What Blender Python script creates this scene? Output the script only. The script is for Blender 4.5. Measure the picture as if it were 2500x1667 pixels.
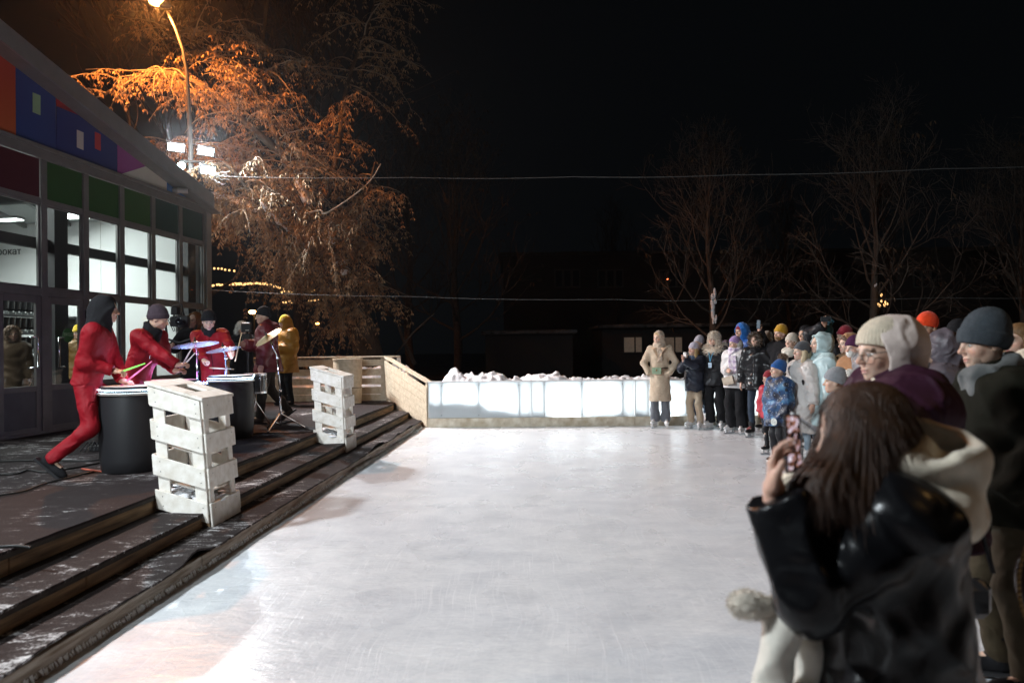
import bpy, math, random
import numpy as np
from mathutils import Vector, Matrix
for o in list(bpy.data.objects):
    bpy.data.objects.remove(o, do_unlink=True)
sc = bpy.context.scene
COL = sc.collection
PI = math.pi

# ------------------------------------------------------------------ camera
CAM = Vector((0.0, 0.0, 1.55)); FPX = 1667.0; ROLL = 0.012; PITCH = math.atan(11.5 / FPX)
_r = Vector((math.cos(ROLL), 0, -math.sin(ROLL)))
_f0 = Vector((0, math.cos(PITCH), math.sin(PITCH)))
_r = (_r - _f0 * _r.dot(_f0)).normalized()
_u = _r.cross(_f0).normalized()
cd = bpy.data.cameras.new('camera'); cam = bpy.data.objects.new('camera', cd); COL.objects.link(cam)
M = Matrix((( _r.x, _u.x, -_f0.x, CAM.x), (_r.y, _u.y, -_f0.y, CAM.y), (_r.z, _u.z, -_f0.z, CAM.z), (0, 0, 0, 1)))
cam.matrix_world = M
cd.sensor_width = 36.0; cd.lens = 36.0 * FPX / 2500.0
cd.clip_start = 0.05; cd.clip_end = 500
cd.dof.use_dof = True; cd.dof.focus_distance = 10.5; cd.dof.aperture_fstop = 2.0
sc.camera = cam

def ray(px, py):
    return _f0 + _r * ((px - 1250.0) / FPX) - _u * ((py - 833.5) / FPX)
def at_z(px, py, z=0.0):
    d = ray(px, py); return CAM + d * ((z - CAM.z) / d.z)
def at_y(px, py, Y):
    d = ray(px, py); return CAM + d * (Y / d.y)
def at_plane(px, py, p0, n):
    d = ray(px, py); return CAM + d * ((Vector(p0) - CAM).dot(n) / d.dot(n))

# ------------------------------------------------------------------ world and exposure
w = bpy.data.worlds.new("World"); sc.world = w; w.use_nodes = True
bg = w.node_tree.nodes['Background']; bg.inputs[0].default_value = (0.62, 0.8, 1.0, 1); bg.inputs[1].default_value = 0.0022
sc.view_settings.view_transform = 'Standard'; sc.view_settings.look = 'None'
sc.view_settings.exposure = 0.0; sc.view_settings.gamma = 1.0; sc.view_settings.use_curve_mapping = False
sc.cycles.use_denoising = True
try: sc.cycles.denoiser = 'OPENIMAGEDENOISE'
except Exception: pass
sc.cycles.max_bounces = 6; sc.cycles.transparent_max_bounces = 12
sc.cycles.sample_clamp_indirect = 4.0
sc.cycles.caustics_reflective = False; sc.cycles.caustics_refractive = False

# ------------------------------------------------------------------ lamps (each stands at a lamp built below)
FLOOD = Vector((-7.35, 15.6, 6.1)); SODIUM = Vector((-8.05, 15.6, 9.45))
FLOOD2 = Vector((-6.95, 1.5, 6.5)); SODIUM2 = Vector((7.0, 2.0, 6.8)); FLOOD3 = Vector((-4.6, -7.0, 5.6))
def lamp(name, kind, loc, power, color, radius=0.12, aim=None, spot=None, blend=0.5):
    l = bpy.data.lights.new(name, kind); l.energy = power; l.color = color
    o = bpy.data.objects.new(name, l); COL.objects.link(o); o.location = loc
    if kind != 'AREA': l.shadow_soft_size = radius
    if aim is not None:
        o.rotation_euler = (Vector(aim) - Vector(loc)).to_track_quat('-Z', 'Y').to_euler()
    if kind == 'SPOT': l.spot_size = math.radians(spot); l.spot_blend = blend
    return o
COOL = (0.86, 0.95, 1.0); ORANGE = (1.0, 0.33, 0.07)
lamp('flood_beam', 'SPOT', FLOOD + Vector((-.3, -.35, .25)), 2300, COOL, .12, (3.6, 9.4, 0), 86, .85)
lamp('flood_beam', 'SPOT', FLOOD + Vector((.35, -.35, .2)), 3000, COOL, .12, (6.0, 8.6, 0), 86, .85)
lamp('flood_beam', 'SPOT', FLOOD + Vector((.35, -.35, -.3)), 1500, COOL, .12, (3.0, 11.5, 0), 84, .8)
lamp('flood_spill', 'POINT', FLOOD + Vector((.45, -.45, -.1)), 140, COOL, .15)
lamp('sodium_glow', 'SPOT', SODIUM + Vector((.1, -.3, -.12)), 2600, ORANGE, .1, SODIUM + Vector((.1, -.7, -4)), 172, .25)
lamp('flood_beam', 'SPOT', FLOOD2 + Vector((.16, .05, -.10)), 3800, COOL, .30, (3.4, 7.4, 0), 96, .8)
lamp('stage_beam', 'SPOT', FLOOD3 + Vector((.02, .16, -.07)), 3600, COOL, .10, (-3.1, 5.4, .7), 24, .8)
lamp('sodium_glow', 'SPOT', SODIUM2 + Vector((0, 0, -.12)), 140, (1, .55, .18), .1, SODIUM2 + Vector((-.7, .3, -4)), 150, .4)

# ------------------------------------------------------------------ helpers
def tag(o, label=None, cat=None, group=None, kind=None):
    if label: o['label'] = label
    if cat: o['category'] = cat
    if group: o['group'] = group
    if kind: o['kind'] = kind
    return o
def thing(name, label, cat, loc=(0, 0, 0), group=None, rotz=0.0):
    o = bpy.data.objects.new(name, None); COL.objects.link(o)
    o.empty_display_size = .1; o.location = loc; o.rotation_euler = (0, 0, rotz)
    return tag(o, label, cat, group)
def copy_tree(o, parent=None):
    c = o.copy(); COL.objects.link(c)
    if parent is not None: c.parent = parent
    for ch in list(o.children): copy_tree(ch, c)
    return c
def unit(v):
    v = Vector(v); return v.normalized()
def np3(v): return np.array(v, dtype=np.float64)

def make_mesh(name, V, F, mats, smooth=False, fm=None):
    me = bpy.data.meshes.new(name)
    V = np.asarray(V, dtype=np.float32)
    if isinstance(F, np.ndarray):
        n, k = F.shape
        me.vertices.add(len(V)); me.vertices.foreach_set('co', V.ravel())
        me.loops.add(n * k); me.loops.foreach_set('vertex_index', F.astype(np.int32).ravel())
        me.polygons.add(n); me.polygons.foreach_set('loop_start', (np.arange(n) * k).astype(np.int32))
        me.update(calc_edges=True); me.validate()
    else:
        me.from_pydata(V.tolist(), [], F); me.update()
    for m in (mats if isinstance(mats, (list, tuple)) else [mats]):
        me.materials.append(m)
    if fm is not None and len(fm) == len(me.polygons):
        me.polygons.foreach_set('material_index', np.asarray(fm, dtype=np.int32))
    if smooth is True:
        me.polygons.foreach_set('use_smooth', np.ones(len(me.polygons), dtype=bool))
    elif smooth:
        try: me.set_sharp_from_angle(angle=math.radians(smooth)); 
        except Exception: pass
        me.polygons.foreach_set('use_smooth', np.ones(len(me.polygons), dtype=bool))
        try: me.set_sharp_from_angle(angle=math.radians(smooth))
        except Exception: pass
    me.update()
    return me

class MB:
    """collects shapes, then links them as one mesh object"""
    def __init__(s): s.V = []; s.F = []; s.fm = []; s.cur = 0
    def add(s, V, F):
        b = len(s.V); s.V.extend([tuple(v) for v in V]); s.F.extend([tuple(i + b for i in f) for f in F]); s.fm.extend([s.cur] * len(F)); return s
    def pbox(s, c, ax, ay, az, ch=0.0):
        """box with centre c and half-axis vectors; edges chamfered by ch metres"""
        c, ax, ay, az = np3(c), np3(ax), np3(ay), np3(az)
        L = [np.linalg.norm(a) for a in (ax, ay, az)]
        if np.dot(np.cross(ax, ay), az) < 0: ax = -ax
        A = [ax, ay, az]
        if ch <= 0 or min(L) <= ch * 1.01:
            V = [c + i * ax + j * ay + k * az for i in (-1, 1) for j in (-1, 1) for k in (-1, 1)]
            F = [(0, 1, 3, 2), (4, 6, 7, 5), (0, 4, 5, 1), (2, 3, 7, 6), (0, 2, 6, 4), (1, 5, 7, 3)]
            return s.add(V, F)
        V = []; idx = {}
        for i in (-1, 1):
            for j in (-1, 1):
                for k in (-1, 1):
                    sg = (i, j, k)
                    for m in range(3):
                        q = [sg[t] * (1.0 if t == m else 1.0 - ch / L[t]) for t in range(3)]
                        idx[(sg, m)] = len(V); V.append(c + q[0] * ax + q[1] * ay + q[2] * az)
        F = []
        def face(ids):
            P = [V[i] for i in ids]; n = np.cross(P[1] - P[0], P[2] - P[0])
            if np.dot(n, sum(P) / len(P) - c) < 0: ids = ids[::-1]
            F.append(tuple(ids))
        for m in range(3):
            a, b = [t for t in range(3) if t != m]
            for e in (-1, 1):
                ids = []
                for (p, q) in ((-1, -1), (1, -1), (1, 1), (-1, 1)):
                    sg = [0, 0, 0]; sg[m] = e; sg[a] = p; sg[b] = q; ids.append(idx[(tuple(sg), m)])
                face(ids)
            for p in (-1, 1):
                for q in (-1, 1):
                    s0 = [0, 0, 0]; s0[a] = p; s0[b] = q
                    s1 = list(s0); s0[m] = -1; s1[m] = 1; s0 = tuple(s0); s1 = tuple(s1)
                    face([idx[(s0, a)], idx[(s1, a)], idx[(s1, b)], idx[(s0, b)]])
        for i in (-1, 1):
            for j in (-1, 1):
                for k in (-1, 1):
                    face([idx[((i, j, k), 0)], idx[((i, j, k), 1)], idx[((i, j, k), 2)]])
        return s.add(V, F)
    def box(s, x0, x1, y0, y1, z0, z1, ch=0.0):
        return s.pbox(((x0 + x1) / 2, (y0 + y1) / 2, (z0 + z1) / 2), ((x1 - x0) / 2, 0, 0), (0, (y1 - y0) / 2, 0), (0, 0, (z1 - z0) / 2), ch)
    def beam(s, a, b, up, w, t, ch=0.0, ext=0.0):
        """plank from a to b; w across (along up x dir... up is the width direction), t thick"""
        a, b = Vector(a), Vector(b); d = (b - a); L = d.length; d.normalize()
        u = Vector(up); n = d.cross(u).normalized()
        return s.pbox((a + b) / 2, d * (L / 2 + ext), u * (w / 2), n * (t / 2), ch)
    def tube(s, pts, rad, n=8, cap=True):
        pts = [Vector(p) for p in pts]; m = len(pts)
        R = rad if isinstance(rad, (list, tuple)) else [rad] * m
        V = []; F = []
        t0 = (pts[1] - pts[0]).normalized()
        ref = Vector((0, 0, 1)) if abs(t0.z) < .9 else Vector((1, 0, 0))
        u = t0.cross(ref).normalized()
        for i, p in enumerate(pts):
            t = (pts[min(i + 1, m - 1)] - pts[max(i - 1, 0)])
            if t.length < 1e-9: t = t0
            t.normalize(); u = (u - t * u.dot(t))
            if u.length < 1e-6: u = t.cross(Vector((.3, .5, .8)))
            u.normalize(); v = t.cross(u)
            for k in range(n):
                a = 2 * PI * k / n; V.append(p + (u * math.cos(a) + v * math.sin(a)) * R[i])
        for i in range(m - 1):
            for k in range(n):
                k2 = (k + 1) % n; F.append((i * n + k, i * n + k2, (i + 1) * n + k2, (i + 1) * n + k))
        if cap:
            F.append(tuple(range(n))[::-1]); F.append(tuple((m - 1) * n + k for k in range(n)))
        return s.add(V, F)
    def lathe(s, prof, n=32, c=(0, 0, 0), axis=(0, 0, 1), arc=None):
        c = Vector(c); ax = Vector(axis).normalized()
        ref = Vector((1, 0, 0)) if abs(ax.x) < .9 else Vector((0, 1, 0))
        u = (ref - ax * ref.dot(ax)).normalized(); v = ax.cross(u)
        V = []; F = []; m = len(prof)
        for (r, h) in prof:
            for k in range(n):
                a = 2 * PI * k / n; V.append(c + ax * h + (u * math.cos(a) + v * math.sin(a)) * max(r, 1e-5))
        for i in range(m - 1):
            for k in range(n):
                k2 = (k + 1) % n; F.append((i * n + k, i * n + k2, (i + 1) * n + k2, (i + 1) * n + k))
        return s.add(V, F)
    def prism(s, poly, off):
        """closed prism over a planar polygon (list of 3D points), pushed by vector off"""
        P = [Vector(p) for p in poly]; n = len(P); off = Vector(off)
        N = Vector((0, 0, 0))
        for i in range(n): N += P[i].cross(P[(i + 1) % n])
        if N.dot(off) > 0: P = P[::-1]
        V = P + [p + off for p in P]
        F = [tuple(range(n)), tuple(range(2 * n - 1, n - 1, -1))]
        for i in range(n):
            j = (i + 1) % n; F.append((i, i + n, j + n, j))
        return s.add(V, F)
    def ball(s, c, r, nu=12, nv=8):
        c = Vector(c); rx, ry, rz = r if isinstance(r, (tuple, list)) else (r, r, r)
        V = [c + Vector((0, 0, -rz))]; F = []
        for j in range(1, nv):
            t = PI * j / nv - PI / 2
            for i in range(nu):
                a = 2 * PI * i / nu; V.append(c + Vector((rx * math.cos(t) * math.cos(a), ry * math.cos(t) * math.sin(a), rz * math.sin(t))))
        V.append(c + Vector((0, 0, rz))); T = len(V) - 1
        for i in range(nu):
            F.append((0, 1 + (i + 1) % nu, 1 + i)); F.append((T, 1 + (nv - 2) * nu + i, 1 + (nv - 2) * nu + (i + 1) % nu))
        for j in range(nv - 2):
            for i in range(nu):
                i2 = (i + 1) % nu; F.append((1 + j * nu + i, 1 + j * nu + i2, 1 + (j + 1) * nu + i2, 1 + (j + 1) * nu + i))
        return s.add(V, F)
    def build(s, name, mat, parent=None, smooth=False, loc=None):
        off = np.array(parent.get('_o', (0, 0, 0)) if parent is not None else (0, 0, 0))
        if loc is not None: off = np3(loc)
        V = np.array(s.V, dtype=np.float64) - off
        me = make_mesh(name, V, s.F, mat, smooth, s.fm)
        o = bpy.data.objects.new(name, me); COL.objects.link(o)
        if parent is not None: o.parent = parent
        elif loc is not None: o.location = loc
        return o
def wthing(name, label, cat, loc, group=None):
    """thing whose parts are given in world coordinates"""
    o = thing(name, label, cat, loc, group); o['_o'] = tuple(loc); return o
def sub(o, parent):
    o['_o'] = tuple(parent.get('_o', (0, 0, 0))); return o

# ------------------------------------------------------------------ materials
def nodes(m): return m.node_tree.nodes, m.node_tree.links
def mat(name, col, rough=.6, spec=.4, metal=0.0, var=.0, vscale=8.0, bump=0.0, bscale=60.0, sheen=0.0, coat=0.0, stretch=None, dirt=None, emit=None, estr=0.0, detail=4.0):
    m = bpy.data.materials.new(name); m.use_nodes = True; N, L = nodes(m); b = N['Principled BSDF']
    c = (*col, 1) if len(col) == 3 else col
    b.inputs['Base Color'].default_value = c; b.inputs['Roughness'].default_value = rough
    b.inputs['Specular IOR Level'].default_value = spec; b.inputs['Metallic'].default_value = metal
    if sheen: b.inputs['Sheen Weight'].default_value = sheen; b.inputs['Sheen Roughness'].default_value = .5
    if coat: b.inputs['Coat Weight'].default_value = coat; b.inputs['Coat Roughness'].default_value = .15
    if emit: b.inputs['Emission Color'].default_value = (*emit, 1); b.inputs['Emission Strength'].default_value = estr
    if var or bump or dirt:
        tc = N.new('ShaderNodeTexCoord'); mp = N.new('ShaderNodeMapping'); L.new(tc.outputs['Object'], mp.inputs['Vector'])
        if stretch: mp.inputs['Scale'].default_value = stretch
    if var or dirt:
        n = N.new('ShaderNodeTexNoise'); n.inputs['Scale'].default_value = vscale; n.inputs['Detail'].default_value = detail; L.new(mp.outputs[0], n.inputs['Vector'])
        r = N.new('ShaderNodeValToRGB'); L.new(n.outputs['Fac'], r.inputs['Fac'])
        r.color_ramp.elements[0].position = .3; r.color_ramp.elements[1].position = .7
        d = dirt if dirt else tuple(x * (1 - var) for x in col)
        r.color_ramp.elements[0].color = (*d[:3], 1); r.color_ramp.elements[1].color = (*[min(1, x * (1 + var * .5)) for x in col[:3]], 1)
        L.new(r.outputs[0], b.inputs['Base Color'])
    if bump:
        n2 = N.new('ShaderNodeTexNoise'); n2.inputs['Scale'].default_value = bscale; n2.inputs['Detail'].default_value = 5; L.new(mp.outputs[0], n2.inputs['Vector'])
        bp = N.new('ShaderNodeBump'); bp.inputs['Strength'].default_value = bump; bp.inputs['Distance'].default_value = .01
        L.new(n2.outputs['Fac'], bp.inputs['Height']); L.new(bp.outputs[0], b.inputs['Normal'])
    return m
def emis(name, col, s):
    m = bpy.data.materials.new(name); m.use_nodes = True; N, L = nodes(m); N.remove(N['Principled BSDF'])
    e = N.new('ShaderNodeEmission'); e.inputs[0].default_value = (*col, 1); e.inputs[1].default_value = s
    L.new(e.outputs[0], N['Material Output'].inputs[0]); return m
def glass_mat(name, tint=(.9, .93, .93), refl=1.45):
    m = bpy.data.materials.new(name); m.use_nodes = True; N, L = nodes(m); N.remove(N['Principled BSDF'])
    t = N.new('ShaderNodeBsdfTransparent'); t.inputs[0].default_value = (*tint, 1)
    g = N.new('ShaderNodeBsdfGlossy'); g.inputs['Roughness'].default_value = .02
    f0 = N.new('ShaderNodeFresnel'); f0.inputs[0].default_value = refl; ge = N.new('ShaderNodeNewGeometry'); f = N.new('ShaderNodeMix'); L.new(ge.outputs['Backfacing'], f.inputs[0]); L.new(f0.outputs[0], f.inputs[2]); f.inputs[3].default_value = 0.0
    mx = N.new('ShaderNodeMixShader'); L.new(f.outputs[0], mx.inputs[0]); L.new(t.outputs[0], mx.inputs[1]); L.new(g.outputs[0], mx.inputs[2])
    L.new(mx.outputs[0], N['Material Output'].inputs[0]); return m
# ================================================================== materials of the place
rng = random.Random(7)
def wood_white(name, col, dirt, sc_=(3, 3, 3)):
    return mat(name, col, rough=.62, spec=.3, var=.1, vscale=5, bump=.12, bscale=14, stretch=sc_, dirt=dirt)
W_PAINT = wood_white('white_painted_wood', (.82, .79, .74), (.68, .63, .55))
W_PAINT2 = wood_white('fence_paint', (.66, .55, .42), (.54, .43, .31))
W_RAW = mat('raw_timber', (.30, .20, .11), rough=.75, spec=.2, var=.5, vscale=4, bump=.5, bscale=30, stretch=(4, .6, 8), dirt=(.12, .08, .05))
W_DARK = mat('tread_edge', (.05, .04, .033), rough=.8, var=.4, vscale=8, bump=.4)
STEEL_GREY = mat('grey_aluminium', (.19, .185, .18), rough=.45, spec=.4, metal=.15, var=.12, vscale=6)
STEEL_LIGHT = mat('light_aluminium', (.24, .245, .245), rough=.4, metal=.25, var=.1, vscale=5)
DOOR_PANEL = mat('door_panel_grey', (.115, .12, .13), rough=.5, var=.15, vscale=4)
CHROME = mat('chrome', (.75, .77, .8), rough=.15, metal=1.0)
BLACK_METAL = mat('black_metal', (.02, .02, .022), rough=.4, spec=.5)
BLACK_PLASTIC = mat('black_plastic', (.018, .018, .02), rough=.42, spec=.5, bump=.1, bscale=90)
SNOW = mat('snow', (.84, .85, .88), rough=.75, spec=.25, bump=.8, bscale=16, var=.06, vscale=3)
GROUND = mat('dark_ground', (.045, .042, .04), rough=.9, var=.4, vscale=.6, dirt=(.14, .14, .15))
INT_WALL = mat('interior_wall', (.78, .79, .78), rough=.6, var=.03, vscale=2)
INT_DARK = mat('interior_steel', (.045, .045, .047), rough=.5)
INT_SOFFIT = mat('interior_soffit', (.05, .042, .036), rough=.6)
GLASS = glass_mat('window_glass')

def ice_material():
    m = bpy.data.materials.new('scraped_ice'); m.use_nodes = True; N, L = nodes(m); b = N['Principled BSDF']
    tc = N.new('ShaderNodeTexCoord')
    def noise(scale, det=4, stretch=None, dist=0.0, rot=0):
        mp = N.new('ShaderNodeMapping'); L.new(tc.outputs['Object'], mp.inputs['Vector'])
        if stretch: mp.inputs['Scale'].default_value = stretch
        mp.inputs['Rotation'].default_value = (0, 0, rot)
        n = N.new('ShaderNodeTexNoise'); n.inputs['Scale'].default_value = scale; n.inputs['Detail'].default_value = det; n.inputs['Distortion'].default_value = dist
        L.new(mp.outputs[0], n.inputs['Vector']); return n.outputs['Fac']
    def ramp(src, p0, p1, c0, c1):
        r = N.new('ShaderNodeValToRGB'); L.new(src, r.inputs['Fac']); e = r.color_ramp.elements
        e[0].position = p0; e[1].position = p1; e[0].color = (*c0, 1); e[1].color = (*c1, 1); return r.outputs['Color']
    def mix(fac, a, bb, mode='MIX'):
        x = N.new('ShaderNodeMix'); x.data_type = 'RGBA'; x.blend_type = mode
        if isinstance(fac, (int, float)): x.inputs[0].default_value = fac
        else: L.new(fac, x.inputs[0])
        L.new(a, x.inputs[6]); L.new(bb, x.inputs[7]); return x.outputs[2]
    def math_(op, a, bv):
        x = N.new('ShaderNodeMath'); x.operation = op
        if hasattr(a, 'is_linked'): L.new(a, x.inputs[0])
        else: x.inputs[0].default_value = a
        if hasattr(bv, 'is_linked'): L.new(bv, x.inputs[1])
        else: x.inputs[1].default_value = bv
        return x.outputs[0]
    # long thin skate strokes: strongly stretched noise, bent by a slow warp, in bundles of different directions
    wn = N.new('ShaderNodeTexNoise'); wn.inputs['Scale'].default_value = .55; wn.inputs['Detail'].default_value = 2; L.new(tc.outputs['Object'], wn.inputs['Vector'])
    wv = N.new('ShaderNodeVectorMath'); wv.operation = 'MULTIPLY_ADD'; L.new(wn.outputs['Color'], wv.inputs[0]); wv.inputs[1].default_value = (.45, .45, 0); L.new(tc.outputs['Object'], wv.inputs[2])
    def strokes(scale, rot, off, lo=.675, hi=.72, asp=.022):
        mp = N.new('ShaderNodeMapping'); L.new(wv.outputs[0], mp.inputs['Vector']); mp.inputs['Rotation'].default_value = (0, 0, rot); mp.inputs['Location'].default_value = (off, off * .7, 0); mp.inputs['Scale'].default_value = (1, asp, 1)
        n = N.new('ShaderNodeTexNoise'); n.inputs['Scale'].default_value = scale; n.inputs['Detail'].default_value = 1.0; L.new(mp.outputs[0], n.inputs['Vector'])
        x = N.new('ShaderNodeMapRange'); L.new(n.outputs['Fac'], x.inputs[0]); x.inputs[1].default_value = lo; x.inputs[2].default_value = hi; return x.outputs[0]
    s = strokes(52, .3, 1)
    for (sc_, ro, of) in ((60, 1.2, 4), (47, -.5, 9), (66, 2.1, 15), (55, -1.1, 22), (70, .8, 31), (62, 1.65, 40)): s = math_('MAXIMUM', s, strokes(sc_, ro, of))
    gate = ramp(noise(1.6, 5), .36, .66, (.1, .1, .1), (1, 1, 1))
    s = math_('MULTIPLY', s, gate)
    frost = ramp(noise(2.4, 10, (1, 1.6, 1), .6), .25, .78, (.67, .68, .695), (.89, .89, .885))
    blot = ramp(noise(.55, 3), .35, .7, (.92, .925, .95), (1, 1, 1))
    fine = ramp(noise(13, 8, (1, 3.4, 1), 1.6, .3), .3, .68, (.82, .83, .855), (1, 1, 1))
    c = mix(1.0, mix(1.0, frost, blot, 'MULTIPLY'), fine, 'MULTIPLY')
    white = N.new('ShaderNodeRGB'); white.outputs[0].default_value = (.9, .9, .92, 1)
    c = mix(math_('MULTIPLY', s, .42), c, white.outputs[0])
    L.new(c, b.inputs['Base Color'])
    rr = ramp(noise(2.2, 8, (1.0, .6, 1), .8), .2, .8, (.19, .19, .19), (.40, .40, .40))
    L.new(rr, b.inputs['Roughness']); b.inputs['Specular IOR Level'].default_value = .5
    h = math_('ADD', math_('MULTIPLY', noise(9, 6, (.7, 1.3, 1), .8), .7), math_('MULTIPLY', s, .06))
    h = math_('ADD', h, math_('MULTIPLY', noise(55, 3), .12))
    bp = N.new('ShaderNodeBump'); bp.inputs['Strength'].default_value = .28; bp.inputs['Distance'].default_value = .02
    L.new(h, bp.inputs['Height']); L.new(bp.outputs[0], b.inputs['Normal'])
    return m

def mat_frosted(name, base=(.035, .03, .03), amt=.5, sx=(1, 1, 1)):
    """dark rubber matting scuffed with trodden snow"""
    m = bpy.data.materials.new(name); m.use_nodes = True; N, L = nodes(m); b = N['Principled BSDF']
    tc = N.new('ShaderNodeTexCoord')
    def noise(scale, det, st=(1, 1, 1), dist=0):
        mp = N.new('ShaderNodeMapping'); mp.inputs['Scale'].default_value = st; L.new(tc.outputs['Object'], mp.inputs['Vector'])
        n = N.new('ShaderNodeTexNoise'); n.inputs['Scale'].default_value = scale; n.inputs['Detail'].default_value = det; n.inputs['Distortion'].default_value = dist; L.new(mp.outputs[0], n.inputs['Vector']); return n.outputs['Fac']
    a = N.new('ShaderNodeMath'); a.operation = 'MULTIPLY_ADD'; L.new(noise(1.3, 2), a.inputs[0]); a.inputs[1].default_value = .5; 
    t = N.new('ShaderNodeMath'); t.operation = 'MULTIPLY_ADD'; L.new(noise(7, 8, (1, 2.2, 1), .8), t.inputs[0]); t.inputs[1].default_value = .55; 
    g = N.new('ShaderNodeMath'); g.operation = 'MULTIPLY'; L.new(noise(70, 3), g.inputs[0]); g.inputs[1].default_value = .28
    L.new(g.outputs[0], t.inputs[2]); L.new(t.outputs[0], a.inputs[2])
    r = N.new('ShaderNodeValToRGB'); L.new(a.outputs[0], r.inputs['Fac']); e = r.color_ramp.elements
    e[0].position = .74 - .16 * amt; e[1].position = .90 - .10 * amt; e[0].color = (*base, 1); e[1].color = (.6, .58, .58, 1); q9 = e.new(.80 - .14 * amt); q9.color = (base[0] * 1.7 + .008, base[1] * 1.7 + .008, base[2] * 1.7 + .008, 1)
    L.new(r.outputs[0], b.inputs['Base Color']); b.inputs['Roughness'].default_value = .85; b.inputs['Specular IOR Level'].default_value = .15
    bp = N.new('ShaderNodeBump'); bp.inputs['Strength'].default_value = .5; bp.inputs['Distance'].default_value = .01; L.new(noise(85, 3), bp.inputs['Height']); L.new(bp.outputs[0], b.inputs['Normal'])
    return m
MAT_DECK = mat_frosted('rubber_deck_mat', (.026, .019, .019), amt=.26); MAT_TREAD = mat_frosted('rubber_tread_mat', (.03, .023, .022), amt=.42)

# ================================================================== ground, rink, steps
def sheet(name, x0, x1, y0, y1, z, m, nx=2, ny=2):
    xs = np.linspace(x0, x1, nx); ys = np.linspace(y0, y1, ny)
    V = [(x, y, z) for y in ys for x in xs]; F = [(j * nx + i, j * nx + i + 1, (j + 1) * nx + i + 1, (j + 1) * nx + i) for j in range(ny - 1) for i in range(nx - 1)]
    o = MB().add(V, F).build(name, m); tag(o, kind='structure'); return o
sheet('ground', -120, 120, -60, 160, -.03, GROUND)
SM = .047   # the steps run away from the camera, drifting to +x by this much per metre
def stepx(x0, y0, y): return x0 + SM * (y - y0)
CURB = (-2.24, 3.66); STEP = (-2.5, 5.46); DECK = (-2.88, 5.55)
Y0, Y1 = -1.0, 14.2
ice = MB().add([(stepx(*CURB, -4) - .1, -4, 0), (12, -4, 0), (12, 13.3, 0), (stepx(*CURB, 13.3) - .1, 13.5, 0)], [(0, 1, 2, 3)]).build('ice_rink', ice_material())
tag(ice, kind='structure')

def run_strip(edge, wdt, z, th, ya, yb, n, wob=0.0, curl=()):
    """a long mat strip whose front edge follows edge; the edge wavers, curls lift it locally"""
    V = []; F = []; r = random.Random(int(edge[0] * 100)); m = 6
    for i in range(n + 1):
        y = ya + (yb - ya) * i / n; xe = stepx(*edge, y) + wob * (math.sin(y * 3.1) * .5 + math.sin(y * 7.7 + 1) * .3 + r.uniform(-.4, .4))
        for k in range(m):
            t = k / (m - 1); x = xe - wdt * (1 - t); zz = z + th + r.uniform(-.0015, .0015) + .004 * math.sin(y * 2.3 + k)
            for (cy, cw, chh) in curl:
                q = math.exp(-((y - cy) / cw) ** 2); zz += chh * q * t ** 2.2; x -= .3 * chh * q * t
            V.append((x, y, zz))
        V.append((V[-1][0], y, V[-1][2] - max(th, .006)))
    s = m + 1
    for i in range(n):
        for k in range(m):
            F.append((i * s + k, i * s + k + 1, (i + 1) * s + k + 1, (i + 1) * s + k))
    return V, F
steps = wthing('wooden_steps', 'low timber steps with frosted rubber treads leading from the drum deck down to the ice', 'steps', (-2.6, 6, 0))
# riser boards, one object per board
def riser(edge, z0, z1, lens, name='riser_board', m=W_RAW):
    y = Y0; k = 0
    while y < Y1:
        y2 = min(Y1, y + lens[k % len(lens)]); k += 1
        a = Vector((stepx(*edge, y + .004) - .02, y + .004, (z0 + z1) / 2)); b = Vector((stepx(*edge, y2 - .004) - .02 + rng.uniform(-.003, .003), y2 - .004, (z0 + z1) / 2))
        MB().beam(a, b, (0, 0, 1), z1 - z0, .035, .004).build(name, m, steps); y = y2
CURB_M = mat('frosted_kerb_timber', (.36, .31, .26), .8, .2, var=.4, vscale=5, bump=.8, bscale=26, stretch=(3, .7, 6), dirt=(.15, .10, .065))
riser(CURB, -.005, .108, (3.1, 2.7, 3.3, 2.4), m=CURB_M); riser(STEP, .122, .232, (2.2, 2.9, 2.5, 3.0)); riser(DECK, .252, .378, (2.6, 2.4, 3.2, 2.1))
tb = MB(); tb.box(-3.6, -2.55, Y0, Y1, .0, .10)
def tread(edge, wdt, z, wob, curl, name):
    V, F = run_strip(edge, wdt, z, .014, Y0, Y1, 260, wob, curl); o = MB().add(V, F).build(name, [MAT_TREAD], steps, smooth=40); return o
tread((CURB[0] + .006, CURB[1]), .42, .11, .012, ((4.72, .16, .05), (9.9, .35, .05), (3.35, .2, .02), (12.2, .3, .03), (11.2, .15, .03)), 'tread')
tread((STEP[0] + .012, STEP[1]), .46, .234, .003, (), 'tread')
# dark nosing strips
for e, z in ((STEP, .222), (DECK, .368)):
    MB().beam((stepx(*e, Y0) + .004, Y0, z), (stepx(*e, Y1) + .004, Y1, z), (0, 0, 1), .03, .012, .002).build('nosing', W_DARK, steps)
dk = MB(); V, F = run_strip((DECK[0] + .015, DECK[1]), 9.5, .382, .018, Y0, 15.2, 120, .003); dk.add(V, F)
deck = dk.build('deck_floor', MAT_DECK); tag(deck, kind='structure')
deck_under = MB(); deck_under.prism([(stepx(*DECK, Y0) - .05, Y0, .0), (stepx(*DECK, 15.2) - .05, 15.2, .0), (-14, 15.2, .0), (-14, Y0, .0)], (0, 0, .37))
tag(deck_under.build('deck_base', W_DARK), kind='structure')
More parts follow.
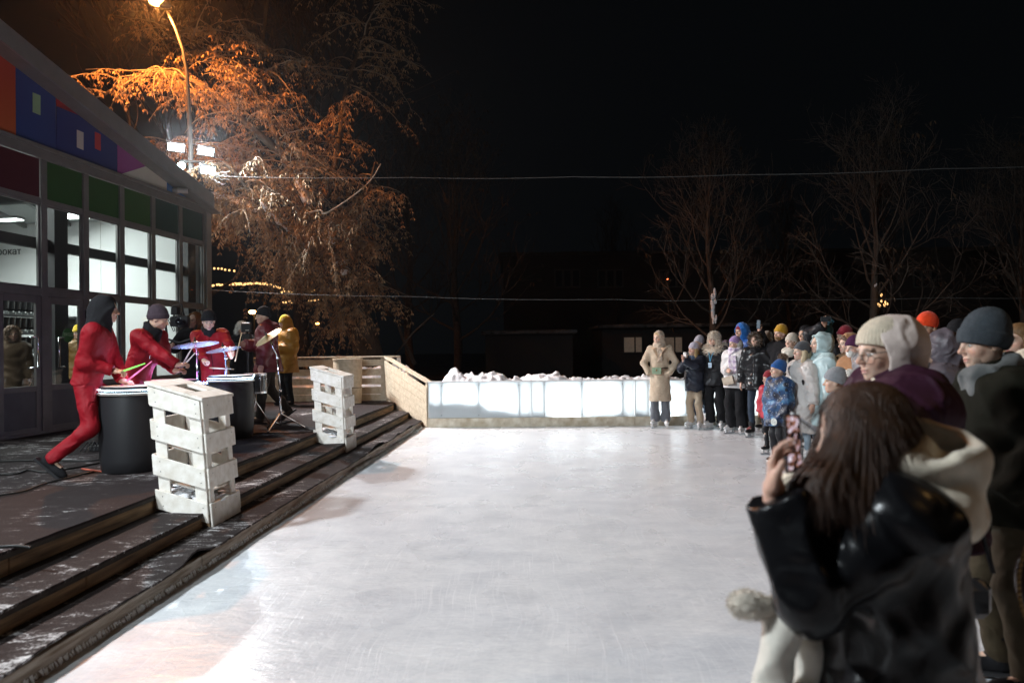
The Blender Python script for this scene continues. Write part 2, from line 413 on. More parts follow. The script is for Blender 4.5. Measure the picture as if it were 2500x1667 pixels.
# icy fringe hanging on the lowest board
fr = MB(); r = random.Random(3); y = 2.2
while y < 13.3:
    x = stepx(*CURB, y) + .002; h = r.uniform(.012, .04) * (1.4 if y > 6 else 1); w_ = r.uniform(.004, .012)
    fr.add([(x, y - w_, .028 + r.uniform(0, .02)), (x, y + w_, .03 + r.uniform(0, .02)), (x + .012, y, .03 - h), (x + r.uniform(.008, .02), y, .02)], [(0, 3, 1), (0, 2, 3), (3, 2, 1)])
    y += r.uniform(.01, .03)
tag(fr.build('ice_fringe', mat('fringe_ice', (.62, .6, .58), .35, .5), steps), kind='stuff')
# snow ridge against the curb at the far end and along the boards
def ridge(name, pts, wd, ht, n=160, seed=1, m=SNOW):
    V = []; F = []; r = random.Random(seed); K = 7; P = [Vector(p) for p in pts]
    L = [0]; 
    for a, b in zip(P, P[1:]): L.append(L[-1] + (b - a).length)
    for i in range(n + 1):
        d = L[-1] * i / n; j = max(0, min(len(P) - 2, next((k for k in range(len(L) - 1) if L[k + 1] >= d), len(P) - 2)))
        q = P[j].lerp(P[j + 1], (d - L[j]) / max(1e-6, L[j + 1] - L[j])); t = (P[j + 1] - P[j]).normalized(); nrm = Vector((t.y, -t.x, 0))
        hh = ht * (.7 + .5 * math.sin(d * 2.1 + seed) * math.sin(d * .9)) * r.uniform(.75, 1.2)
        for k in range(K):
            u = k / (K - 1) * 2 - 1
            V.append(q + nrm * (u * wd * r.uniform(.85, 1.1)) + Vector((0, 0, -.01 + hh * max(0, 1 - u * u) ** .8 + r.uniform(-.006, .006) * ht * 8)))
    for i in range(n):
        for k in range(K - 1): F.append((i * K + k, i * K + k + 1, (i + 1) * K + k + 1, (i + 1) * K + k))
    return MB().add(V, F).build(name, m, smooth=True)
GRIMY = mat('grimy_snow', (.5, .47, .43), .8, .2, var=.4, vscale=9, bump=.8, bscale=30)
tag(ridge('snow_ridge', [(stepx(*CURB, 7) + .0, 7, 0), (stepx(*CURB, 10.5) + .02, 10.5, 0), (stepx(*CURB, 13.1) + .03, 13.1, 0)], .06, .055, 200, 4, GRIMY), kind='stuff')
tag(ridge('snow_ridge', [(-1.6, 13.12, 0), (3, 13.0, 0), (9, 12.86, 0)], .05, .018, 200, 9, GRIMY), kind='stuff')

# ================================================================== glowing boards across the far end
BA = Vector((-1.635, 13.2, 0)); BB = Vector((3.25, 13.06, 0)); bd = (BB - BA).normalized(); bn = Vector((bd.y, -bd.x, 0))   # bn faces the camera
KICK = mat('kick_board', (.62, .57, .48), .6, var=.2, vscale=7, dirt=(.38, .30, .2), bump=.3)
CAPM = mat('board_cap', (.7, .72, .73), .45)
PANEL = bpy.data.materials.new('milky_panel'); PANEL.use_nodes = True; N_, L_ = nodes(PANEL)
b_ = N_['Principled BSDF']; b_.inputs['Base Color'].default_value = (.66, .70, .72, 1); b_.inputs['Roughness'].default_value = .25; b_.inputs['Specular IOR Level'].default_value = .4
tr_ = N_.new('ShaderNodeBsdfTranslucent'); tr_.inputs[0].default_value = (.90, .92, .93, 1)
mx_ = N_.new('ShaderNodeMixShader'); mx_.inputs[0].default_value = .62; L_.new(b_.outputs[0], mx_.inputs[1]); L_.new(tr_.outputs[0], mx_.inputs[2]); L_.new(mx_.outputs[0], N_['Material Output'].inputs[0])
LIT = emis('light_box_face', (.92, .98, 1.0), 15.0); LIT_DIM = emis('light_box_dim', (.92, .98, 1.0), 3.6)
RIB = mat('board_rib', (.12, .13, .14), .5, metal=.4)
rb_ = random.Random(5)
for k in range(7):
    a = BA + bd * (1.985 * k); nm = ['beside the slatted stair rail', 'second from the stair rail', 'behind the woman in the long beige coat', 'behind the skater in the white fur hat', 'behind the crowd at the far end', 'hidden far behind the crowd', 'at the far right corner of the rink'][k]
    t = wthing('rink_board', 'frosted glowing rink board ' + nm, 'rink board', tuple(a), 'glowing boards round the ice'); L_b = 1.985
    def P(u, n, z): return a + bd * u + bn * n + Vector((0, 0, z))
    def slab(u0, u1, n0, n1, z0, z1, ch=0): return MB().pbox(P((u0 + u1) / 2, (n0 + n1) / 2, (z0 + z1) / 2), bd * ((u1 - u0) / 2), bn * ((n1 - n0) / 2), (0, 0, (z1 - z0) / 2), ch)
    slab(.006, L_b - .006, -.012, .0, .182, .855).build('front_panel', PANEL, t)
    slab(.0, L_b - .004, -.02, .012, -.01, .176, .004).build('kick_board', KICK, t)
    slab(.0, L_b - .002, -.13, .016, .858, .885, .005).build('top_cap', CAPM, t)
    slab(.004, .022, -.11, .006, .18, .857).build('end_post', CAPM, t)
    bk = slab(.0, L_b, -.135, -.128, .0, .857); bk.build('back_sheet', CAPM, t)
    for u in (.26, .98, 1.76):
        slab(u - .014, u + .014, -.045, -.016, .18, .857).build('rib', RIB, t)
        for z in (.23, .80):
            q = P(u, 0, z); MB().lathe([(.009, 0), (.009, .004), (.004, .006), (.0001, .006)], 8, q, bn).build('screw', CHROME, t)
    # light boxes behind the panel, bedded in blown snow
    for (u0, u1) in ((.28, .965), (.995, 1.74)):
        z0, z1 = .2, .80 - rb_.uniform(0, .05)
        pts = []
        for i in range(40):
            an = 2 * PI * i / 40; cx = math.copysign(abs(math.cos(an)) ** .45, math.cos(an)); sx = math.copysign(abs(math.sin(an)) ** .45, math.sin(an))
            pts.append(P((u0 + u1) / 2 + cx * (u1 - u0) / 2, -.075, (z0 + z1) / 2 + sx * (z1 - z0) / 2))
        MB().prism(pts, -bn * .03).build('light_box', LIT, t)
    for (u0, u1) in ((.03, .24), (1.785, 1.96)):
        slab(u0, u1, -.11, -.1, .2, .84).build('side_light', LIT_DIM, t)
    # snow in the cavity
    V = []; F = []; n = 60
    for i in range(n + 1):
        u = .025 + (L_b - .035) * i / n
        if k == 0: hz = .47 - .02 * math.sin(u * 9) if u < 1.0 else .30 + .05 * math.sin(u * 6)
        if k == 0 and 1.0 <= u < 1.25: hz = .47 - (u - 1.0) * .75
        if k: hz = .205 + .025 * math.sin(u * 5 + k) + (.07 * math.exp(-((u - 1.75) / .12) ** 2)) + (.06 * math.exp(-((u - .1) / .15) ** 2))
        hz += rb_.uniform(-.012, .012)
        V += [P(u, -.018, .17), P(u, -.022, hz - .03), P(u, -.05, hz), P(u, -.07, hz + .01), P(u, -.07, .17)]
    for i in range(n):
        for q in range(4): F.append((i * 5 + q, i * 5 + q + 1, (i + 1) * 5 + q + 1, (i + 1) * 5 + q))
    o = MB().add(V, F).build('trapped_snow', SNOW, t, smooth=True); tag(o, kind='stuff')

# snow heaped behind the boards and the fence
def fbm(x, y, seed, f0, octs, gain=.55, ridged=False):
    rs = np.random.RandomState(seed); out = np.zeros_like(x); amp = 1.0; f = f0
    for o in range(octs):
        G = rs.rand(256, 256); u = x * f + 100.3; v = y * f + 57.7; i = np.floor(u).astype(int); j = np.floor(v).astype(int); a, b = u - i, v - j
        a = a * a * (3 - 2 * a); b = b * b * (3 - 2 * b); g = lambda p, q: G[p % 256, q % 256]
        n = (g(i, j) * (1 - a) + g(i + 1, j) * a) * (1 - b) + (g(i, j + 1) * (1 - a) + g(i + 1, j + 1) * a) * b
        out += amp * ((1 - np.abs(2 * n - 1)) if ridged else n); amp *= gain; f *= 2.03
    return out
def heap(name, x0, x1, y0, y1, hf, nx, ny, seed, m=SNOW):
    X_, Y_ = np.meshgrid(np.linspace(x0, x1, nx + 1), np.linspace(y0, y1, ny + 1)); base = np.vectorize(hf)(X_, Y_)
    h = base * (.72 + .26 * fbm(X_, Y_, seed, .9, 3)) + .07 * fbm(X_, Y_, seed + 1, 3.2, 4, .6, True) + .075 * fbm(X_, Y_, seed + 2, 8, 5, .68) - .17
    u = (X_ - x0) / (x1 - x0); v = (Y_ - y0) / (y1 - y0); e = np.minimum(1, 2.6 * np.minimum(v, 1 - v) * (.8 + .5 * fbm(X_, Y_, seed + 5, 2.2, 3))) * np.minimum(1, 14 * np.minimum(u, 1 - u))
    V = np.stack([X_, Y_, -.02 + h * e ** .75], -1).reshape(-1, 3)
    F = [(j * (nx + 1) + i, j * (nx + 1) + i + 1, (j + 1) * (nx + 1) + i + 1, (j + 1) * (nx + 1) + i) for j in range(ny) for i in range(nx)]
    o = MB(); me = make_mesh(name, V, np.array(F), m, True); ob = bpy.data.objects.new(name, me); COL.objects.link(ob); return ob
def hf1(x, y):
    return (.79 + .25 * math.exp(-((x + 1.3) / .45) ** 2) + .17 * math.exp(-((x + .45) / .4) ** 2) + .10 * math.exp(-((x - .8) / .5) ** 2) + .08 * math.exp(-((x - 2.0) / .8) ** 2)) * (1 if y < 14.8 else .9)
tag(heap('snow_bank', -2.1, 9, 13.40, 15.9, hf1, 420, 120, 11), 'lumpy bank of shovelled snow behind the glowing boards', 'snow bank', kind='stuff')
tag(heap('snow_bank', -9.5, -1.9, 15.0, 17.2, lambda x, y: 1.02, 260, 60, 12), 'snow bank piled behind the slatted deck fence', 'snow bank', kind='stuff')

# ================================================================== deck fence and slanted stair rail
fence = wthing('slatted_fence', 'cream board fence with a flat handrail along the back of the deck', 'fence', (-5, 14.75, .4))
FY = 14.75; xl, xr = -8.2, -2.74
rows = [(.41, .55), (.556, .709), (.766, .899), (.957, 1.099), (1.16, 1.302)]
for (z0, z1) in rows:
    for (xa, xb) in ((xl, -5.72), (-5.71, xr)):
        MB().box(xa, xb, FY - .01 + rng.uniform(-.002, .002), FY + .012, z0, z1, .003).build('board', W_PAINT2, fence)
for x in (-7.6, -6.2, -5.06, -3.9, -2.80):
    MB().box(x - .045, x + .045, FY + .014, FY + .06, .4, 1.335, .003).build('post', W_PAINT2, fence)
MB().box(xl, -2.42, FY - .05, FY + .10, 1.337, 1.372, .004).build('handrail', W_PAINT2, fence)
MB().box(-2.5, -2.42, FY + .02, FY + .08, .0, 1.335, .003).build('post', W_PAINT, fence)
tag(ridge('snow_cap', [(-8, FY + .06, 1.305), (-2.9, FY + .06, 1.305)], .045, .03, 160, 22), kind='stuff').parent = None
rail = wthing('stair_rail', 'cream stair rail of slanted boards running down from the deck to the ice', 'railing', (-2.7, 14.6, .0))
RA = Vector((-2.735, 14.70, 0)); RB = Vector((-1.652, 13.215, 0)); rd = (RB - RA); rn = Vector((rd.y, -rd.x, 0)).normalized() * -1
if rn.y > 0: rn = -rn
def RP(t, z, n=0.0): return RA + rd * t + rn * n + Vector((0, 0, z))
ztop = lambda t: 1.275 + (.775 - 1.275) * t
nb = 5; bw = .145
for i in range(nb):
    z0a = ztop(0) - bw * i - .004 * 0; 
    for (ta, tb_) in ((0.0, 1.0),):
        za1, zb1 = ztop(0) - i * (bw + .009), ztop(1) - i * (bw + .009); za0, zb0 = za1 - bw, zb1 - bw
        pts = [(0, za1), (1, zb1)]
        lo = .02
        if zb0 < lo:
            tt = (za0 - lo) / (za0 - zb0) if za0 > lo else 0
            if zb1 < lo:
                t2 = (za1 - lo) / (za1 - zb1); pts = [(0, za1), (t2, lo)] + ([(tt, lo), (0, za0)] if za0 > lo else [(0, lo)])
            else: pts = [(0, za1), (1, zb1), (1, lo)] + ([(tt, lo), (0, za0)] if za0 > lo else [(0, lo)])
        else: pts += [(1, zb0), (0, za0)]
        MB().prism([RP(t, z) for t, z in pts], rn * (.022 + rng.uniform(-.003, .003))).build('board', W_PAINT2, rail)
# backing stringer and kick
MB().prism([RP(0, .62, -.004), RP(1, .15, -.004), RP(1, .0, -.004), RP(0, .0, -.004)], rn * -.03).build('stringer', W_PAINT2, rail)
MB().prism([RP(-.03, 1.372, .02), RP(1.01, .885, .02), RP(1.01, .85, .02), RP(-.03, 1.337, .02)], rn * -.12).build('handrail', W_PAINT2, rail)
for t_ in (.02, .36, .52, .97):
    zz = ztop(t_); MB().pbox(RP(t_, (zz + .03) / 2 + .02, -.03), rd.normalized() * .03, rn * .022, (0, 0, (zz + .05) / 2), .003).build('post', W_PAINT2, rail)

# white round table standing at the fence
bt = wthing('barrel_table', 'white round barrel table standing against the deck fence', 'table', (-3.46, 14.36, .4))
c0 = (-3.46, 14.36, .4)
MB().lathe([(.0, .0), (.275, .0), (.285, .3), (.295, .9), (.0, .9)], 40, c0).build('drum_wall', W_PAINT2, bt, smooth=35)
MB().lathe([(.0, .9), (.31, .9), (.312, .93), (.0, .93)], 40, c0).build('table_top', W_PAINT2, bt, smooth=35)
MB().lathe([(.29, .32), (.2935, .32), (.2935, .33), (.29, .33)], 40, c0).build('hoop', W_DARK, bt, smooth=35)

# ================================================================== planter boxes of white pallet boards on the steps
def pallet_box(px_top, px_bot, Y, label):
    """front right corner stands at (x, Y) on the lowest tread; boards slant up towards the deck"""
    fb = at_z(px_bot[0], px_bot[1], .125); t = wthing('pallet_planter', label, 'planter', tuple(fb), 'white pallet planters on the steps')
    top = at_y(px_top[0], px_top[1], fb.y); w_ = top - fb                     # lean included
    Hh = w_.length; w_.normalize(); u_ = Vector((-.415, -.0, .125)); v_ = Vector((.012, .53, 0.0))
    W = u_.length
    def Q(a, b, c): return fb + u_ * a + v_ * b + w_ * c                      # a: 0 right .. 1 left, b: 0 front .. 1 back, c: metres up
    th = .02
    def board(a0, a1, b0, b1, c0, c1, name, m=W_PAINT, low=None):
        ctr = Q((a0 + a1) / 2, (b0 + b1) / 2, (c0 + c1) / 2)
        MB().pbox(ctr, u_ * ((a1 - a0) / 2), v_ * ((b1 - b0) / 2), w_ * ((c1 - c0) / 2), .0035).build(name, m, t)
    ea = th / W; eb = th / .53
    bands = [(Hh - .022 - .155, Hh - .022), (Hh - .45, Hh - .295), (Hh - .735, Hh - .575), (Hh - 1.01, Hh - .855)]
    for i, (c0_, c1_) in enumerate(bands):
        j = rng.uniform(-.006, .006); o = rng.uniform(-.02, .02)
        if i < 3 or True:
            lo = c0_
            board(.012, 1.0 + ea * .5 + o, -eb, -.001, c0_ + j, c1_ + j, 'board')
            board(.01, 1.0, 1.001, 1 + eb, c0_ - j, c1_ - j, 'board')
        board(-ea, -.001, .0 + rng.uniform(-.03, .0), 1.0 + rng.uniform(0, .03), c0_ + .004, c1_ + .004, 'board')
        board(1.001, 1 + ea, .0, 1.0, c0_, c1_, 'board') if i < 3 else None
    board(-ea, -.001, .0, 1.0, .0, max(.05, bands[3][0] - .006), 'board')
    # upright blocks between the bands
    for (a0, a1) in ((.03, .26), (.74, .97)):
        board(a0, a1, .002, eb * 1.0, max(.02, .12 * a0), Hh - .03, 'upright'); board(a0, a1, 1 - eb, .998, .16 if a0 > .5 else .02, Hh - .03, 'upright')
    for (b0, b1) in ((.05, .2), (.8, .94)):
        board(.002, ea, b0, b1, .02, Hh - .03, 'upright')
    # inner liner: mid shelf and sides with the cut corner seen through the gaps
    board(.10, .90, .12, .88, Hh - .50, Hh - .485, 'shelf'); board(.10, .90, .12, .88, Hh - .80, Hh - .785, 'shelf')
    # bottom skirt on the step
    MB().prism([Q(.35, -.01, .0), Q(.01, -.01, .0), Q(.01, -.01, .10), Q(.35, -.01, .04)], v_.normalized() * .02).build('skirt_board', W_RAW, t)
    # top plate with a square hole: four planks round it
    tz0, tz1 = Hh - .02, Hh + .006
    for (a0, a1, b0, b1) in ((-.06, .28, -.055, 1.05), (.72, 1.06, -.055, 1.05), (.281, .719, -.055, .30), (.281, .719, .70, 1.05)):
        board(a0, a1, b0, b1, tz0, tz1, 'top_plank')
    # nails
    nm = MB()
    for (c0_, c1_) in bands:
        for a in (.10, .88):
            for c in (c0_ + .04, c1_ - .04):
                nm.lathe([(.004, 0), (.004, .002), (.0, .003)], 6, Q(a, -eb, c), -v_)
        for b in (.12, .88):
            nm.lathe([(.004, 0), (.004, .002), (.0, .003)], 6, Q(-ea, b, c1_ - .035), -u_)
    nm.build('nail', BLACK_METAL, t)
    # snow lying on the lower boards
    sn = MB(); r = random.Random(int(Y * 10))
    for i in range(60):
        a = r.uniform(.05, .95); b = r.uniform(.02, .95); c = bands[3][1] + .002
        q = Q(a, b, c - .02); s_ = r.uniform(.02, .05); sn.ball(q, (s_ * 1.4, s_ * 1.4, s_ * .3), 8, 5)
    tag(sn.build('snow_heap', SNOW, t, smooth=True), kind='stuff')
    return t
pallet_box((490, 971), (515, 1287), 5.5, 'white slatted pallet planter nearest the camera, beside the leftmost drummer')
pallet_box((835, 918), (843.6, 1103.6), 9.4, 'white slatted pallet planter farther down the steps, in front of the round table')
# ================================================================== pavilion with the glazed gable
FD = Vector((.1143, .9934, 0)).normalized(); FN = Vector((FD.y, -FD.x, 0)); FB = Vector((-7.736, 0, 0))
def FP(s, n, z): return FB + FD * s + FN * n + Vector((0, 0, z))
def flat_text(to, p_, X=None, Nr=None):
    X = X or FD; Nr = Nr or FN
    bpy.context.view_layer.update(); me = bpy.data.meshes.new_from_object(to.evaluated_get(bpy.context.evaluated_depsgraph_get())); nm = to.name
    bpy.data.objects.remove(to, do_unlink=True); o = bpy.data.objects.new(nm, me); COL.objects.link(o)
    o.matrix_world = Matrix(((X.x, 0, Nr.x, p_.x), (X.y, 0, Nr.y, p_.y), (0, 1, 0, p_.z), (0, 0, 0, 1))); return o
def s_at(px): return (12896.0 / (1442 - px)) / .9934
def on_facade(px, py, n=0.0): return at_plane(px, py, FB + FN * n, FN)
def s_of(p): return (p - FB).dot(FD)
def fbox(m, s0, s1, n0, n1, z0, z1, ch=0.0):
    return m.pbox(FP((s0 + s1) / 2, (n0 + n1) / 2, (z0 + z1) / 2), FD * ((s1 - s0) / 2), FN * ((n1 - n0) / 2), (0, 0, (z1 - z0) / 2), ch)
pav = wthing('rink_pavilion', 'grey glazed pavilion with a colourful gable mural beside the drum deck', 'building', tuple(FP(13, 0, .4)))
MS = [13.78 - .812 * k for k in range(12)]                 # mullion lines
S_END = 13.84; S0 = MS[-1]; MW = .055
fr_ = lambda name, s0, s1, n0, n1, z0, z1, m=STEEL_GREY, ch=.004: fbox(MB(), s0, s1, n0, n1, z0, z1, ch).build(name, m, pav)
for k, s in enumerate(MS):
    fr_('mullion', s - MW, s + MW, -.06, .03, .42 if k not in (6,) else 2.36, 4.27)
fr_('corner_post', S_END - .06, S_END + .12, -.12, .06, .4, 4.75, STEEL_LIGHT)
for (z0, z1, n1) in ((4.27, 4.45, .045), (3.64, 3.72, .018), (2.355, 2.45, .02)):
    fr_('transom', S0, S_END - .06, -.05, n1, z0, z1)
fr_('gutter_lip', S0, S_END - .06, .047, .085, 4.40, 4.45)
DOORS = (5, 6)                                             # bays with door leaves: between MS[5]..MS[4] and MS[6]..MS[5] etc
PCOL = {0: (.008, .048, .042), 1: (.008, .048, .042), 2: (.022, .095, .02), 3: (.022, .095, .024), 4: (.022, .09, .024), 5: (.07, .008, .02), 6: (.07, .008, .02), 7: (.02, .06, .25), 8: (.3, .03, .02), 9: (.02, .06, .25), 10: (.3, .03, .02)}
pm = {}
for k in range(len(MS) - 1):
    s1, s0 = MS[k] - MW, MS[k + 1] + MW
    c = PCOL[k]
    if c not in pm: pm[c] = mat('cladding_colour', c, .45, var=.08, vscale=3)
    fr_('cladding_panel', s0 + .004, s1 - .004, -.01, .006, 3.724, 4.266, pm[c])
    def pane(s0, s1, z0, z1, n=-.02): return fbox(MB(), s0, s1, n - .004, n + .004, z0, z1).build('window_pane', GLASS, pav)
    pane(s0 - .01, s1 + .01, 2.45, 3.64)
    # glazing beads
    bd_ = MB()
    for (a, b, c0, c1) in ((s0 - .0, s0 + .025, 2.452, 3.638), (s1 - .025, s1, 2.452, 3.638), (s0 + .026, s1 - .026, 2.452, 2.475), (s0 + .026, s1 - .026, 3.615, 3.638)):
        fbox(bd_, a, b, -.03, -.002, c0, c1)
    bd_.build('window_sash', STEEL_GREY, pav)
    if k in (4, 5):                                        # the two door leaves
        d = fbox(MB(), s0 + .0, s1, -.03, .012, .42, .5, .003); 
        fbox(d, s0 + .0, s0 + .085, -.03, .012, .5, 2.33, .003); fbox(d, s1 - .085, s1, -.03, .012, .5, 2.33, .003)
        fbox(d, s0 + .086, s1 - .086, -.03, .012, 2.235, 2.33, .003); fbox(d, s0 + .086, s1 - .086, -.03, .012, 1.0, 1.08, .003)
        dr = sub(d.build('door', STEEL_GREY, pav), pav)
        fbox(MB(), s0 + .09, s1 - .09, -.015, -.005, .5, 1.0).build('kick_panel', DOOR_PANEL, dr)
        fbox(MB(), s0 + .09, s1 - .09, -.018, -.010, 1.08, 2.235).build('window_pane', GLASS, dr)
        hs = s0 + .13 if k == 4 else s1 - .13
        h0, h1 = FP(hs, .012, 1.33), FP(hs, .012, 1.75); o_ = FN * .07; e_ = FD * (.1 if k == 4 else -.1)
        MB().tube([h0 + e_, h0 + e_ + o_, h0 + o_ * 1.0, h1 + o_, h1 + o_ + e_, h1 + e_], .014, 8).build('handle', CHROME, dr, smooth=True)
        if k == 4:
            for z in (2.05, .7): MB().lathe([(.0, 0), (.014, 0), (.014, .12), (0, .12)], 8, FP(s1 + .02, .03, z)).build('hinge', BLACK_METAL, dr, smooth=40)
            # round green sticker on the glass
            st = MB(); st.lathe([(0, 0), (.105, 0), (.105, .002), (0, .002)], 32, FP((s0 + s1) / 2 + .06, -.008, 1.79), FN)
            st.build('sticker', mat('sticker_green', (.03, .16, .035), .5), dr)
            tcv = bpy.data.curves.new('sticker_text', 'FONT'); tcv.body = 'ВХОД'; tcv.size = .062; tcv.align_x = 'CENTER'; tcv.align_y = 'CENTER'; tcv.extrude = .0006
            to = bpy.data.objects.new('sticker_lettering', tcv); COL.objects.link(to); tcv.materials.append(mat('sticker_print', (.5, .7, .45), .6))
            X_ = FD; Z_ = Vector((0, 0, 1)); Nn = FN
            p_ = FP((s0 + s1) / 2 + .06, -.0045, 1.80) - Vector(dr['_o'])
            to = flat_text(to, p_); to.parent = dr
    else:
        pane(s0 - .01, s1 + .01, 1.10, 2.355); fr_('sill_rail', s0 - .001, s1 + .001, -.045, .016, 1.03, 1.10)
        fr_('kick_panel', s0, s1, -.02, .0, .44, 1.03, DOOR_PANEL)
        bd_ = MB()
        for (a, b, c0, c1) in ((s0 - .0, s0 + .025, 1.102, 2.353), (s1 - .025, s1, 1.102, 2.353)): fbox(bd_, a, b, -.03, -.002, c0, c1)
        bd_.build('window_sash', STEEL_GREY, pav)
fr_('threshold', S0, S_END, -.06, .05, .40, .44, STEEL_GREY)
fr_('door_head', MS[6], MS[4], -.055, .024, 2.335, 2.40)
# gable wall behind the mural, mural colours, roof
RN = .30
r0, r1 = on_facade(0, 46, RN), on_facade(523, 476, RN); sl = (r1.z - r0.z) / (s_of(r1) - s_of(r0))
b0, b1 = on_facade(0, 96, RN), on_facade(496, 487, RN); slb = (b1.z - b0.z) / (s_of(b1) - s_of(b0))
zt = lambda s: r0.z + sl * (s - s_of(r0)); zb = lambda s: b0.z + slb * (s - s_of(b0))
sA, sE = .2, s_of(r1)
MB().prism([FP(sA, .0, 4.44), FP(S_END, .0, 4.44), FP(S_END, 0, zb(S_END) + .12), FP(sA, 0, zb(sA) + .12)], FN * -.1).build('gable_wall', STEEL_GREY, pav)
MB().prism([FP(sA, RN, zb(sA)), FP(sE, RN, zb(sE)), FP(sE, RN, zt(sE)), FP(sA, RN, zt(sA))], FN * -.035).build('roof_fascia', STEEL_LIGHT, pav)
MB().prism([FP(sA, RN - .036, zt(sA) - .09), FP(sE - .01, RN - .036, zt(sE) - .09), FP(sE - .01, RN - .036, zt(sE) - .005), FP(sA, RN - .036, zt(sA) - .005)], FN * -6.5).build('roof', STEEL_LIGHT, pav)
MB().prism([FP(sA, RN - .036, zb(sA) + .01), FP(S_END + .1, RN - .036, zb(S_END + .1) + .01), FP(S_END + .1, RN - .036, zb(S_END + .1) + .03), FP(sA, RN - .036, zb(sA) + .03)], FN * -.27).build('soffit', STEEL_GREY, pav)
def mur(pts, col, col2=None, n=.012, name='mural_panel'):
    poly = []
    for p in pts:
        if isinstance(p[1], str):
            s = s_at(p[0]); z = {'t': zb(s) + .03, 'b': 4.455}[p[1]]; poly.append(FP(s, n, z))
        else: poly.append(on_facade(p[0], p[1], n))
    m = mat('mural_colour', col, .5, var=.05, vscale=2)
    if col2:
        N, L = nodes(m); tc = N.new('ShaderNodeTexCoord'); sx = N.new('ShaderNodeSeparateXYZ'); L.new(tc.outputs['Generated'], sx.inputs[0])
        r = N.new('ShaderNodeValToRGB'); L.new(sx.outputs['Z'], r.inputs['Fac']); r.color_ramp.elements[0].color = (*col2, 1); r.color_ramp.elements[1].color = (*col, 1)
        L.new(r.outputs[0], N['Principled BSDF'].inputs['Base Color'])
    MB().prism(poly, FN * -.008).build(name, m, pav)
BLUE = (.02, .055, .21); NAVY = (.012, .035, .17); RED = (.38, .02, .03)
mur([(-420, 'b'), (40.5, 'b'), (40.5, 't'), (-420, 't')], (.36, .015, .035), (.5, .10, .03))
mur([(41, 'b'), (138.5, 'b'), (138.5, 't'), (41, 't')], BLUE)
mur([(139, 260), (204, 257), (204, 't'), (139, 't')], RED)
mur([(139, 'b'), (288.5, 'b'), (288.5, 't'), (205, 't'), (204.5, 257.4), (139, 260.4)], NAVY)
mur([(289, 'b'), (294, 'b'), (384, 397), (384, 't'), (289, 't')], (.30, .06, .26))
mur([(295, 'b'), (409, 'b'), (409, 't'), (385, 't'), (385, 397.4)], (.62, .60, .52))
mur([(410, 'b'), (494, 'b'), (494, 't'), (410, 't')], (.055, .17, .42))
for (x0, y0, x1, y1, c) in ((80, 226, 99, 282, (.30, .46, .27)), (188, 317, 204, 367, (.62, .56, .52)), (232, 322, 246, 369, (.5, .03, .04))):
    d = (y1 - y0)
    mur([(x0, y0 + d * .86), (x1, y1), (x1, y0 + d * .14), (x0, y0)], c, None, .016, 'mural_window')
mur([(482, 471), (494, 487), (494, 496), (490, 488)], (.5, .05, .09), None, .016)
# small camera and lamp on the eave band
sc_ = wthing('security_camera', 'small white bullet camera on the blue end of the gable', 'camera', tuple(on_facade(425, 466, .05)))
p = on_facade(425, 466, .02); MB().lathe([(0, 0), (.055, 0), (.055, .09), (.03, .11), (0, .11)], 14, p, FN).build('bracket', mat('weathered_white', (.45, .42, .38), .6), sc_, smooth=40)
p = on_facade(437, 466, .14); MB().lathe([(0, 0), (.045, 0), (.05, .02), (.05, .17), (.04, .18), (0, .18)], 14, p - FD * .05, FD * .5 + FN * .8).build('body', mat('camera_white', (.6, .58, .55), .5), sc_, smooth=40)
MB().lathe([(0, 0), (.032, 0), (.032, .01), (0, .01)], 12, p - FD * .05 + (FD * .5 + FN * .8).normalized() * .18, FD * .5 + FN * .8).build('lens', BLACK_METAL, sc_)
# ------------------------------------------------------------------ inside the pavilion
ID = -4.6
def ibox(name, s0, s1, n0, n1, z0, z1, m, par=None, ch=.0): return fbox(MB(), s0, s1, n0, n1, z0, z1, ch).build(name, m, par or pav)
ibox('inner_floor', S0 - 3, S_END, ID - .1, -.1, .36, .41, mat('lobby_floor', (.06, .055, .05), .5))
seams = [S0 - 3 + 1.0 * i for i in range(20)]
for a, b in zip(seams, seams[1:]):
    ibox('wall_panel', a + .004, b - .004, ID - .1, ID, .4, 5.2, INT_WALL)
for n0 in (-4.6, -3.45, -2.3, -1.15):
    ibox('wall_panel', S_END + .02, S_END + .06, n0 + .004, n0 + 1.146, .4, 4.7, INT_WALL)
CEIL = mat('ceiling_sheet', (.42, .45, .44), .5, var=.1, vscale=2)
MB().prism([FP(S0 - 3, -.12, zb(S0 - 3) - .1), FP(S_END, -.12, zb(S_END) - .1), FP(S_END, -.12, zb(S_END) - .06), FP(S0 - 3, -.12, zb(S0 - 3) - .06)], FN * (ID + .1)).build('ceiling', CEIL, pav)
for s in (5.2, 7.6, 10.0, 12.4):
    z = zb(s) - .25; ibox('roof_beam', s - .07, s + .07, ID, -.3, z - .1, z + .1, INT_DARK)
for n in (-1.0, -2.0, -3.0, -4.0):
    MB().pbox(FP(9, n, zb(9) - .14), FD * 5 + Vector((0, 0, slb * 5)), FN * .04, (0, 0, .04)).build('purlin', STEEL_LIGHT, pav)
ibox('cross_beam', S0, S_END - .3, -.34, -.24, 3.05, 3.2, INT_DARK)
for s in (10.25, 13.62, 6.2): ibox('column', s - .13, s + .13, -.42, -.16, .4, 5.0, INT_DARK)
zs_ = at_plane(50, 657, FP(0, -2.9, 0), FN).z; ibox('soffit_box', S0 - 2, 10.75, -3.2, -2.9, 1.95, zs_, INT_SOFFIT)
ibox('wall_band', 10.9, 13.8, ID, ID + .04, 2.72, 2.95, STEEL_GREY); 
TUBE = emis('ceiling_tube', (.95, 1, .97), 9.0)
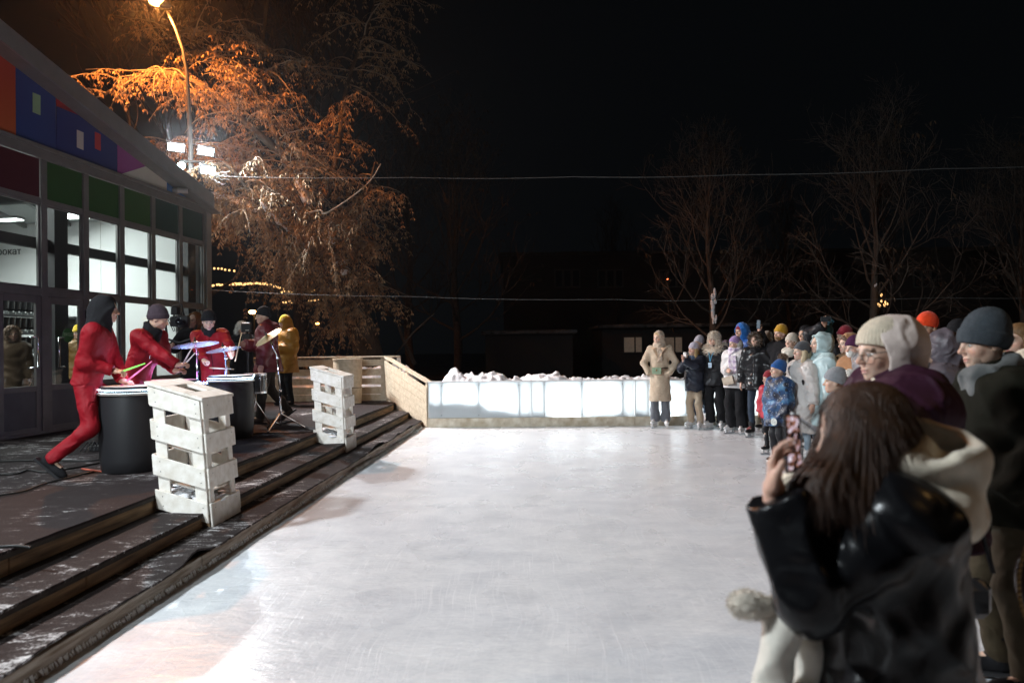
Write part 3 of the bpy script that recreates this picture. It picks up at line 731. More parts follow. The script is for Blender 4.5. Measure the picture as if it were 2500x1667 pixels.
for s in (5.4, 7.2, 8.75, 10.9, 12.6):
    for n in (-1.6, -3.4):
        z = min(zb(s) - .55, 4.55); t_ = sub(ibox('ceiling_lamp', s - .10, s + .10, n - .45, n + .45, z, z + .05, STEEL_LIGHT), pav)
        ibox('diffuser', s - .085, s + .085, n - .43, n + .43, z - .018, z - .001, TUBE, t_)
for s in (6.5, 9.4, 12.2):
    l = bpy.data.lights.new('hall_light', 'AREA'); l.energy = 140; l.color = (.95, 1, .97); l.size = 2.0; l.shape = 'RECTANGLE'; l.size_y = .5
    o = bpy.data.objects.new('hall_light', l); COL.objects.link(o); o.location = FP(s, -2.4, min(zb(s) - .62, 4.4)); o.rotation_euler = (0, math.radians(-18), 0)
# lettering on the inside wall
EW = FP(S_END + .012, 0, 0); q0 = at_plane(1.0, 617, EW, FD); q1 = at_plane(51.5, 612, EW, FD)
tcv = bpy.data.curves.new('rental_lettering', 'FONT'); tcv.body = 'прокат'; tcv.align_x = 'RIGHT'; tcv.extrude = .003
wd_ = (q1 - q0).length; tcv.size = wd_ / 2.36
to = bpy.data.objects.new('rental_lettering', tcv); COL.objects.link(to); tcv.materials.append(mat('letter_black', (.015, .015, .015), .6))
p_ = at_plane(51.5, 621, EW, FD) - Vector(pav['_o']); X_, Z_, Nn = FD, Vector((0, 0, 1)), FN
to = flat_text(to, p_, FN, -FD); to.parent = pav
# shelves of hire skates
SK_B = mat('hire_skate_black', (.02, .02, .022), .35, .6); SK_S = mat('hire_skate_steel', (.6, .62, .62), .3, metal=.9)
def skate_mesh():
    m = MB(); m.cur = 0
    m.ball((0, .05, .10), (.045, .13, .05), 8, 6); m.tube([(0, -.06, .10), (0, -.065, .19), (0, -.07, .27)], [.05, .047, .052], 8)
    m.cur = 1; m.box(-.006, .006, -.14, .17, .0, .035); m.box(-.02, .02, -.1, -.04, .03, .06); m.box(-.02, .02, .04, .10, .03, .06)
    return make_mesh('hire_skate', m.V, m.F, [SK_B, SK_S], 50, m.fm)
skm = skate_mesh(); cnt = 0
def rack(s0, s1, n, zs, label, blue=None):
    global cnt
    t = wthing('skate_rack', label, 'rack', tuple(FP((s0 + s1) / 2, n, .41)))
    for z in zs: fbox(MB(), s0, s1, n - .18, n + .18, z - .03, z, .003).build('shelf', INT_DARK, t)
    fbox(MB(), s0 - .03, s0 - .001, n - .19, n + .19, .42, zs[-1] + .30, .003).build('side_panel', blue or INT_DARK, t)
    fbox(MB(), s1 + .001, s1 + .03, n - .19, n + .19, .42, zs[-1] + .02, .003).build('side_panel', INT_DARK, t)
    for z in zs:
        s = s0 + .08
        while s < s1 - .06 and cnt < 300:
            o = bpy.data.objects.new('hire_skate', skm); COL.objects.link(o); cnt += 1
            d = (FN * -1 + FD * rng.uniform(-.15, .15)).normalized()
            o.location = FP(s, n + .02, z + .001); o.rotation_euler = (0, 0, math.atan2(d.y, d.x) + PI / 2 + PI); s += .125
            tag(o, 'black hire skate standing among others on the pavilion shelves', 'skate', 'hire skates on the pavilion racks')
BLUEP = mat('rack_blue', (.03, .10, .32), .5)
rack(10.95, 13.3, -2.6, (.85, 1.2, 1.55, 1.9, 2.22), 'tall rack of black hire skates with a blue end panel behind the glass', BLUEP)
rack(8.5, 10.6, -2.75, (.85, 1.2, 1.5, 1.78), 'rack of black hire skates behind the pavilion door')
rack(5.6, 8.3, -2.4, (.85, 1.25, 1.62, 1.98), 'rack of black hire skates at the near end of the hall')

# ================================================================== lamp mast with floodlights and sodium lamp
mast = wthing('lamp_mast', 'lamp mast with white floodlights and an orange street lamp above the pavilion roof', 'lamp mast', (-7.35, 15.75, 0))
mp0 = Vector((-7.36, 15.75, 0)); 
def A(px, py, Y=15.7): return at_y(px, py, Y)
MASTM = mat('mast_steel', (.06, .055, .05), .7, metal=.1)
pts = [mp0, A(466, 480), A(466, 380), A(462, 280), A(457, 180), A(446, 120), A(428, 70), A(408, 28)]
MB().tube(pts, [.08, .06, .055, .045, .04, .035, .03, .028], 10).build('pole', MASTM, mast, smooth=True)
lh = A(388, 6); dv = (A(398, 12) - A(372, -6)).normalized()
hd = MB(); hd.lathe([(0, -.30), (.06, -.29), (.12, -.2), (.15, 0), (.12, .2), (.05, .32), (0, .33)], 16, lh + Vector((0, 0, .07)), dv); hd.build('lamp_housing', MASTM, mast, smooth=True)
MB().ball(lh + Vector((0, -.04, .0)), (.21, .15, .10), 16, 10).build('lamp_globe', emis('sodium_lamp', (1.0, .50, .12), 30), mast, smooth=True)
for z in (418, 437):
    MB().tube([A(438, z - 25 + (418 - z) * 1.0, 15.62), A(500, z - 22 + (418 - z) * 1.0, 15.62)], .03, 8).build('crossbar', MASTM, mast)
FL = emis('floodlight_led', (.80, .95, 1.0), 70)
def flood(px, py, w_, h_, yaw):
    c = A(px, py, 15.45); aim = (Vector((yaw, 4.0, 0)) - c).normalized(); u = aim.cross(Vector((0, 0, 1))).normalized(); v = u.cross(aim)
    hb = sub(MB().pbox(c - aim * .05, u * (w_ / 2 + .03), v * (h_ / 2 + .03), aim * .045, .01).build('floodlight', BLACK_METAL, mast), mast)
    for i in range(3):
        zz = (i - 1) * h_ / 3; MB().pbox(c + v * zz + aim * .004, u * (w_ / 2), v * (h_ / 6 - .008), aim * .008, .003).build('led_bar', FL, hb)
    MB().tube([c - aim * .06 + u * (w_ / 2 + .05), c - aim * .16, c - aim * .06 - u * (w_ / 2 + .05)], .015, 6).build('bracket', MASTM, hb)
flood(430, 360, .32, .17, -.5); flood(505, 370, .28, .17, 2.5); flood(508, 416, .30, .18, 3.5); 
c = A(444, 405, 15.5); MB().lathe([(0, 0), (.07, .02), (.08, .06), (0, .06)], 12, c - Vector((0, .0, 0)), (.3, -1, -.3)).build('spot_lamp', FL, mast)
MB().tube([c, A(462, 392, 15.7)], .02, 6).build('bracket', MASTM, mast)
cb = MB(); r = random.Random(2); 
for i in range(7):
    q = A(508, 428, 15.5); pts = [q]
    for j in range(6): pts.append(pts[-1] + Vector((r.uniform(.03, .1), r.uniform(-.05, .05), r.uniform(-.07, .05))))
    cb.tube(pts, .008, 5)
cb.build('loose_cable', mat('cable_white', (.6, .62, .62), .5), mast)
# floodlight on the gable, just out of view on the left; street lamp behind the camera on the right
t = wthing('wall_floodlight', 'floodlight on a bracket on the pavilion gable left of the drummers', 'floodlight', tuple(FLOOD2))
aim_ = (Vector((2.0, 8.6, 0)) - FLOOD2).normalized(); ux_ = aim_.cross(Vector((0, 0, 1))).normalized(); uz_ = ux_.cross(aim_)
MB().pbox(FLOOD2 - aim_ * .05, ux_ * .24, uz_ * .18, aim_ * .05, .01).build('lamp_housing', BLACK_METAL, t); MB().pbox(FLOOD2 + aim_ * .006, ux_ * .21, uz_ * .15, aim_ * .004).build('lens', emis('floodlight_led', (.84, .96, 1.0), 40), t)
MB().tube([FLOOD2 - aim_ * .1, FLOOD2 - aim_ * .1 + Vector((-.3, 0, .1)), Vector((FB.x + .115 * FLOOD2.y + .0, FLOOD2.y, FLOOD2.z + .1))], .02, 6).build('bracket', MASTM, t)
t = wthing('lamp_mast', 'floodlight mast behind the camera lighting the near pallet planter', 'lamp mast', (FLOOD3.x, FLOOD3.y - .25, 0))
aim_ = (Vector((-3.3, 5.4, .7)) - FLOOD3).normalized(); ux_ = aim_.cross(Vector((0, 0, 1))).normalized(); uz_ = ux_.cross(aim_)
MB().tube([(FLOOD3.x, FLOOD3.y - .25, 0), (FLOOD3.x, FLOOD3.y - .25, FLOOD3.z)], [.08, .06], 10).build('pole', MASTM, t, smooth=True); MB().pbox(FLOOD3 - aim_ * .06, ux_ * .2, uz_ * .15, aim_ * .05, .01).build('lamp_housing', BLACK_METAL, t); MB().pbox(FLOOD3 + aim_ * .0, ux_ * .17, uz_ * .12, aim_ * .004).build('lens', emis('floodlight_led', (.84, .96, 1.0), 40), t)
p = SODIUM2; t = wthing('street_lamp', 'warm street lamp behind the crowd to the right of the camera', 'street lamp', (p.x, p.y - .12, 0))
MB().tube([(p.x, p.y - .2, 0), (p.x, p.y - .2, p.z + .1)], [.08, .05], 10).build('pole', MASTM, t, smooth=True)
MB().pbox(p + Vector((0, -.04, .07)), (.12, 0, 0), (0, .25, 0), (0, 0, .06), .02).build('lamp_housing', BLACK_METAL, t)

# ================================================================== wires across the rink
WIRE = mat('wire', (.16, .17, .17), .5)
def wire(pix, Ys, label, rad=.006, beads=0):
    P = [at_y(px, py, Y) for (px, py), Y in zip(pix, Ys)]; pts = []
    for a, b in zip(P, P[1:]):
        for i in range(8): pts.append(a.lerp(b, i / 8) - Vector((0, 0, .03 * math.sin(PI * i / 8))))
    pts.append(P[-1]); o = MB().tube(pts, rad, 5).build('overhead_wire', WIRE); tag(o, label, 'wire')
WIRE = mat('wire_dark', (.07, .075, .075), .6)
wire(((506, 430), (1000, 434), (1400, 432), (1800, 427), (2300, 412), (2700, 396)), (15.5, 15, 14.6, 14.2, 13.6, 13.2), 'upper slack wire running from the floodlights across the dark sky', .008)
wire(((511, 708), (1000, 724), (1500, 731), (1800, 730), (2300, 727), (2700, 722)), (13.9, 13.9, 13.8, 13.7, 13.6, 13.5), 'lower thin wire stretched above the glowing boards', .005)
# ================================================================== trees
BARK = mat('maple_bark', (.085, .062, .045), .85, .2, var=.45, vscale=9, bump=1.0, bscale=28, stretch=(1, 1, .35))
BARK3 = mat('dark_bark', (.05, .04, .034), .9, .1, var=.3, vscale=9)
DLEAF = mat('dark_dead_leaf', (.05, .035, .022), .8, .1, var=.4, vscale=2)
BARK2 = mat('linden_bark', (.062, .048, .039), .85, .2, var=.35, vscale=9, bump=.6, bscale=30, stretch=(1, 1, .35))
SEED = mat('maple_seed', (.31, .21, .115), .7, .2, var=.45, vscale=3.0, dirt=(.13, .065, .03))
TWIG = mat('twig', (.2, .155, .11), .8, .2)
tr = random.Random(21)
def smooth_path(P, sub=5):
    out = []
    for i in range(len(P) - 1):
        p0 = P[max(0, i - 1)]; p1 = P[i]; p2 = P[i + 1]; p3 = P[min(len(P) - 1, i + 2)]
        for k in range(sub):
            t = k / sub
            out.append(.5 * ((2 * p1) + (p2 - p0) * t + (2 * p0 - 5 * p1 + 4 * p2 - p3) * t * t + (3 * p1 - p0 - 3 * p2 + p3) * t ** 3))
    out.append(P[-1]); return out
maple = wthing('maple_tree', 'leaning maple hung with dry seed clusters beside the pavilion', 'tree', (-3.75, 17.6, 0))
def limb(pix, r0, r1, name='limb', sub=5):
    P = smooth_path([at_y(px, py, Y) for px, py, Y in pix], sub); n = len(P)
    R = [r0 + (r1 - r0) * i / (n - 1) for i in range(n)]
    R = [q * (1 + tr.uniform(-.06, .06)) for q in R]
    MB().tube(P, R, 10).build(name, BARK, maple, smooth=True); return P, R
b0_ = at_z(912, 1010, 0) ; 
trunk, trR = limb([(918, 1000, 17.8), (902, 880, 17.7), (878, 790, 17.6), (852, 715, 17.5), (830, 650, 17.4)], .40, .30, 'trunk', 6)
L1, _ = limb([(832, 655, 17.4), (800, 585, 17.3), (752, 500, 17.3), (715, 430, 17.2), (680, 350, 17.3), (650, 250, 17.6), (640, 120, 17.8), (660, -40, 18)], .17, .03)
L2, _ = limb([(838, 668, 17.4), (760, 620, 17.0), (690, 560, 16.6), (640, 505, 16.3), (590, 440, 16.1), (545, 395, 16.0), (480, 350, 16.1)], .11, .025)
L3, _ = limb([(735, 470, 17.3), (700, 440, 17.6), (640, 400, 17.8), (560, 370, 18.0), (470, 345, 18.3), (380, 360, 18.6)], .10, .03)
L4, _ = limb([(772, 530, 17.3), (810, 440, 17.8), (830, 330, 18.2), (850, 200, 18.6), (900, 60, 18.9), (930, -60, 19)], .11, .02)
L5, _ = limb([(818, 620, 17.4), (865, 560, 17.2), (895, 480, 17.0), (915, 400, 16.9)], .10, .02)
L6, _ = limb([(690, 380, 17.3), (600, 300, 17.0), (500, 215, 16.8), (400, 175, 16.7), (330, 185, 16.8), (250, 235, 16.9)], .10, .03)
L7, _ = limb([(665, 270, 17.5), (560, 180, 17.4), (470, 110, 17.4), (380, 60, 17.4), (280, 40, 17.5)], .08, .03)
L8, _ = limb([(480, 488, 19.0), (540, 490, 18.9), (600, 512, 18.7), (660, 540, 18.4), (760, 610, 17.8)], .17, .18)
L9, _ = limb([(845, 700, 17.5), (800, 690, 16.9), (720, 640, 16.5), (640, 600, 16.2)], .06, .02)
# white-lit crooked branch in front
MB().tube(smooth_path([at_y(x, y, Y) for x, y, Y in ((744, 522, 16.4), (783, 513, 16.2), (794, 522, 16.15), (860, 480, 16.1), (905, 440, 16.0), (930, 400, 15.9))], 3), [.022] * 6 + [.018] * 5 + [.012] * 5, 6).build('branch', mat('pale_twig', (.3, .26, .21), .8), maple, smooth=True)
# snow on limbs
def snow_on(P, R, i0, i1, name='limb_snow'):
    m = MB(); pts = [P[i] + Vector((0, -.3 * R[i], R[i] * .55)) for i in range(i0, i1)]
    m.tube(pts, [R[i] * (.75 if i0 < i < i1 - 1 else .2) * tr.uniform(.8, 1.15) for i in range(i0, i1)], 8); m.build(name, SNOW, maple, smooth=True)
snow_on(trunk, trR, 19, 25); snow_on(L1, [.2] * 40, 3, 7); snow_on(L1, [.17] * 40, 9, 15); snow_on(L8, [.17] * 40, 0, 15); snow_on(L2, [.09] * 40, 5, 17)
# secondary branches, hanging twigs and seed clusters
tw = MB(); clusters = []
def hang(p, d, L, droop, rad=.006, sub=5, seeds=True, dens=.135):
    pts = [p]; q = p.copy(); dd = d.normalized()
    for i in range(sub):
        dd = (dd + Vector((tr.uniform(-.18, .18), tr.uniform(-.18, .18), -droop / sub))).normalized(); q = q + dd * (L / sub); pts.append(q.copy())
    tw.tube(pts, [rad * (1 - .6 * i / sub) for i in range(sub + 1)], 3, False)
    if seeds:
        acc = tr.uniform(0, dens)
        for a, b in zip(pts[1:], pts[2:]):
            l = (b - a).length
            while acc < l:
                clusters.append(a.lerp(b, acc / l)); acc += dens * tr.uniform(.6, 1.5)
            acc -= l
    return pts
def bough(P, i0, i1, n, Lr, spread_up, tw_n, droop=2.2, Lt=(.45, 1.2), side=None):
    for _ in range(n):
        f = tr.uniform(i0, i1) * (len(P) - 1); i = int(min(f, len(P) - 2)); p = P[i].lerp(P[i + 1], f - i)
        a = tr.uniform(0, 2 * PI); d = Vector((math.cos(a), math.sin(a) * .8 - .15, tr.uniform(*spread_up)))
        if side: d.x += side
        L = tr.uniform(*Lr); pts = [p]; q = p.copy(); dd = d.normalized(); k = 7
        for j in range(k):
            dd = (dd + Vector((tr.uniform(-.25, .25), tr.uniform(-.25, .25), tr.uniform(-.30, .06)))).normalized(); q = q + dd * (L / k); pts.append(q.copy())
        tw.tube(pts, [.022 * (1 - .75 * j / k) for j in range(k + 1)], 4, False)
        for _ in range(tw_n):
            f2 = tr.uniform(.2, 1.0) * k; j = int(min(f2, k - 1)); pp = pts[j].lerp(pts[j + 1], f2 - j)
            a = tr.uniform(0, 2 * PI); hang(pp, Vector((math.cos(a) * .7, math.sin(a) * .7, tr.uniform(-.3, .5))), tr.uniform(*Lt), droop * tr.uniform(.7, 1.3))
bough(L1, .0, .95, 48, (.9, 2.4), (-.3, .9), 12, 1.6, (.3, .9))
bough(L1, .05, .45, 13, (.8, 2.2), (-.3, .4), 8, 3.0, (.7, 1.5))
bough(L2, .1, 1, 28, (.6, 1.7), (-.3, .6), 12, 2.4, (.35, 1.0))
bough(L3, .2, 1, 24, (.6, 1.7), (-.4, .8), 11, 1.6, (.3, .8))
bough(L4, .0, .95, 44, (.8, 2.3), (-.3, .8), 12, 1.5, (.3, .9))
bough(L5, .0, 1, 24, (.5, 1.5), (-.5, .6), 10, 2.0, (.3, .9), -.1)
bough(L6, .1, 1, 34, (.5, 1.6), (-.5, .6), 8, 1.8, (.25, .8))
bough(L7, .05, 1, 26, (.7, 1.9), (-.4, .8), 9, 1.6, (.3, .8))
bough(L8, .0, .9, 9, (.5, 1.2), (-.6, .6), 9)
bough(L9, .0, 1, 11, (.5, 1.1), (-.5, .3), 8, 3.2, (.7, 1.5))
bough(trunk, .55, 1, 20, (.6, 1.9), (-.3, .5), 10, 2.4, (.3, .8), .05)
bough(L2, .0, .4, 7, (.6, 1.4), (-.6, .2), 8, 3.4, (.8, 1.7))
tag(tw.build('twigs', TWIG, maple), kind='stuff')
# one seed cluster: a few winged seeds hanging in a tuft
def cluster_geo(r, s):
    V = []; F = []
    for _ in range(r.randint(3, 6)):
        a = r.uniform(0, 2 * PI); o = Vector((math.cos(a) * .35, math.sin(a) * .35, -.1)) * s; dn = Vector((math.cos(a) * r.uniform(.1, .6), math.sin(a) * r.uniform(.1, .6), -1)).normalized()
        L = s * r.uniform(.8, 1.4); sd = dn.cross(Vector((math.cos(a + 1.3), math.sin(a + 1.3), .2))).normalized() * s * .2; b = len(V)
        V += [o * .4, o + dn * L * .45 + sd, o + dn * L, o + dn * L * .5 - sd * .8]; F += [(b, b + 1, b + 2, b + 3)]
    return V, F
print('clusters', len(clusters))
tr.shuffle(clusters)
lampq = FLOOD + Vector((2.0, 1.0, -1.2))
clusters.sort(key=lambda p: (p - lampq).length * .6 + p.y * .5)
near, far = clusters[:300], clusters[300:]
protos = []
for i in range(6):
    V, F = cluster_geo(tr, .078); protos.append(make_mesh('seed_cluster', V, F, SEED))
for p in near:
    o = bpy.data.objects.new('seed_cluster', tr.choice(protos)); COL.objects.link(o); o.parent = maple; o.location = p - Vector(maple['_o']); o.rotation_euler = (0, 0, tr.uniform(0, 6.28)); s = tr.uniform(.7, 1.2); o.scale = (s, s, s)
cl = MB()
for p in far:
    V, F = cluster_geo(tr, .074 * tr.uniform(.7, 1.3)); cl.add([v + p for v in V], F)
tag(cl.build('seed_foliage', SEED, maple), kind='stuff')

# bare lindens beyond the boards on the right, and dark trees in the middle
def bare_tree(name, label, base, h, crown_r, seed, levels=4, snow=False, m=BARK2, group='bare lindens beyond the rink', lean=0.0, dead=0, leafm=None):
    r = random.Random(seed); t = wthing(name, label, 'tree', tuple(base), group); base = Vector(base)
    trk = MB(); br = MB(); lv = []
    P = [base + Vector((lean * z + .06 * math.sin(z * 1.3 + seed), .05 * math.cos(z * 1.1), z)) for z in np.linspace(0, h * .98, 16)]
    R = [max(.012, .155 * (h / 8) * (1 - i / 15.5) ** .8) for i in range(16)]
    trk.tube(P, R, 9); trk.build('trunk', m, t, smooth=True)
    def grow(p, d, L, rad, lev):
        k = 6; pts = [p]; q = p.copy(); dd = d.normalized()
        for j in range(k):
            up = .17 if lev < 2 else .03
            dd = (dd + Vector((r.uniform(-.17, .17), r.uniform(-.17, .17), up + r.uniform(-.12, .12)))).normalized(); q = q + dd * (L / k); pts.append(q.copy())
        br.tube(pts, [max(.0035, rad * (1 - .7 * j / k)) for j in range(k + 1)], 5 if lev == 0 else 3, False)
        if lev >= levels - 1:
            if r.random() < dead: lv.append(pts[-1])
            return
        for _ in range((6, 5, 4)[min(lev, 2)]):
            f = r.uniform(.25, 1) * k; j = int(min(f, k - 1)); pp = pts[j].lerp(pts[j + 1], f - j)
            dr = (pts[j + 1] - pts[j]).normalized(); a = r.uniform(0, 2 * PI); ref = dr.cross(Vector((math.cos(a), math.sin(a), .3))).normalized()
            grow(pp, dr * .75 + ref * r.uniform(.5, .9), L * r.uniform(.38, .62), rad * .5, lev + 1)
    nb_ = 19
    for i in range(nb_):
        u_ = i / (nb_ - 1); z = h * (.20 + .62 * u_); f = z / (h * .98) * 15; j = int(min(f, 14)); p = P[j].lerp(P[j + 1], f - j)
        a = i * 2.4 + r.uniform(-.4, .4); up = .75 + 1.5 * u_ + r.uniform(-.15, .25)
        if u_ < .25: up = .15 + r.uniform(0, .4)
        L = crown_r * (1.75 - 1.0 * u_) * r.uniform(.85, 1.15) * (.75 if u_ < .25 else 1); grow(p, Vector((math.cos(a), math.sin(a), up)), L, .045 * (h / 8) * (1 - .5 * u_), 0)
    tag(br.build('branches', m, t), kind='stuff')
    if lv:
        c_ = MB()
        for p in lv:
            V, F = cluster_geo(r, .12); c_.add([v + p for v in V], F)
        tag(c_.build('dead_leaves', leafm or SEED, t), kind='stuff')
    if snow:
        for (z0, s_) in snow:
            for _ in range(4):
                z = z0 + r.uniform(-.2, .2) * s_; f = z / (h * .98) * 15; j = int(min(f, 14)); p = P[j].lerp(P[j + 1], f - j)
                q = p + Vector((r.uniform(-.05, .05), -R[j] * .8, 0)); MB().ball(q, (.06 * s_ * r.uniform(.5, 1), .04, .14 * s_ * r.uniform(.5, 1.2)), 7, 5).build('snow_patch', SNOW, t, smooth=True)
    return t
def tb_(px, Y): p = at_y(px, 860, Y); return (p.x, p.y, -.03)
bare_tree('linden_tree', 'bare linden with bright snow patches on its trunk, behind the white fur hat', tb_(1737, 19.5), 7.2, 1.9, 5, snow=((2.95, 1.1), (2.6, 1.2), (2.35, .7), (1.75, .6), (1.45, .4), (1.1, .5)), dead=.02, leafm=DLEAF)
bare_tree('linden_tree', 'bare linden rising behind the beige pompom hat', tb_(2138, 18.5), 7.3, 2.0, 8, snow=((2.0, .5), (1.5, .4), (3.1, .3)), dead=.02, leafm=DLEAF)
bare_tree('linden_tree', 'bare linden cut by the right edge of the view', tb_(2500, 19), 7.0, 2.0, 13, dead=.02, leafm=DLEAF)
bare_tree('linden_tree', 'small dim rounded linden far off above the low brick building', tb_(1500, 33), 7.6, 2.3, 15, levels=3)
bare_tree('linden_tree', 'dim bare linden between the two brighter lindens', tb_(1925, 27), 7.0, 2.3, 18, levels=3)
bare_tree('dark_tree', 'dark broad tree barely seen right of the maple', tb_(1115, 24), 9.0, 2.6, 31, dead=.35, group='dark trees beyond the boards', m=BARK3, leafm=DLEAF, levels=3)
bare_tree('dark_tree', 'dark tree with thin boughs half hidden behind the maple crown', tb_(1000, 27), 10.0, 2.8, 33, dead=.3, group='dark trees beyond the boards', m=BARK3, leafm=DLEAF, levels=3)
bare_tree('dark_tree', 'tall dark tree behind the pavilion roof under the street lamp', tb_(420, 21), 13.0, 3.6, 37, dead=.5, group='dark trees beyond the boards', m=BARK3, leafm=DLEAF, levels=3)
bare_tree('dark_tree', 'tall dark tree above the top of the maple', tb_(740, 23), 14.5, 3.9, 39, dead=.4, group='dark trees beyond the boards', m=BARK3, leafm=DLEAF, levels=3)
# leaning cut stem by the maple
ls = MB(); ls.tube([at_y(1013, 890, 18.5), at_y(985, 830, 18.5), at_y(972, 790, 18.5)], [.06, .05, .04], 7); tag(ls.build('leaning_stake', BARK2, smooth=True), 'short leaning stake standing in the dark right of the maple trunk', 'stake')
ls = MB(); ls.tube([at_y(965, 865, 18.2), at_y(1010, 810, 18.0), at_y(1060, 765, 17.8)], [.03, .025, .015], 6); tag(ls.build('fallen_branch', BARK2, smooth=True), 'thin fallen branch slanting in the dark right of the maple trunk', 'branch')

# ================================================================== dim brick building and far lights
BRICK = bpy.data.materials.new('dim_brick'); BRICK.use_nodes = True; N_, L_ = nodes(BRICK)
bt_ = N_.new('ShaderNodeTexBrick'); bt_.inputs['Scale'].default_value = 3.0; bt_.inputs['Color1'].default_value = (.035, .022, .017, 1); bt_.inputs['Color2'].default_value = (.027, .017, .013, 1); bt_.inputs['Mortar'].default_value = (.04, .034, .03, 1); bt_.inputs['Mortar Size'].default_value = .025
tc_ = N_.new('ShaderNodeTexCoord'); mp_ = N_.new('ShaderNodeMapping'); mp_.inputs['Rotation'].default_value = (PI / 2, 0, 0); L_.new(tc_.outputs['Object'], mp_.inputs['Vector']); L_.new(mp_.outputs[0], bt_.inputs['Vector']); L_.new(bt_.outputs['Color'], N_['Principled BSDF'].inputs['Base Color']); N_['Principled BSDF'].inputs['Roughness'].default_value = .85
bY = 32.0; bb = wthing('brick_building', 'low dim brick building with dark windows beyond the rink', 'building', (6, bY, 0))
x0 = at_y(1230, 800, bY).x; x1 = at_y(2560, 800, bY).x; zt_ = at_y(1500, 622, bY).z; zm_ = at_y(1500, 755, bY).z
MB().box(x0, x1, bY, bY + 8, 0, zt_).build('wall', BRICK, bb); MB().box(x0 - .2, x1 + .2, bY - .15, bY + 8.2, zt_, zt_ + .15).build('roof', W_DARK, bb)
DKW = mat('dark_window', (.02, .022, .025), .15, .6); FRW = mat('window_frame_far', (.07, .062, .055), .6)
for px in (1385, 1490, 1640, 1860, 2040, 2260):
    a = at_y(px - 32, 658, bY); b = at_y(px + 32, 702, bY)
    f_ = sub(MB().box(a.x, b.x, bY - .05, bY + .03, b.z, a.z).build('window', FRW, bb), bb)
    wd = (b.x - a.x) / 3
    for i in range(3): MB().box(a.x + wd * i + .06, a.x + wd * (i + 1) - .06, bY - .06, bY - .051, b.z + .07, a.z - .07).build('pane', DKW, f_)
# annex with lit curtained windows
aY = 27.0; an = wthing('annex', 'low annex with two faintly lit curtained windows behind the woman in beige', 'building', (4.5, aY, 0))
ax0 = at_y(1470, 800, aY).x; ax1 = at_y(1860, 800, aY).x; az = at_y(1600, 800, aY).z
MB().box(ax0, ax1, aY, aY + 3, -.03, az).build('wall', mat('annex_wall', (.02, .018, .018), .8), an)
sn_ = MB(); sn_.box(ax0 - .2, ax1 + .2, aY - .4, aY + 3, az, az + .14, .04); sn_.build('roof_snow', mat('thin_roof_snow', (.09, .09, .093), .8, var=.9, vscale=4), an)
CURT = mat('lit_curtain', (.3, .25, .2), .8, var=.2, vscale=20, emit=(.9, .72, .55), estr=.045)
for (p0, p1) in ((1523, 1566), (1618, 1664)):
    a = at_y(p0, 824, aY); b = at_y(p1, 859, aY); f_ = sub(MB().box(a.x - .05, b.x + .05, aY - .06, aY - .01, b.z - .05, a.z + .05).build('window', mat('annex_frame', (.03, .03, .03), .6), an), an)
    m_ = a.x + (b.x - a.x) * .62
    MB().box(a.x, m_ - .03, aY - .075, aY - .062, b.z, a.z).build('curtain', CURT, f_); MB().box(m_ + .03, b.x, aY - .075, aY - .062, b.z, a.z).build('curtain', CURT, f_)
sh = wthing('snowy_shed', 'dark low shed with a strip of snow on its roof beyond the boards', 'shed', (1.2, 24, 0))
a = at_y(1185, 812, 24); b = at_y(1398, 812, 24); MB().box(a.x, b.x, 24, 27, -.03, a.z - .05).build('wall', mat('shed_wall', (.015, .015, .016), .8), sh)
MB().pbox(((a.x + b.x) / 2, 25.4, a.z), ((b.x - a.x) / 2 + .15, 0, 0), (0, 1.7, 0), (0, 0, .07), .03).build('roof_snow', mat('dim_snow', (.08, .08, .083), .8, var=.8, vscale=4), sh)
# far street lamps and string lights
def small_lamp(px, py, Y, label, s=.07, c=(1, .42, .10), e=14, pole=True, group=None, name='street_lamp'):
    p = at_y(px, py, Y); t = wthing(name, label, 'street lamp', (p.x, p.y, 0), group)
    if pole: MB().tube([(p.x, p.y, -.03), (p.x, p.y, p.z + .05)], [.06, .03], 6).build('pole', MASTM, t)
    MB().ball(p + Vector((-.05, -.1, 0)), (s * 1.5, s, s * .8), 10, 6).build('lamp_globe', emis('far_sodium', c, e), t, smooth=True)
small_lamp(2420, 645, 40, 'small orange street lamp low between the lindens', .10); small_lamp(2488, 617, 34, 'small orange street lamp at the right edge of the view', .11)
small_lamp(621, 762, 30, 'twin orange lamp glowing left of the dark beanie of the man in dark red', .11, (1, .5, .15), 25)
small_lamp(779, 790, 30, 'tiny orange lamp seen through the hanging seed clusters', .06); small_lamp(1631, 682, 30, 'tiny red lamp in front of the brick building', .03, (1, .15, .05), 6, False)
string = wthing('string_lights', 'rows of warm string lights on a far eave behind the maple', 'string lights', (-9, 27, 0))
SB = emis('string_bulb', (1, .55, .2), 2.2)
bulbs = []
for (xa, ya, xb, yb, n) in ((512, 697, 560, 694, 10), (566, 694, 650, 692, 40), (650, 692, 690, 706, 12), (690, 712, 770, 711, 14), (690, 738, 775, 733, 12), (512, 655, 570, 660, 7)):
    for i in range(n):
        t_ = i / max(1, n - 1); p = at_y(xa + (xb - xa) * t_ + tr.uniform(-2, 2), ya + (yb - ya) * t_ + tr.uniform(-1.5, 1.5), 27); bulbs.append(p)
bm_ = MB().ball((0, 0, 0), .045, 6, 4); bme = make_mesh('bulb', bm_.V, bm_.F, SB)
for p in bulbs:
    o = bpy.data.objects.new('bulb', bme); COL.objects.link(o); o.parent = string; o.location = p - Vector(string['_o'])
gl = wthing('string_lights', 'cluster of warm fairy lights on the linden trunk behind the pompom hat', 'string lights', tuple(at_y(2155, 735, 18.2)))
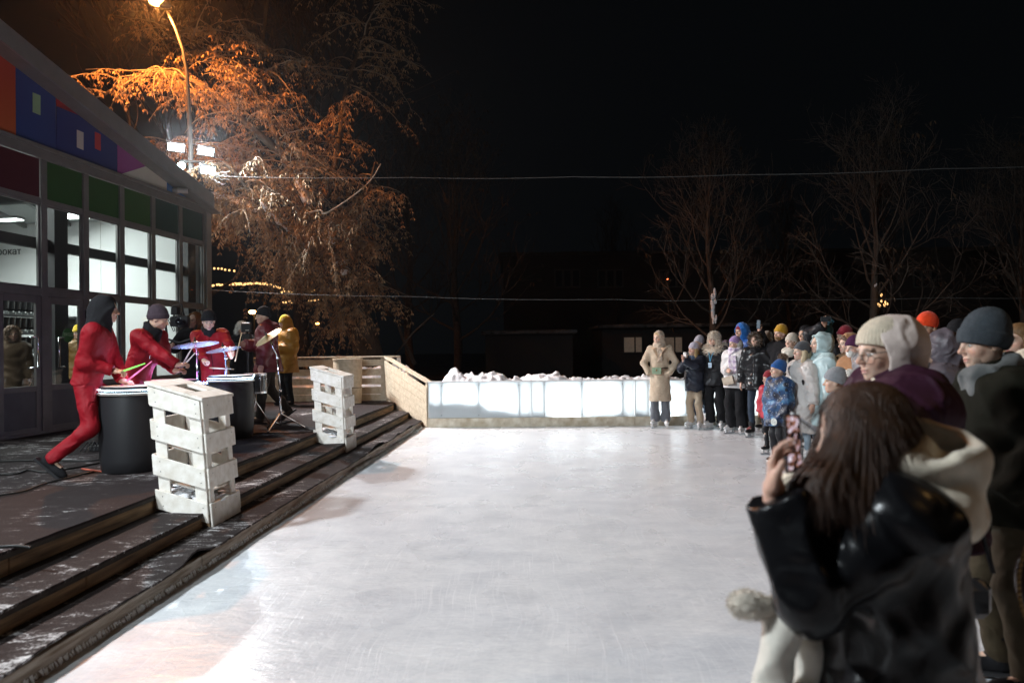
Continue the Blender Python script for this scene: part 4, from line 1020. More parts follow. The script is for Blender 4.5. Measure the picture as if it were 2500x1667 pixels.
for i in range(11):
    p = at_y(2155 + tr.uniform(-12, 12), 735 + tr.uniform(-16, 12), 18.15); o = bpy.data.objects.new('bulb', bme); COL.objects.link(o); o.parent = gl; o.location = p - Vector(gl['_o']); o.scale = (.6, .6, .8)
# ================================================================== surface engine: distance fields meshed into smooth skins
f32 = np.float32
def S_cone(P, a, b, ra, rb, q=0.0, pitch=.09, sy=1.0, fr=None):
    """round limb from a to b; q puffs it into quilted rings; fr+sy squash it in a frame's y"""
    a = np.asarray(a, f32); b = np.asarray(b, f32)
    if fr is not None: P = P @ fr; a = a @ fr; b = b @ fr
    if sy != 1.0:
        s = np.array([1, 1 / sy, 1], f32); P = P * s; a = a * s; b = b * s
    ba = b - a; L2 = float(ba @ ba) + 1e-9; h = np.clip(((P - a) @ ba) / L2, 0, 1)
    d = P - a - h[:, None] * ba; r = ra + (rb - ra) * h
    if q: r = r + q * (np.abs(np.sin(PI * h * math.sqrt(L2) / pitch)) ** .55 - .55)
    return np.sqrt((d * d).sum(1)) - r
def S_ell(P, c, r, fr=None):
    d = P - np.asarray(c, f32)
    if fr is not None: d = d @ fr
    r = np.asarray(r, f32); k0 = np.sqrt(((d / r) ** 2).sum(1)) + 1e-6; k1 = np.sqrt(((d / (r * r)) ** 2).sum(1)) + 1e-6
    return k0 * (k0 - 1) / k1
def S_box(P, c, h, r=.0, fr=None):
    d = P - np.asarray(c, f32)
    if fr is not None: d = d @ fr
    q = np.abs(d) - (np.asarray(h, f32) - r); return np.sqrt((np.maximum(q, 0) ** 2).sum(1)) + np.minimum(q.max(1), 0) - r
def smin(a, b, k):
    h = np.maximum(k - np.abs(a - b), 0) / k; return np.minimum(a, b) - h * h * k * .25
def smax(a, b, k): return -smin(-a, -b, k)
def folds(P, amp, f=26.0, seed=0):
    s = seed * 1.7; x, y, z = P[:, 0] * f, P[:, 1] * f, P[:, 2] * f
    w = np.sin(x * .5 + 1.3 * np.sin(z * .31 + s) + s) + np.sin(y * .6 - z * .23 + 2 * s)
    n = np.abs(np.sin(z * .45 + 1.2 * w + s)) - .5 + .5 * (np.abs(np.sin(z * .21 + x * .33 + y * .4 + 1.6 * w + 3 * s)) - .5) + .25 * np.sin(x * 1.3 + z * .7) * np.sin(y * 1.4 - z * .9 + s)
    n = n + .35 * np.sin(x * .9 + 2.1 * np.sin(z * .5 + y * .4 + s)) * np.sin(z * .8 - x * .3)
    return amp * 1.9 * n
def skin_mesh(fn, lo, hi, h):
    """naive surface nets over fn on a grid of step h; only blocks near the surface are evaluated finely"""
    lo = np.asarray(lo, np.float64); hi = np.asarray(hi, np.float64); K = 4
    nb = np.maximum(1, np.ceil((hi - lo) / (h * K)).astype(int)); n = nb * K
    bc = np.stack(np.meshgrid(*[lo[i] + (np.arange(nb[i]) + .5) * h * K - h * .5 for i in range(3)], indexing='ij'), -1).reshape(-1, 3).astype(f32)
    vb = fn(bc); act = np.abs(vb) < h * K * 1.25 + .02
    A = np.repeat(np.repeat(np.repeat(vb.reshape(nb), K, 0), K, 1), K, 2).astype(f32)
    ids = np.nonzero(act)[0]
    if len(ids) == 0: return np.zeros((0, 3)), np.zeros((0, 4), int)
    off = (np.stack(np.meshgrid(*[np.arange(K)] * 3, indexing='ij'), -1).reshape(-1, 3) - (K - 1) / 2) * h
    bi = np.stack(np.unravel_index(ids, nb), -1)
    pts = (bc[ids][:, None, :] + off[None].astype(f32)).reshape(-1, 3)
    vv = np.concatenate([fn(pts[i:i + 400000]) for i in range(0, len(pts), 400000)])
    gi = (bi[:, None, :] * K + np.stack(np.meshgrid(*[np.arange(K)] * 3, indexing='ij'), -1).reshape(-1, 3)[None]).reshape(-1, 3)
    A[gi[:, 0], gi[:, 1], gi[:, 2]] = vv
    A[0], A[-1], A[:, 0], A[:, -1], A[:, :, 0], A[:, :, -1] = (np.maximum(x, h) for x in (A[0], A[-1], A[:, 0], A[:, -1], A[:, :, 0], A[:, :, -1]))
    s = A < 0; c = np.zeros(tuple(n - 1), np.int8)
    sl = lambda i, N: slice(i, N - 1 + i)
    for i in (0, 1):
        for j in (0, 1):
            for k in (0, 1): c += s[sl(i, n[0]), sl(j, n[1]), sl(k, n[2])]
    cells = np.argwhere((c > 0) & (c < 8))
    if len(cells) == 0: return np.zeros((0, 3)), np.zeros((0, 4), int)
    idx = -np.ones(tuple(n - 1), np.int64); idx[cells[:, 0], cells[:, 1], cells[:, 2]] = np.arange(len(cells))
    acc = np.zeros((len(cells), 3)); cnt = np.zeros(len(cells))
    corners = [(i, j, k) for i in (0, 1) for j in (0, 1) for k in (0, 1)]
    cv = {q: A[cells[:, 0] + q[0], cells[:, 1] + q[1], cells[:, 2] + q[2]] for q in corners}
    for q in corners:
        for ax in range(3):
            if q[ax]: continue
            p = list(q); p[ax] = 1; p = tuple(p); a, b = cv[q], cv[p]; m = (a < 0) != (b < 0)
            t = np.where(m, a / np.where(m, a - b, 1), 0); e = np.array(q, float)[None].repeat(len(cells), 0); e[:, ax] += t
            acc[m] += e[m]; cnt[m] += 1
    V = lo + (cells + acc / cnt[:, None]) * h
    F = []
    for ax in range(3):
        u, v = (ax + 1) % 3, (ax + 2) % 3
        a = [slice(None)] * 3; b = [slice(None)] * 3; a[ax] = slice(0, n[ax] - 1); b[ax] = slice(1, n[ax])
        s0, s1 = s[tuple(a)], s[tuple(b)]; ed = np.argwhere(s0 != s1)
        ed = ed[(ed[:, u] > 0) & (ed[:, v] > 0) & (ed[:, u] < n[u] - 1) & (ed[:, v] < n[v] - 1)]
        if len(ed) == 0: continue
        inside = s0[ed[:, 0], ed[:, 1], ed[:, 2]]
        q = []
        for (du, dv) in ((0, 0), (1, 0), (1, 1), (0, 1)):
            e = ed.copy(); e[:, u] -= du; e[:, v] -= dv; q.append(idx[e[:, 0], e[:, 1], e[:, 2]])
        Q = np.stack(q, 1); Q[~inside] = Q[~inside][:, ::-1]; F.append(Q)
    F = np.concatenate(F); F = F[(F >= 0).all(1)]
    return V, F
def vnormals(V, F):
    N = np.zeros_like(V); a = np.cross(V[F[:, 2]] - V[F[:, 0]], V[F[:, 3]] - V[F[:, 1]])
    for k in range(4): np.add.at(N, F[:, k], a)
    return N / (np.linalg.norm(N, axis=1, keepdims=True) + 1e-9)

# ------------------------------------------------------------------ cloth materials (cached)
_cm = {}
def crumple(m, scale, strength):
    """creased cloth: a ridged relief under the fine weave"""
    N, L = nodes(m); b = N['Principled BSDF']; tc = N.new('ShaderNodeTexCoord'); n = N.new('ShaderNodeTexNoise'); n.noise_type = 'RIDGED_MULTIFRACTAL'; n.inputs['Scale'].default_value = scale; n.inputs['Detail'].default_value = 3; n.inputs['Distortion'].default_value = .9
    L.new(tc.outputs['Object'], n.inputs['Vector']); bp = N.new('ShaderNodeBump'); bp.inputs['Strength'].default_value = strength; bp.inputs['Distance'].default_value = .02; L.new(n.outputs['Fac'], bp.inputs['Height'])
    if b.inputs['Normal'].is_linked: L.new(b.inputs['Normal'].links[0].from_socket, bp.inputs['Normal'])
    L.new(bp.outputs[0], b.inputs['Normal'])
def cloth(col, kind='wool'):
    k = (tuple(col), kind)
    if k in _cm: return _cm[k]
    nm = {'wool': 'wool_cloth', 'nylon': 'nylon_cloth', 'leather': 'leather', 'knit': 'knitted_wool', 'fur': 'fur', 'denim': 'denim', 'hair': 'hair', 'satin': 'satin_cloth'}[kind]
    dk_ = max(col) < .08
    if kind == 'wool': m = mat(nm, col, .9, .1 if dk_ else .2, var=.12, vscale=30, bump=.35, bscale=320, sheen=0 if dk_ else .2)
    elif kind == 'nylon': m = mat(nm, col, .48, .22 if dk_ else .4, var=.08, vscale=14, bump=.22, bscale=60)
    elif kind == 'satin': m = mat(nm, col, .62, .18, var=.1, vscale=10, bump=.25, bscale=45)
    elif kind == 'leather': m = mat(nm, col, .27, .2, var=.1, vscale=20, bump=.12, bscale=38)
    elif kind == 'knit': m = mat(nm, col, .9, .15, var=.16, vscale=60, bump=.6, bscale=260, sheen=0 if dk_ else .3, stretch=(1, 1, .5))
    elif kind == 'fur': m = mat(nm, col, .85, .15, var=.25, vscale=40, sheen=.4)
    elif kind == 'denim': m = mat(nm, col, .8, .2, var=.25, vscale=9, bump=.3, bscale=300)
    else: m = mat(nm, col, .42, .3, var=.45, vscale=26, stretch=(6, 6, .12), bump=.45, bscale=60)
    crumple(m, *{'wool': (9, .35), 'nylon': (10, .8), 'satin': (9, 1.0), 'leather': (8, .8), 'denim': (12, .5), 'knit': (5, .12), 'fur': (20, .3), 'hair': (2, .02)}[kind]); _cm[k] = m; return m
SKIN = bpy.data.materials.new('skin'); SKIN.use_nodes = True; N_, L_ = nodes(SKIN)
a_ = N_.new('ShaderNodeVertexColor'); a_.layer_name = 'Col'; L_.new(a_.outputs[0], N_['Principled BSDF'].inputs['Base Color'])
N_['Principled BSDF'].inputs['Roughness'].default_value = .48; N_['Principled BSDF'].inputs['Specular IOR Level'].default_value = .35
try:
    N_['Principled BSDF'].inputs['Subsurface Weight'].default_value = .12; N_['Principled BSDF'].inputs['Subsurface Radius'].default_value = (.01, .004, .002); N_['Principled BSDF'].inputs['Subsurface Scale'].default_value = .4
except Exception: pass

# ------------------------------------------------------------------ anatomy
def head_sdf(P):
    ax = np.abs(P[:, 0]); M_ = P.copy(); M_[:, 0] = ax
    d = S_ell(P, (0, -.012, .028), (.076, .097, .088))
    d = smin(d, S_ell(P, (0, .026, -.045), (.056, .064, .070)), .045)
    d = smin(d, S_ell(P, (0, .068, -.097), (.022, .018, .017)), .03)
    d = smin(d, S_ell(M_, (.043, .012, -.066), (.018, .03, .028)), .03)
    d = smin(d, S_ell(M_, (.04, .058, -.032), (.022, .02, .022)), .025)
    d = smin(d, S_ell(M_, (.028, .080, .019), (.028, .011, .008)), .016)
    d = smax(d, -S_ell(M_, (.031, .094, -.002), (.017, .013, .010)), .014)
    d = smin(d, S_ell(M_, (.031, .0755, -.002), (.0125, .0125, .0115)), .003)
    d = smin(d, S_cone(P, (0, .084, .010), (0, .110, -.030), .0075, .0115), .014)
    d = smin(d, S_ell(M_, (.010, .099, -.034), (.008, .010, .007)), .007)
    d = smin(d, S_ell(P, (0, .088, -.064), (.021, .011, .0055)), .008)
    d = smin(d, S_ell(P, (0, .086, -.077), (.018, .011, .0065)), .008)
    d = smax(d, -S_ell(P, (0, .100, -.0705), (.024, .010, .0014)), .003)
    d = smin(d, S_ell(M_, (.076, -.008, -.010), (.009, .020, .030)), .010)
    d = smin(d, S_cone(P, (0, -.018, -.06), (0, -.035, -.20), .050, .056), .03)
    return d
def head_colour(Q, tone, brow, lipc, eye=(.08, .05, .03)):
    C = np.tile(np.array(tone, float), (len(Q), 1)); ax = np.abs(Q[:, 0]); x, y, z = ax, Q[:, 1], Q[:, 2]
    def blend(wt, col): 
        nonlocal C
        wt = np.clip(wt, 0, 1)[:, None]; C = C * (1 - wt) + np.array(col) * wt
    red = np.array(tone) * np.array([1.0, .72, .68])
    blend(.7 * np.exp(-(((x - .045) / .022) ** 2 + ((z + .032) / .02) ** 2)) * (y > .03), red)
    blend(.75 * np.exp(-((x / .016) ** 2 + ((z + .03) / .015) ** 2)) * (y > .09), red)
    f = y > .05
    blend(f * np.exp(-((x / .019) ** 2 + ((z + .071) / .009) ** 2) * 1.1) * (y > .08) * 1.1, lipc)
    blend(f * .9 * np.exp(-(((x - .031) / .018) ** 4 + ((z - (.021 - .12 * np.maximum(0, x - .035))) / .0055) ** 2)), brow)
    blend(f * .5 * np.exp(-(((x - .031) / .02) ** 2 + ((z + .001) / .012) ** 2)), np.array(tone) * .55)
    e = ((x - .031) / .0125) ** 2 + ((z + .002) / .0065) ** 2
    blend((e < 1) * (y > .075) * .85, (.62, .58, .55)); blend((((x - .031) ** 2 + (z + .002) ** 2) < .0062 ** 2) * (y > .075) * 1.0, eye)
    blend(f * .8 * np.exp(-(((x - .031) / .014) ** 4 + ((z - .0045) / .0028) ** 2)), (.05, .03, .025))
    return C
def frame(fwd, up):
    y = unit(fwd); z = Vector(up); z = (z - y * z.dot(y)).normalized(); x = y.cross(z)
    return np.array([[x.x, y.x, z.x], [x.y, y.y, z.y], [x.z, y.z, z.z]], f32)   # columns: local axes; P @ frame gives local coordinates
def hand_sdf(P, w_, d, n, side, curl, sc=1.0, thumb=.6):
    """w_ wrist, d along the hand, n palm normal, side +1 thumb towards d x n"""
    d = unit(d); n = Vector(n); n = (n - d * n.dot(d)).normalized(); s = d.cross(n) * side
    w_ = Vector(w_); o = lambda a, b, c: np.array(w_ + d * (a * sc) + s * (b * sc) + n * (c * sc), f32)
    fr = np.array([[d.x, s.x, n.x], [d.y, s.y, n.y], [d.z, s.z, n.z]], f32)
    D = S_box(P, o(.048, 0, .0), (.045 * sc, .040 * sc, .0135 * sc), .0125 * sc, fr)
    D = smin(D, S_cone(P, o(-.02, 0, 0), o(.015, 0, 0), .027 * sc, .029 * sc), .02)
    D = smin(D, S_ell(P, o(.035, .022, .010), (.03 * sc, .018 * sc, .014 * sc), fr), .015)
    for i, (b, L) in enumerate(((.030, .072), (.010, .080), (-.010, .074), (-.029, .058))):
        c = curl[i] if isinstance(curl, (list, tuple)) else curl
        p = (.090 - .004 * abs(b - .01) / .02, b, 0.0); ang = 0.0; r = .0088 - .0006 * i
        for k, (f, bend) in enumerate(((.46, .75), (.31, 1.1), (.23, .75))):
            ang += c * bend; q = (p[0] + L * f * math.cos(ang), p[1] * 1.0 + .0, p[2] + L * f * math.sin(ang))
            D = smin(D, S_cone(P, o(*p), o(*q), r * sc, r * .9 * sc), .004 if k else .008); p = q; r *= .92
    p0 = (.018, .030, .006); t = thumb
    p1 = (p0[0] + .040, p0[1] + .026 * (1 - .5 * t), p0[2] + .022 * t); p2 = (p1[0] + .030, p1[1] + .006 - .018 * t, p1[2] + .02 * t)
    D = smin(D, S_cone(P, o(*p0), o(*p1), .0125 * sc, .0105 * sc), .012); D = smin(D, S_cone(P, o(*p1), o(*p2), .0105 * sc, .0085 * sc), .004)
    return D
def ik(a, b, l1, l2, hint):
    a, b = Vector(a), Vector(b); d = b - a; L = min(d.length, (l1 + l2) * .998); d.normalize(); b2 = a + d * L
    x = (l1 * l1 - l2 * l2 + L * L) / (2 * L); h = math.sqrt(max(0, l1 * l1 - x * x)); hn = Vector(hint); hn = (hn - d * hn.dot(d))
    if hn.length < 1e-5: hn = Vector((0, -1, .1))
    return a + d * x + hn.normalized() * h, b2
TONE = [(.55, .36, .27), (.60, .41, .32), (.50, .32, .23), (.58, .38, .30)]
FUR_N = random.Random(99)
def spikes(V, N, n, L, w_, droop, jit, r):
    """loose tufts standing on a surface"""
    ids = np.array([r.randrange(len(V)) for _ in range(n)]); p = V[ids]; nr = N[ids] + np.array([[r.uniform(-jit, jit) for _ in range(3)] for _ in ids]); nr[:, 2] -= droop
    nr /= np.linalg.norm(nr, axis=1, keepdims=True) + 1e-6; t = np.cross(nr, np.array([[r.uniform(-1, 1) for _ in range(3)] for _ in ids])); t /= np.linalg.norm(t, axis=1, keepdims=True) + 1e-6
    ll = L * np.array([[r.uniform(.5, 1.2)] for _ in ids]); a = p - nr * .004 + t * w_; b = p - nr * .004 - t * w_; c = p + nr * ll * .6 + t * w_ * .5; d = p + nr * ll - np.array([[0, 0, .15]]) * ll
    VV = np.stack([a, b, d, c], 1).reshape(-1, 3); FF = np.arange(len(VV)).reshape(-1, 4); return VV, FF

class Person:
    def __init__(s, label, x, y, z, face, k=1.0, hs=None, lean=0.0, side=0.0, look=None, feet=None, stance=.11, hands=None, tone=0, brow=(.12, .08, .05), lips=(.42, .16, .14), h=.0168, hh=.0084, pelvis=None, footoff=0.0, seed=1, tilt=0.0, group='crowd watching along the ice'):
        s.seed = seed; s.r = random.Random(seed * 13 + 5); s.k = k; s.h = h; s.hh = hh; s.hs = hs or (k if k > .9 else .55 + .45 * k); s.fo = footoff
        fx, fy = face; l = math.hypot(fx, fy); fx /= l; fy /= l; s.rot = math.atan2(-fx, fy); s.pos = Vector((x, y, z))
        s.R = Matrix.Rotation(s.rot, 3, 'Z'); s.Ri = s.R.transposed()
        s.toL = lambda p: s.Ri @ (Vector(p) - s.pos); s.dirL = lambda d: s.Ri @ Vector(d)
        s.pel = Vector(pelvis) if pelvis is not None else Vector((0, 0, .93 * k + footoff))
        # torso frame
        up = Vector((math.sin(side), math.sin(lean), math.cos(lean) * math.cos(side))).normalized(); fw = Vector((0, math.cos(lean), -math.sin(lean)))
        s.tf = frame(fw, up); s.tup = up; s.T = lambda p: s.pel + Vector((s.tf @ np.array(p, f32)).tolist()) 
        s.neck = s.T((0, -.01 * k, .54 * k)); s.sh = {e: s.T((e * .175 * k, -.01 * k, .475 * k)) for e in (-1, 1)}
        lk = s.dirL(look) if look is not None else Vector((0, 1, 0)); s.look = lk.normalized()
        uph = Vector((math.sin(tilt), 0, 1)) + up * .35; s.hf = frame(s.look, uph); s.hup = Vector(s.hf[:, 2].tolist())
        s.hc = s.neck + s.hup * (.105 * s.hs) + up * (.045 * s.hs) + s.look * (.028 * s.hs)
        s.H = lambda p: s.hc + Vector((s.hf @ (np.array(p, f32) * s.hs)).tolist())
        # feet: list of (side, ankle local pos, foot yaw dir local)
        s.ankle = {}; s.toe = {}
        for e in (-1, 1):
            s.ankle[e] = Vector((e * stance * k, -.02 * k, .085 * k + footoff)); s.toe[e] = Vector((e * .25, 1, 0)).normalized()
        if feet:
            for e, (p, t) in feet.items(): s.ankle[e] = s.toL(p) + Vector((0, 0, .085 * k + footoff)); s.toe[e] = s.dirL(t).normalized()
        s.hip = {e: s.pel + Vector((e * .085 * k, 0, -.03 * k)) for e in (-1, 1)}; s.knee = {}
        for e in (-1, 1):
            s.knee[e], s.ankle[e] = ik(s.hip[e], s.ankle[e], .42 * k, .404 * k, Vector((e * .12, 1, .0)))
        # arms
        s.elb = {}; s.wr = {}; s.hd = {}
        hands = hands or {}
        for e in (-1, 1):
            g = dict(hands.get(e, {}))
            if 'w' in g: tgt = s.toL(g['w'])
            else:
                tgt = {'down': s.sh[e] + Vector((e * .09, .06, -.54)) * k, 'pocket': s.pel + Vector((e * .19, .11, .0)) * k, 'front': s.pel + Vector((e * .05, .20, .18)) * k, 'cross': s.pel + Vector((-e * .05, .20, .25)) * k, 'back': s.pel + Vector((e * .12, -.2, .05)) * k, 'face': s.hc + Vector((e * .05, .2, -.1)) * k}[g.get('p', 'down')]
            hint = s.dirL(g['hw']) if 'hw' in g else Vector(g.get('hint', (e * .5, -.6, -.4)))
            s.elb[e], s.wr[e] = ik(s.sh[e], tgt, .29 * k, .255 * k, hint)
            fa = (s.wr[e] - s.elb[e]).normalized()
            d = s.dirL(g['d']) if 'd' in g else fa
            n = s.dirL(g['n']) if 'n' in g else Vector((-e, 0, 0)) if abs(fa.x) < .8 else Vector((0, 0, -1))
            s.hd[e] = dict(d=d, n=n, curl=g.get('curl', .35), hide=g.get('p') == 'pocket' or g.get('hide', False), thumb=g.get('thumb', .6), glove=g.get('glove'))
        tone = TONE[tone % 4] if isinstance(tone, int) else tone
        s.build_body(label, tone, brow, lips, group)
    # -------------------------------------------------------------- body: one mesh, skin coloured
    def build_body(s, label, tone, brow, lips, group):
        Vs, Fs, Cs = [], [], []; b = 0
        def push(V, F, C):
            nonlocal b
            Vs.append(V); Fs.append(F + b); Cs.append(C); b += len(V)
        V, F = skin_mesh(head_sdf, (-.10, -.125, -.205), (.10, .14, .135), s.hh / s.hs)
        C = head_colour(V, tone, brow, lips); W = (V * s.hs) @ s.hf.T + np.array(s.hc); push(W, F, C)
        s.head_V = W
        for e in (-1, 1):
            g = s.hd[e]
            if g['hide']: continue
            w_, d, n = s.wr[e], g['d'], g['n']; sc_ = .9 * s.k; side = 1 if unit(d).cross(Vector(n)).dot(Vector((0, 0, 1)) + Vector((0, .5, 0))) > 0 else -1
            g['side'] = side
            fn = lambda P: hand_sdf(P, w_, d, n, side, g['curl'], sc_, g['thumb'])
            c = Vector(w_) + unit(d) * .09 * sc_; q = .135 * sc_
            gh = g['glove']
            V, F = skin_mesh(fn, np.array(c) - q, np.array(c) + q, min(.0068, s.hh))
            if len(V) == 0: continue
            if gh:
                s.glove = s.glove if hasattr(s, 'glove') else []; s.glove.append((V + vnormals(V, F) * .004, F, gh)); continue
            C = np.tile(np.array(tone) * np.array([1.0, .9, .88]), (len(V), 1)); push(V, F, C)
        # core of the trunk and limbs under the clothes
        m = MB(); k = s.k
        m.tube([s.pel - s.tup * .05, s.pel + s.tup * .2 * k, s.T((0, 0, .42 * k)), s.neck, s.hc], [.09 * k, .09 * k, .09 * k, .045 * k, .04 * k], 8)
        for e in (-1, 1):
            m.tube([s.T((0, 0, .44 * k)), s.sh[e], s.elb[e], s.wr[e]], [.04 * k, .042 * k, .034 * k, .026 * k], 8)
            m.tube([s.pel, s.hip[e], s.knee[e], s.ankle[e], s.ankle[e] + s.toe[e] * .1 * k - Vector((0, 0, .03 * k))], [.08 * k, .065 * k, .045 * k, .035 * k, .025 * k], 8)
        V = np.array(m.V, float); faces = [f for f in m.F if len(f) == 4]; push(V, np.array(faces), np.tile(np.array(tone), (len(V), 1)))
        V = np.concatenate(Vs); F = np.concatenate(Fs); C = np.concatenate(Cs)
        me = make_mesh('person', V, F, SKIN, True); ca = me.color_attributes.new('Col', 'FLOAT_COLOR', 'POINT')
        ca.data.foreach_set('color', np.concatenate([C, np.ones((len(C), 1))], 1).astype(f32).ravel())
        o = bpy.data.objects.new('person', me); COL.objects.link(o); o.location = s.pos; o.rotation_euler = (0, 0, s.rot); tag(o, label, 'person', group); s.o = o
        for (V, F, gm) in getattr(s, 'glove', []): s.mesh('glove', V, F, gm)
    def mesh(s, name, V, F, m, smooth=True, parent=None):
        me = make_mesh(name, V, F, m, smooth); o = bpy.data.objects.new(name, me); COL.objects.link(o); o.parent = parent or s.o; return o
    def mb(s, name, m_, mt, smooth=False, parent=None):
        return s.mesh(name, np.array(m_.V, float), m_.F, mt, smooth, parent)
    def sdf(s, name, fn, lo, hi, m, h=None, fur=None):
        V, F = skin_mesh(fn, lo, hi, h or s.h)
        if len(V) == 0: return None
        if fur:
            VV, FF = spikes(V, vnormals(V, F), *fur, s.r); F = np.concatenate([F, FF + len(V)]); V = np.concatenate([V, VV])
        return s.mesh(name, V, F, m)
    def bounds(s, pts, pad):
        A_ = np.array([list(p) for p in pts]); return A_.min(0) - pad, A_.max(0) + pad
    # -------------------------------------------------------------- clothes
    def top(s, m, hem=.02, t=.02, quilt=0.0, pitch=.10, wr=.006, flare=1.0, fat=1.0, name='jacket', collar=.0, sleeve=1.0, armf=1.0, cuff=0.0, h=None, hoodback=0.0):
        """hem: metres below the hips where the garment ends"""
        k = s.k; tf = s.tf; pel = np.array(s.pel, f32); hemz = -hem
        nk, T = s.neck, s.T
        def fn(P):
            Q = (P - pel) @ tf
            d = S_cone(Q, (0, 0, -.06 * k), (0, 0, .18 * k), (.155 * k * fat + t) * flare, .148 * k * fat + t, quilt, pitch * 1.0, sy=.74)
            d = smin(d, S_cone(Q, (0, 0, .18 * k), (0, -.005, .36 * k), .148 * k * fat + t, .158 * k * fat + t, quilt, pitch, sy=.74), .03)
            d = smin(d, S_cone(Q, (-.105 * k, -.015, .43 * k), (.105 * k, -.015, .43 * k), .078 * k + t, .078 * k + t, sy=1.0), .06)
            d = smin(d, S_cone(Q, (0, -.015, .44 * k), (0, -.01, (.53 + collar) * k), .085 * k + t * .5, .066 * k + t * .4), .05)
            if hem > .08:
                a = np.array((0, 0, -.04 * k), f32); b = np.array((0, 0, -hem - .05), f32)
                Lg = Q if hem < .22 else None
                PP = P - pel
                d = smin(d, S_cone(PP, a, b, (.155 * k * fat + t) * flare, (.175 * k * fat + t) * flare * (1 + .35 * max(0, hem - .15)), quilt, pitch, sy=.9), .05)
            d = np.maximum(d, hemz - (P - pel)[:, 2] if hem > .08 else hemz - Q[:, 2])
            if hoodback: d = smin(d, S_ell(Q, (0, -.12 * k, .50 * k), (.13 * k, .09 * k, .075 * k)), .04)
            d = smin(d, -0 + d, .001)
            for e in (-1, 1):
                a, b, c = s.sh[e], s.elb[e], s.wr[e]; c2 = Vector(b).lerp(c, sleeve)
                g = S_cone(P, a, b, (.060 * k + t * .8) * armf, (.050 * k + t * .8) * armf, quilt * .8, pitch); g = smin(g, S_cone(P, b, c2, (.050 * k + t * .8) * armf, (.036 * k + t * .7) * armf, quilt * .8, pitch), .03)
                if cuff: g = smin(g, S_cone(P, Vector(b).lerp(c, sleeve - .10), c2, .03 * k + t * .6, .031 * k + t * .6), .006)
                dd = unit(c - b); g = np.maximum(g, ((P - np.array(c2, f32)) @ np.array(dd, f32)) - .004)
                d = smin(d, g, .06)
            return d + folds(P, wr, 24, s.seed)
        pts = [s.pel - Vector((0, 0, hem + .06)), s.neck + Vector((0, 0, collar)), s.sh[-1], s.sh[1], s.elb[-1], s.elb[1], s.wr[-1], s.wr[1], s.pel]
        lo, hi = s.bounds(pts, .22 * k + t + .02 + .05 * (hem > .3)); s.top_fn = fn
        return s.sdf(name, fn, lo, hi, m, h)
    def trousers(s, m, w_=(1.0, 1.0, 1.0), wr=.006, name='trousers', hem=.035, h=None):
        k = s.k; r0, r1, r2 = .088 * k * w_[0], .062 * k * w_[1], .048 * k * w_[2]
        def fn(P):
            d = S_ell(P, s.pel - Vector((0, 0, .03 * k)), (.155 * k, .115 * k, .12 * k))
            for e in (-1, 1):
                a = s.ankle[e] - Vector((0, 0, hem * 0)); g = smin(S_cone(P, s.hip[e], s.knee[e], r0, r1), S_cone(P, s.knee[e], a, r1, r2), .03)
                ax = unit(s.ankle[e] - s.knee[e]); g = np.maximum(g, ((P - np.array(s.ankle[e] + ax * hem, f32)) @ np.array(ax, f32)))
                d = smin(d, g, .02)
            z = P[:, 2]
            return d + folds(P, wr, 20, s.seed + 3) + wr * .6 * np.sin(z * 55 + 4 * np.sin(P[:, 0] * 20)) * np.exp(-((z - .2 * k - s.fo) / .12) ** 2)
        lo, hi = s.bounds([s.pel + Vector((0, 0, .02)), s.knee[-1], s.knee[1], s.ankle[-1] - Vector((0, 0, .03)), s.ankle[1] - Vector((0, 0, .03))], .16 * k + .01)
        return s.sdf(name, fn, lo, hi, m, h or s.h * 1.35)
    def skates(s, boot, blade=None, lace=None, trim=None):
        k = s.k
        for e in (-1, 1):
            a = s.ankle[e]; t = Vector((s.toe[e].x, s.toe[e].y, 0)).normalized(); x = Vector((t.y, -t.x, 0)); z = Vector((0, 0, 1)); base = a - z * (.085 * k)
            fr = np.array([[x.x, t.x, 0], [x.y, t.y, 0], [x.z, t.z, 1]], f32); bl = base + t * .055 * k
            def fn(P):
                Q = (P - np.array(bl, f32)) @ fr
                d = S_ell(Q, (0, .045 * k, .028 * k), (.044 * k, .105 * k, .036 * k)); d = smin(d, S_ell(Q, (0, -.055 * k, .035 * k), (.038 * k, .055 * k, .042 * k)), .03)
                d = smin(d, S_cone(Q, (0, -.045 * k, .05 * k), (0, -.055 * k, .19 * k), .046 * k, .055 * k, sy=1.15), .035); d = np.maximum(d, -Q[:, 2]); d = np.maximum(d, Q[:, 2] - .205 * k)
                return d
            lo, hi = s.bounds([base - t * .13 * k, base + t * .22 * k, base + z * .22 * k], .08); b_ = s.sdf('skate', fn, lo, hi, boot, .012)
            m = MB(); m.pbox(bl + t * .0 - z * .012, t * .13 * k, x * .026, z * .008, .003)
            for q in (-.075, .08): m.pbox(bl + t * q * k - z * .032, t * .028 * k, x * .010, z * .018, .002)
            s.mb('blade_holder', m, trim or cloth((.7, .7, .7), 'satin'), False, b_)
            m = MB(); m.pbox(bl + t * .01 - z * (s.fo - .012 if s.fo > .03 else .055), t * .15 * k, x * .0025, z * .014, .001); s.mb('blade', m, CHROME, False, b_)
            if lace:
                m = MB()
                for i in range(5):
                    q = bl + t * (.075 - .022 * i) * k + z * (.062 + .012 * i) * k; m.tube([q - x * .026, q + t * .008 + z * .006, q + x * .026], .0035, 4)
                s.mb('lace', m, lace, True, b_)
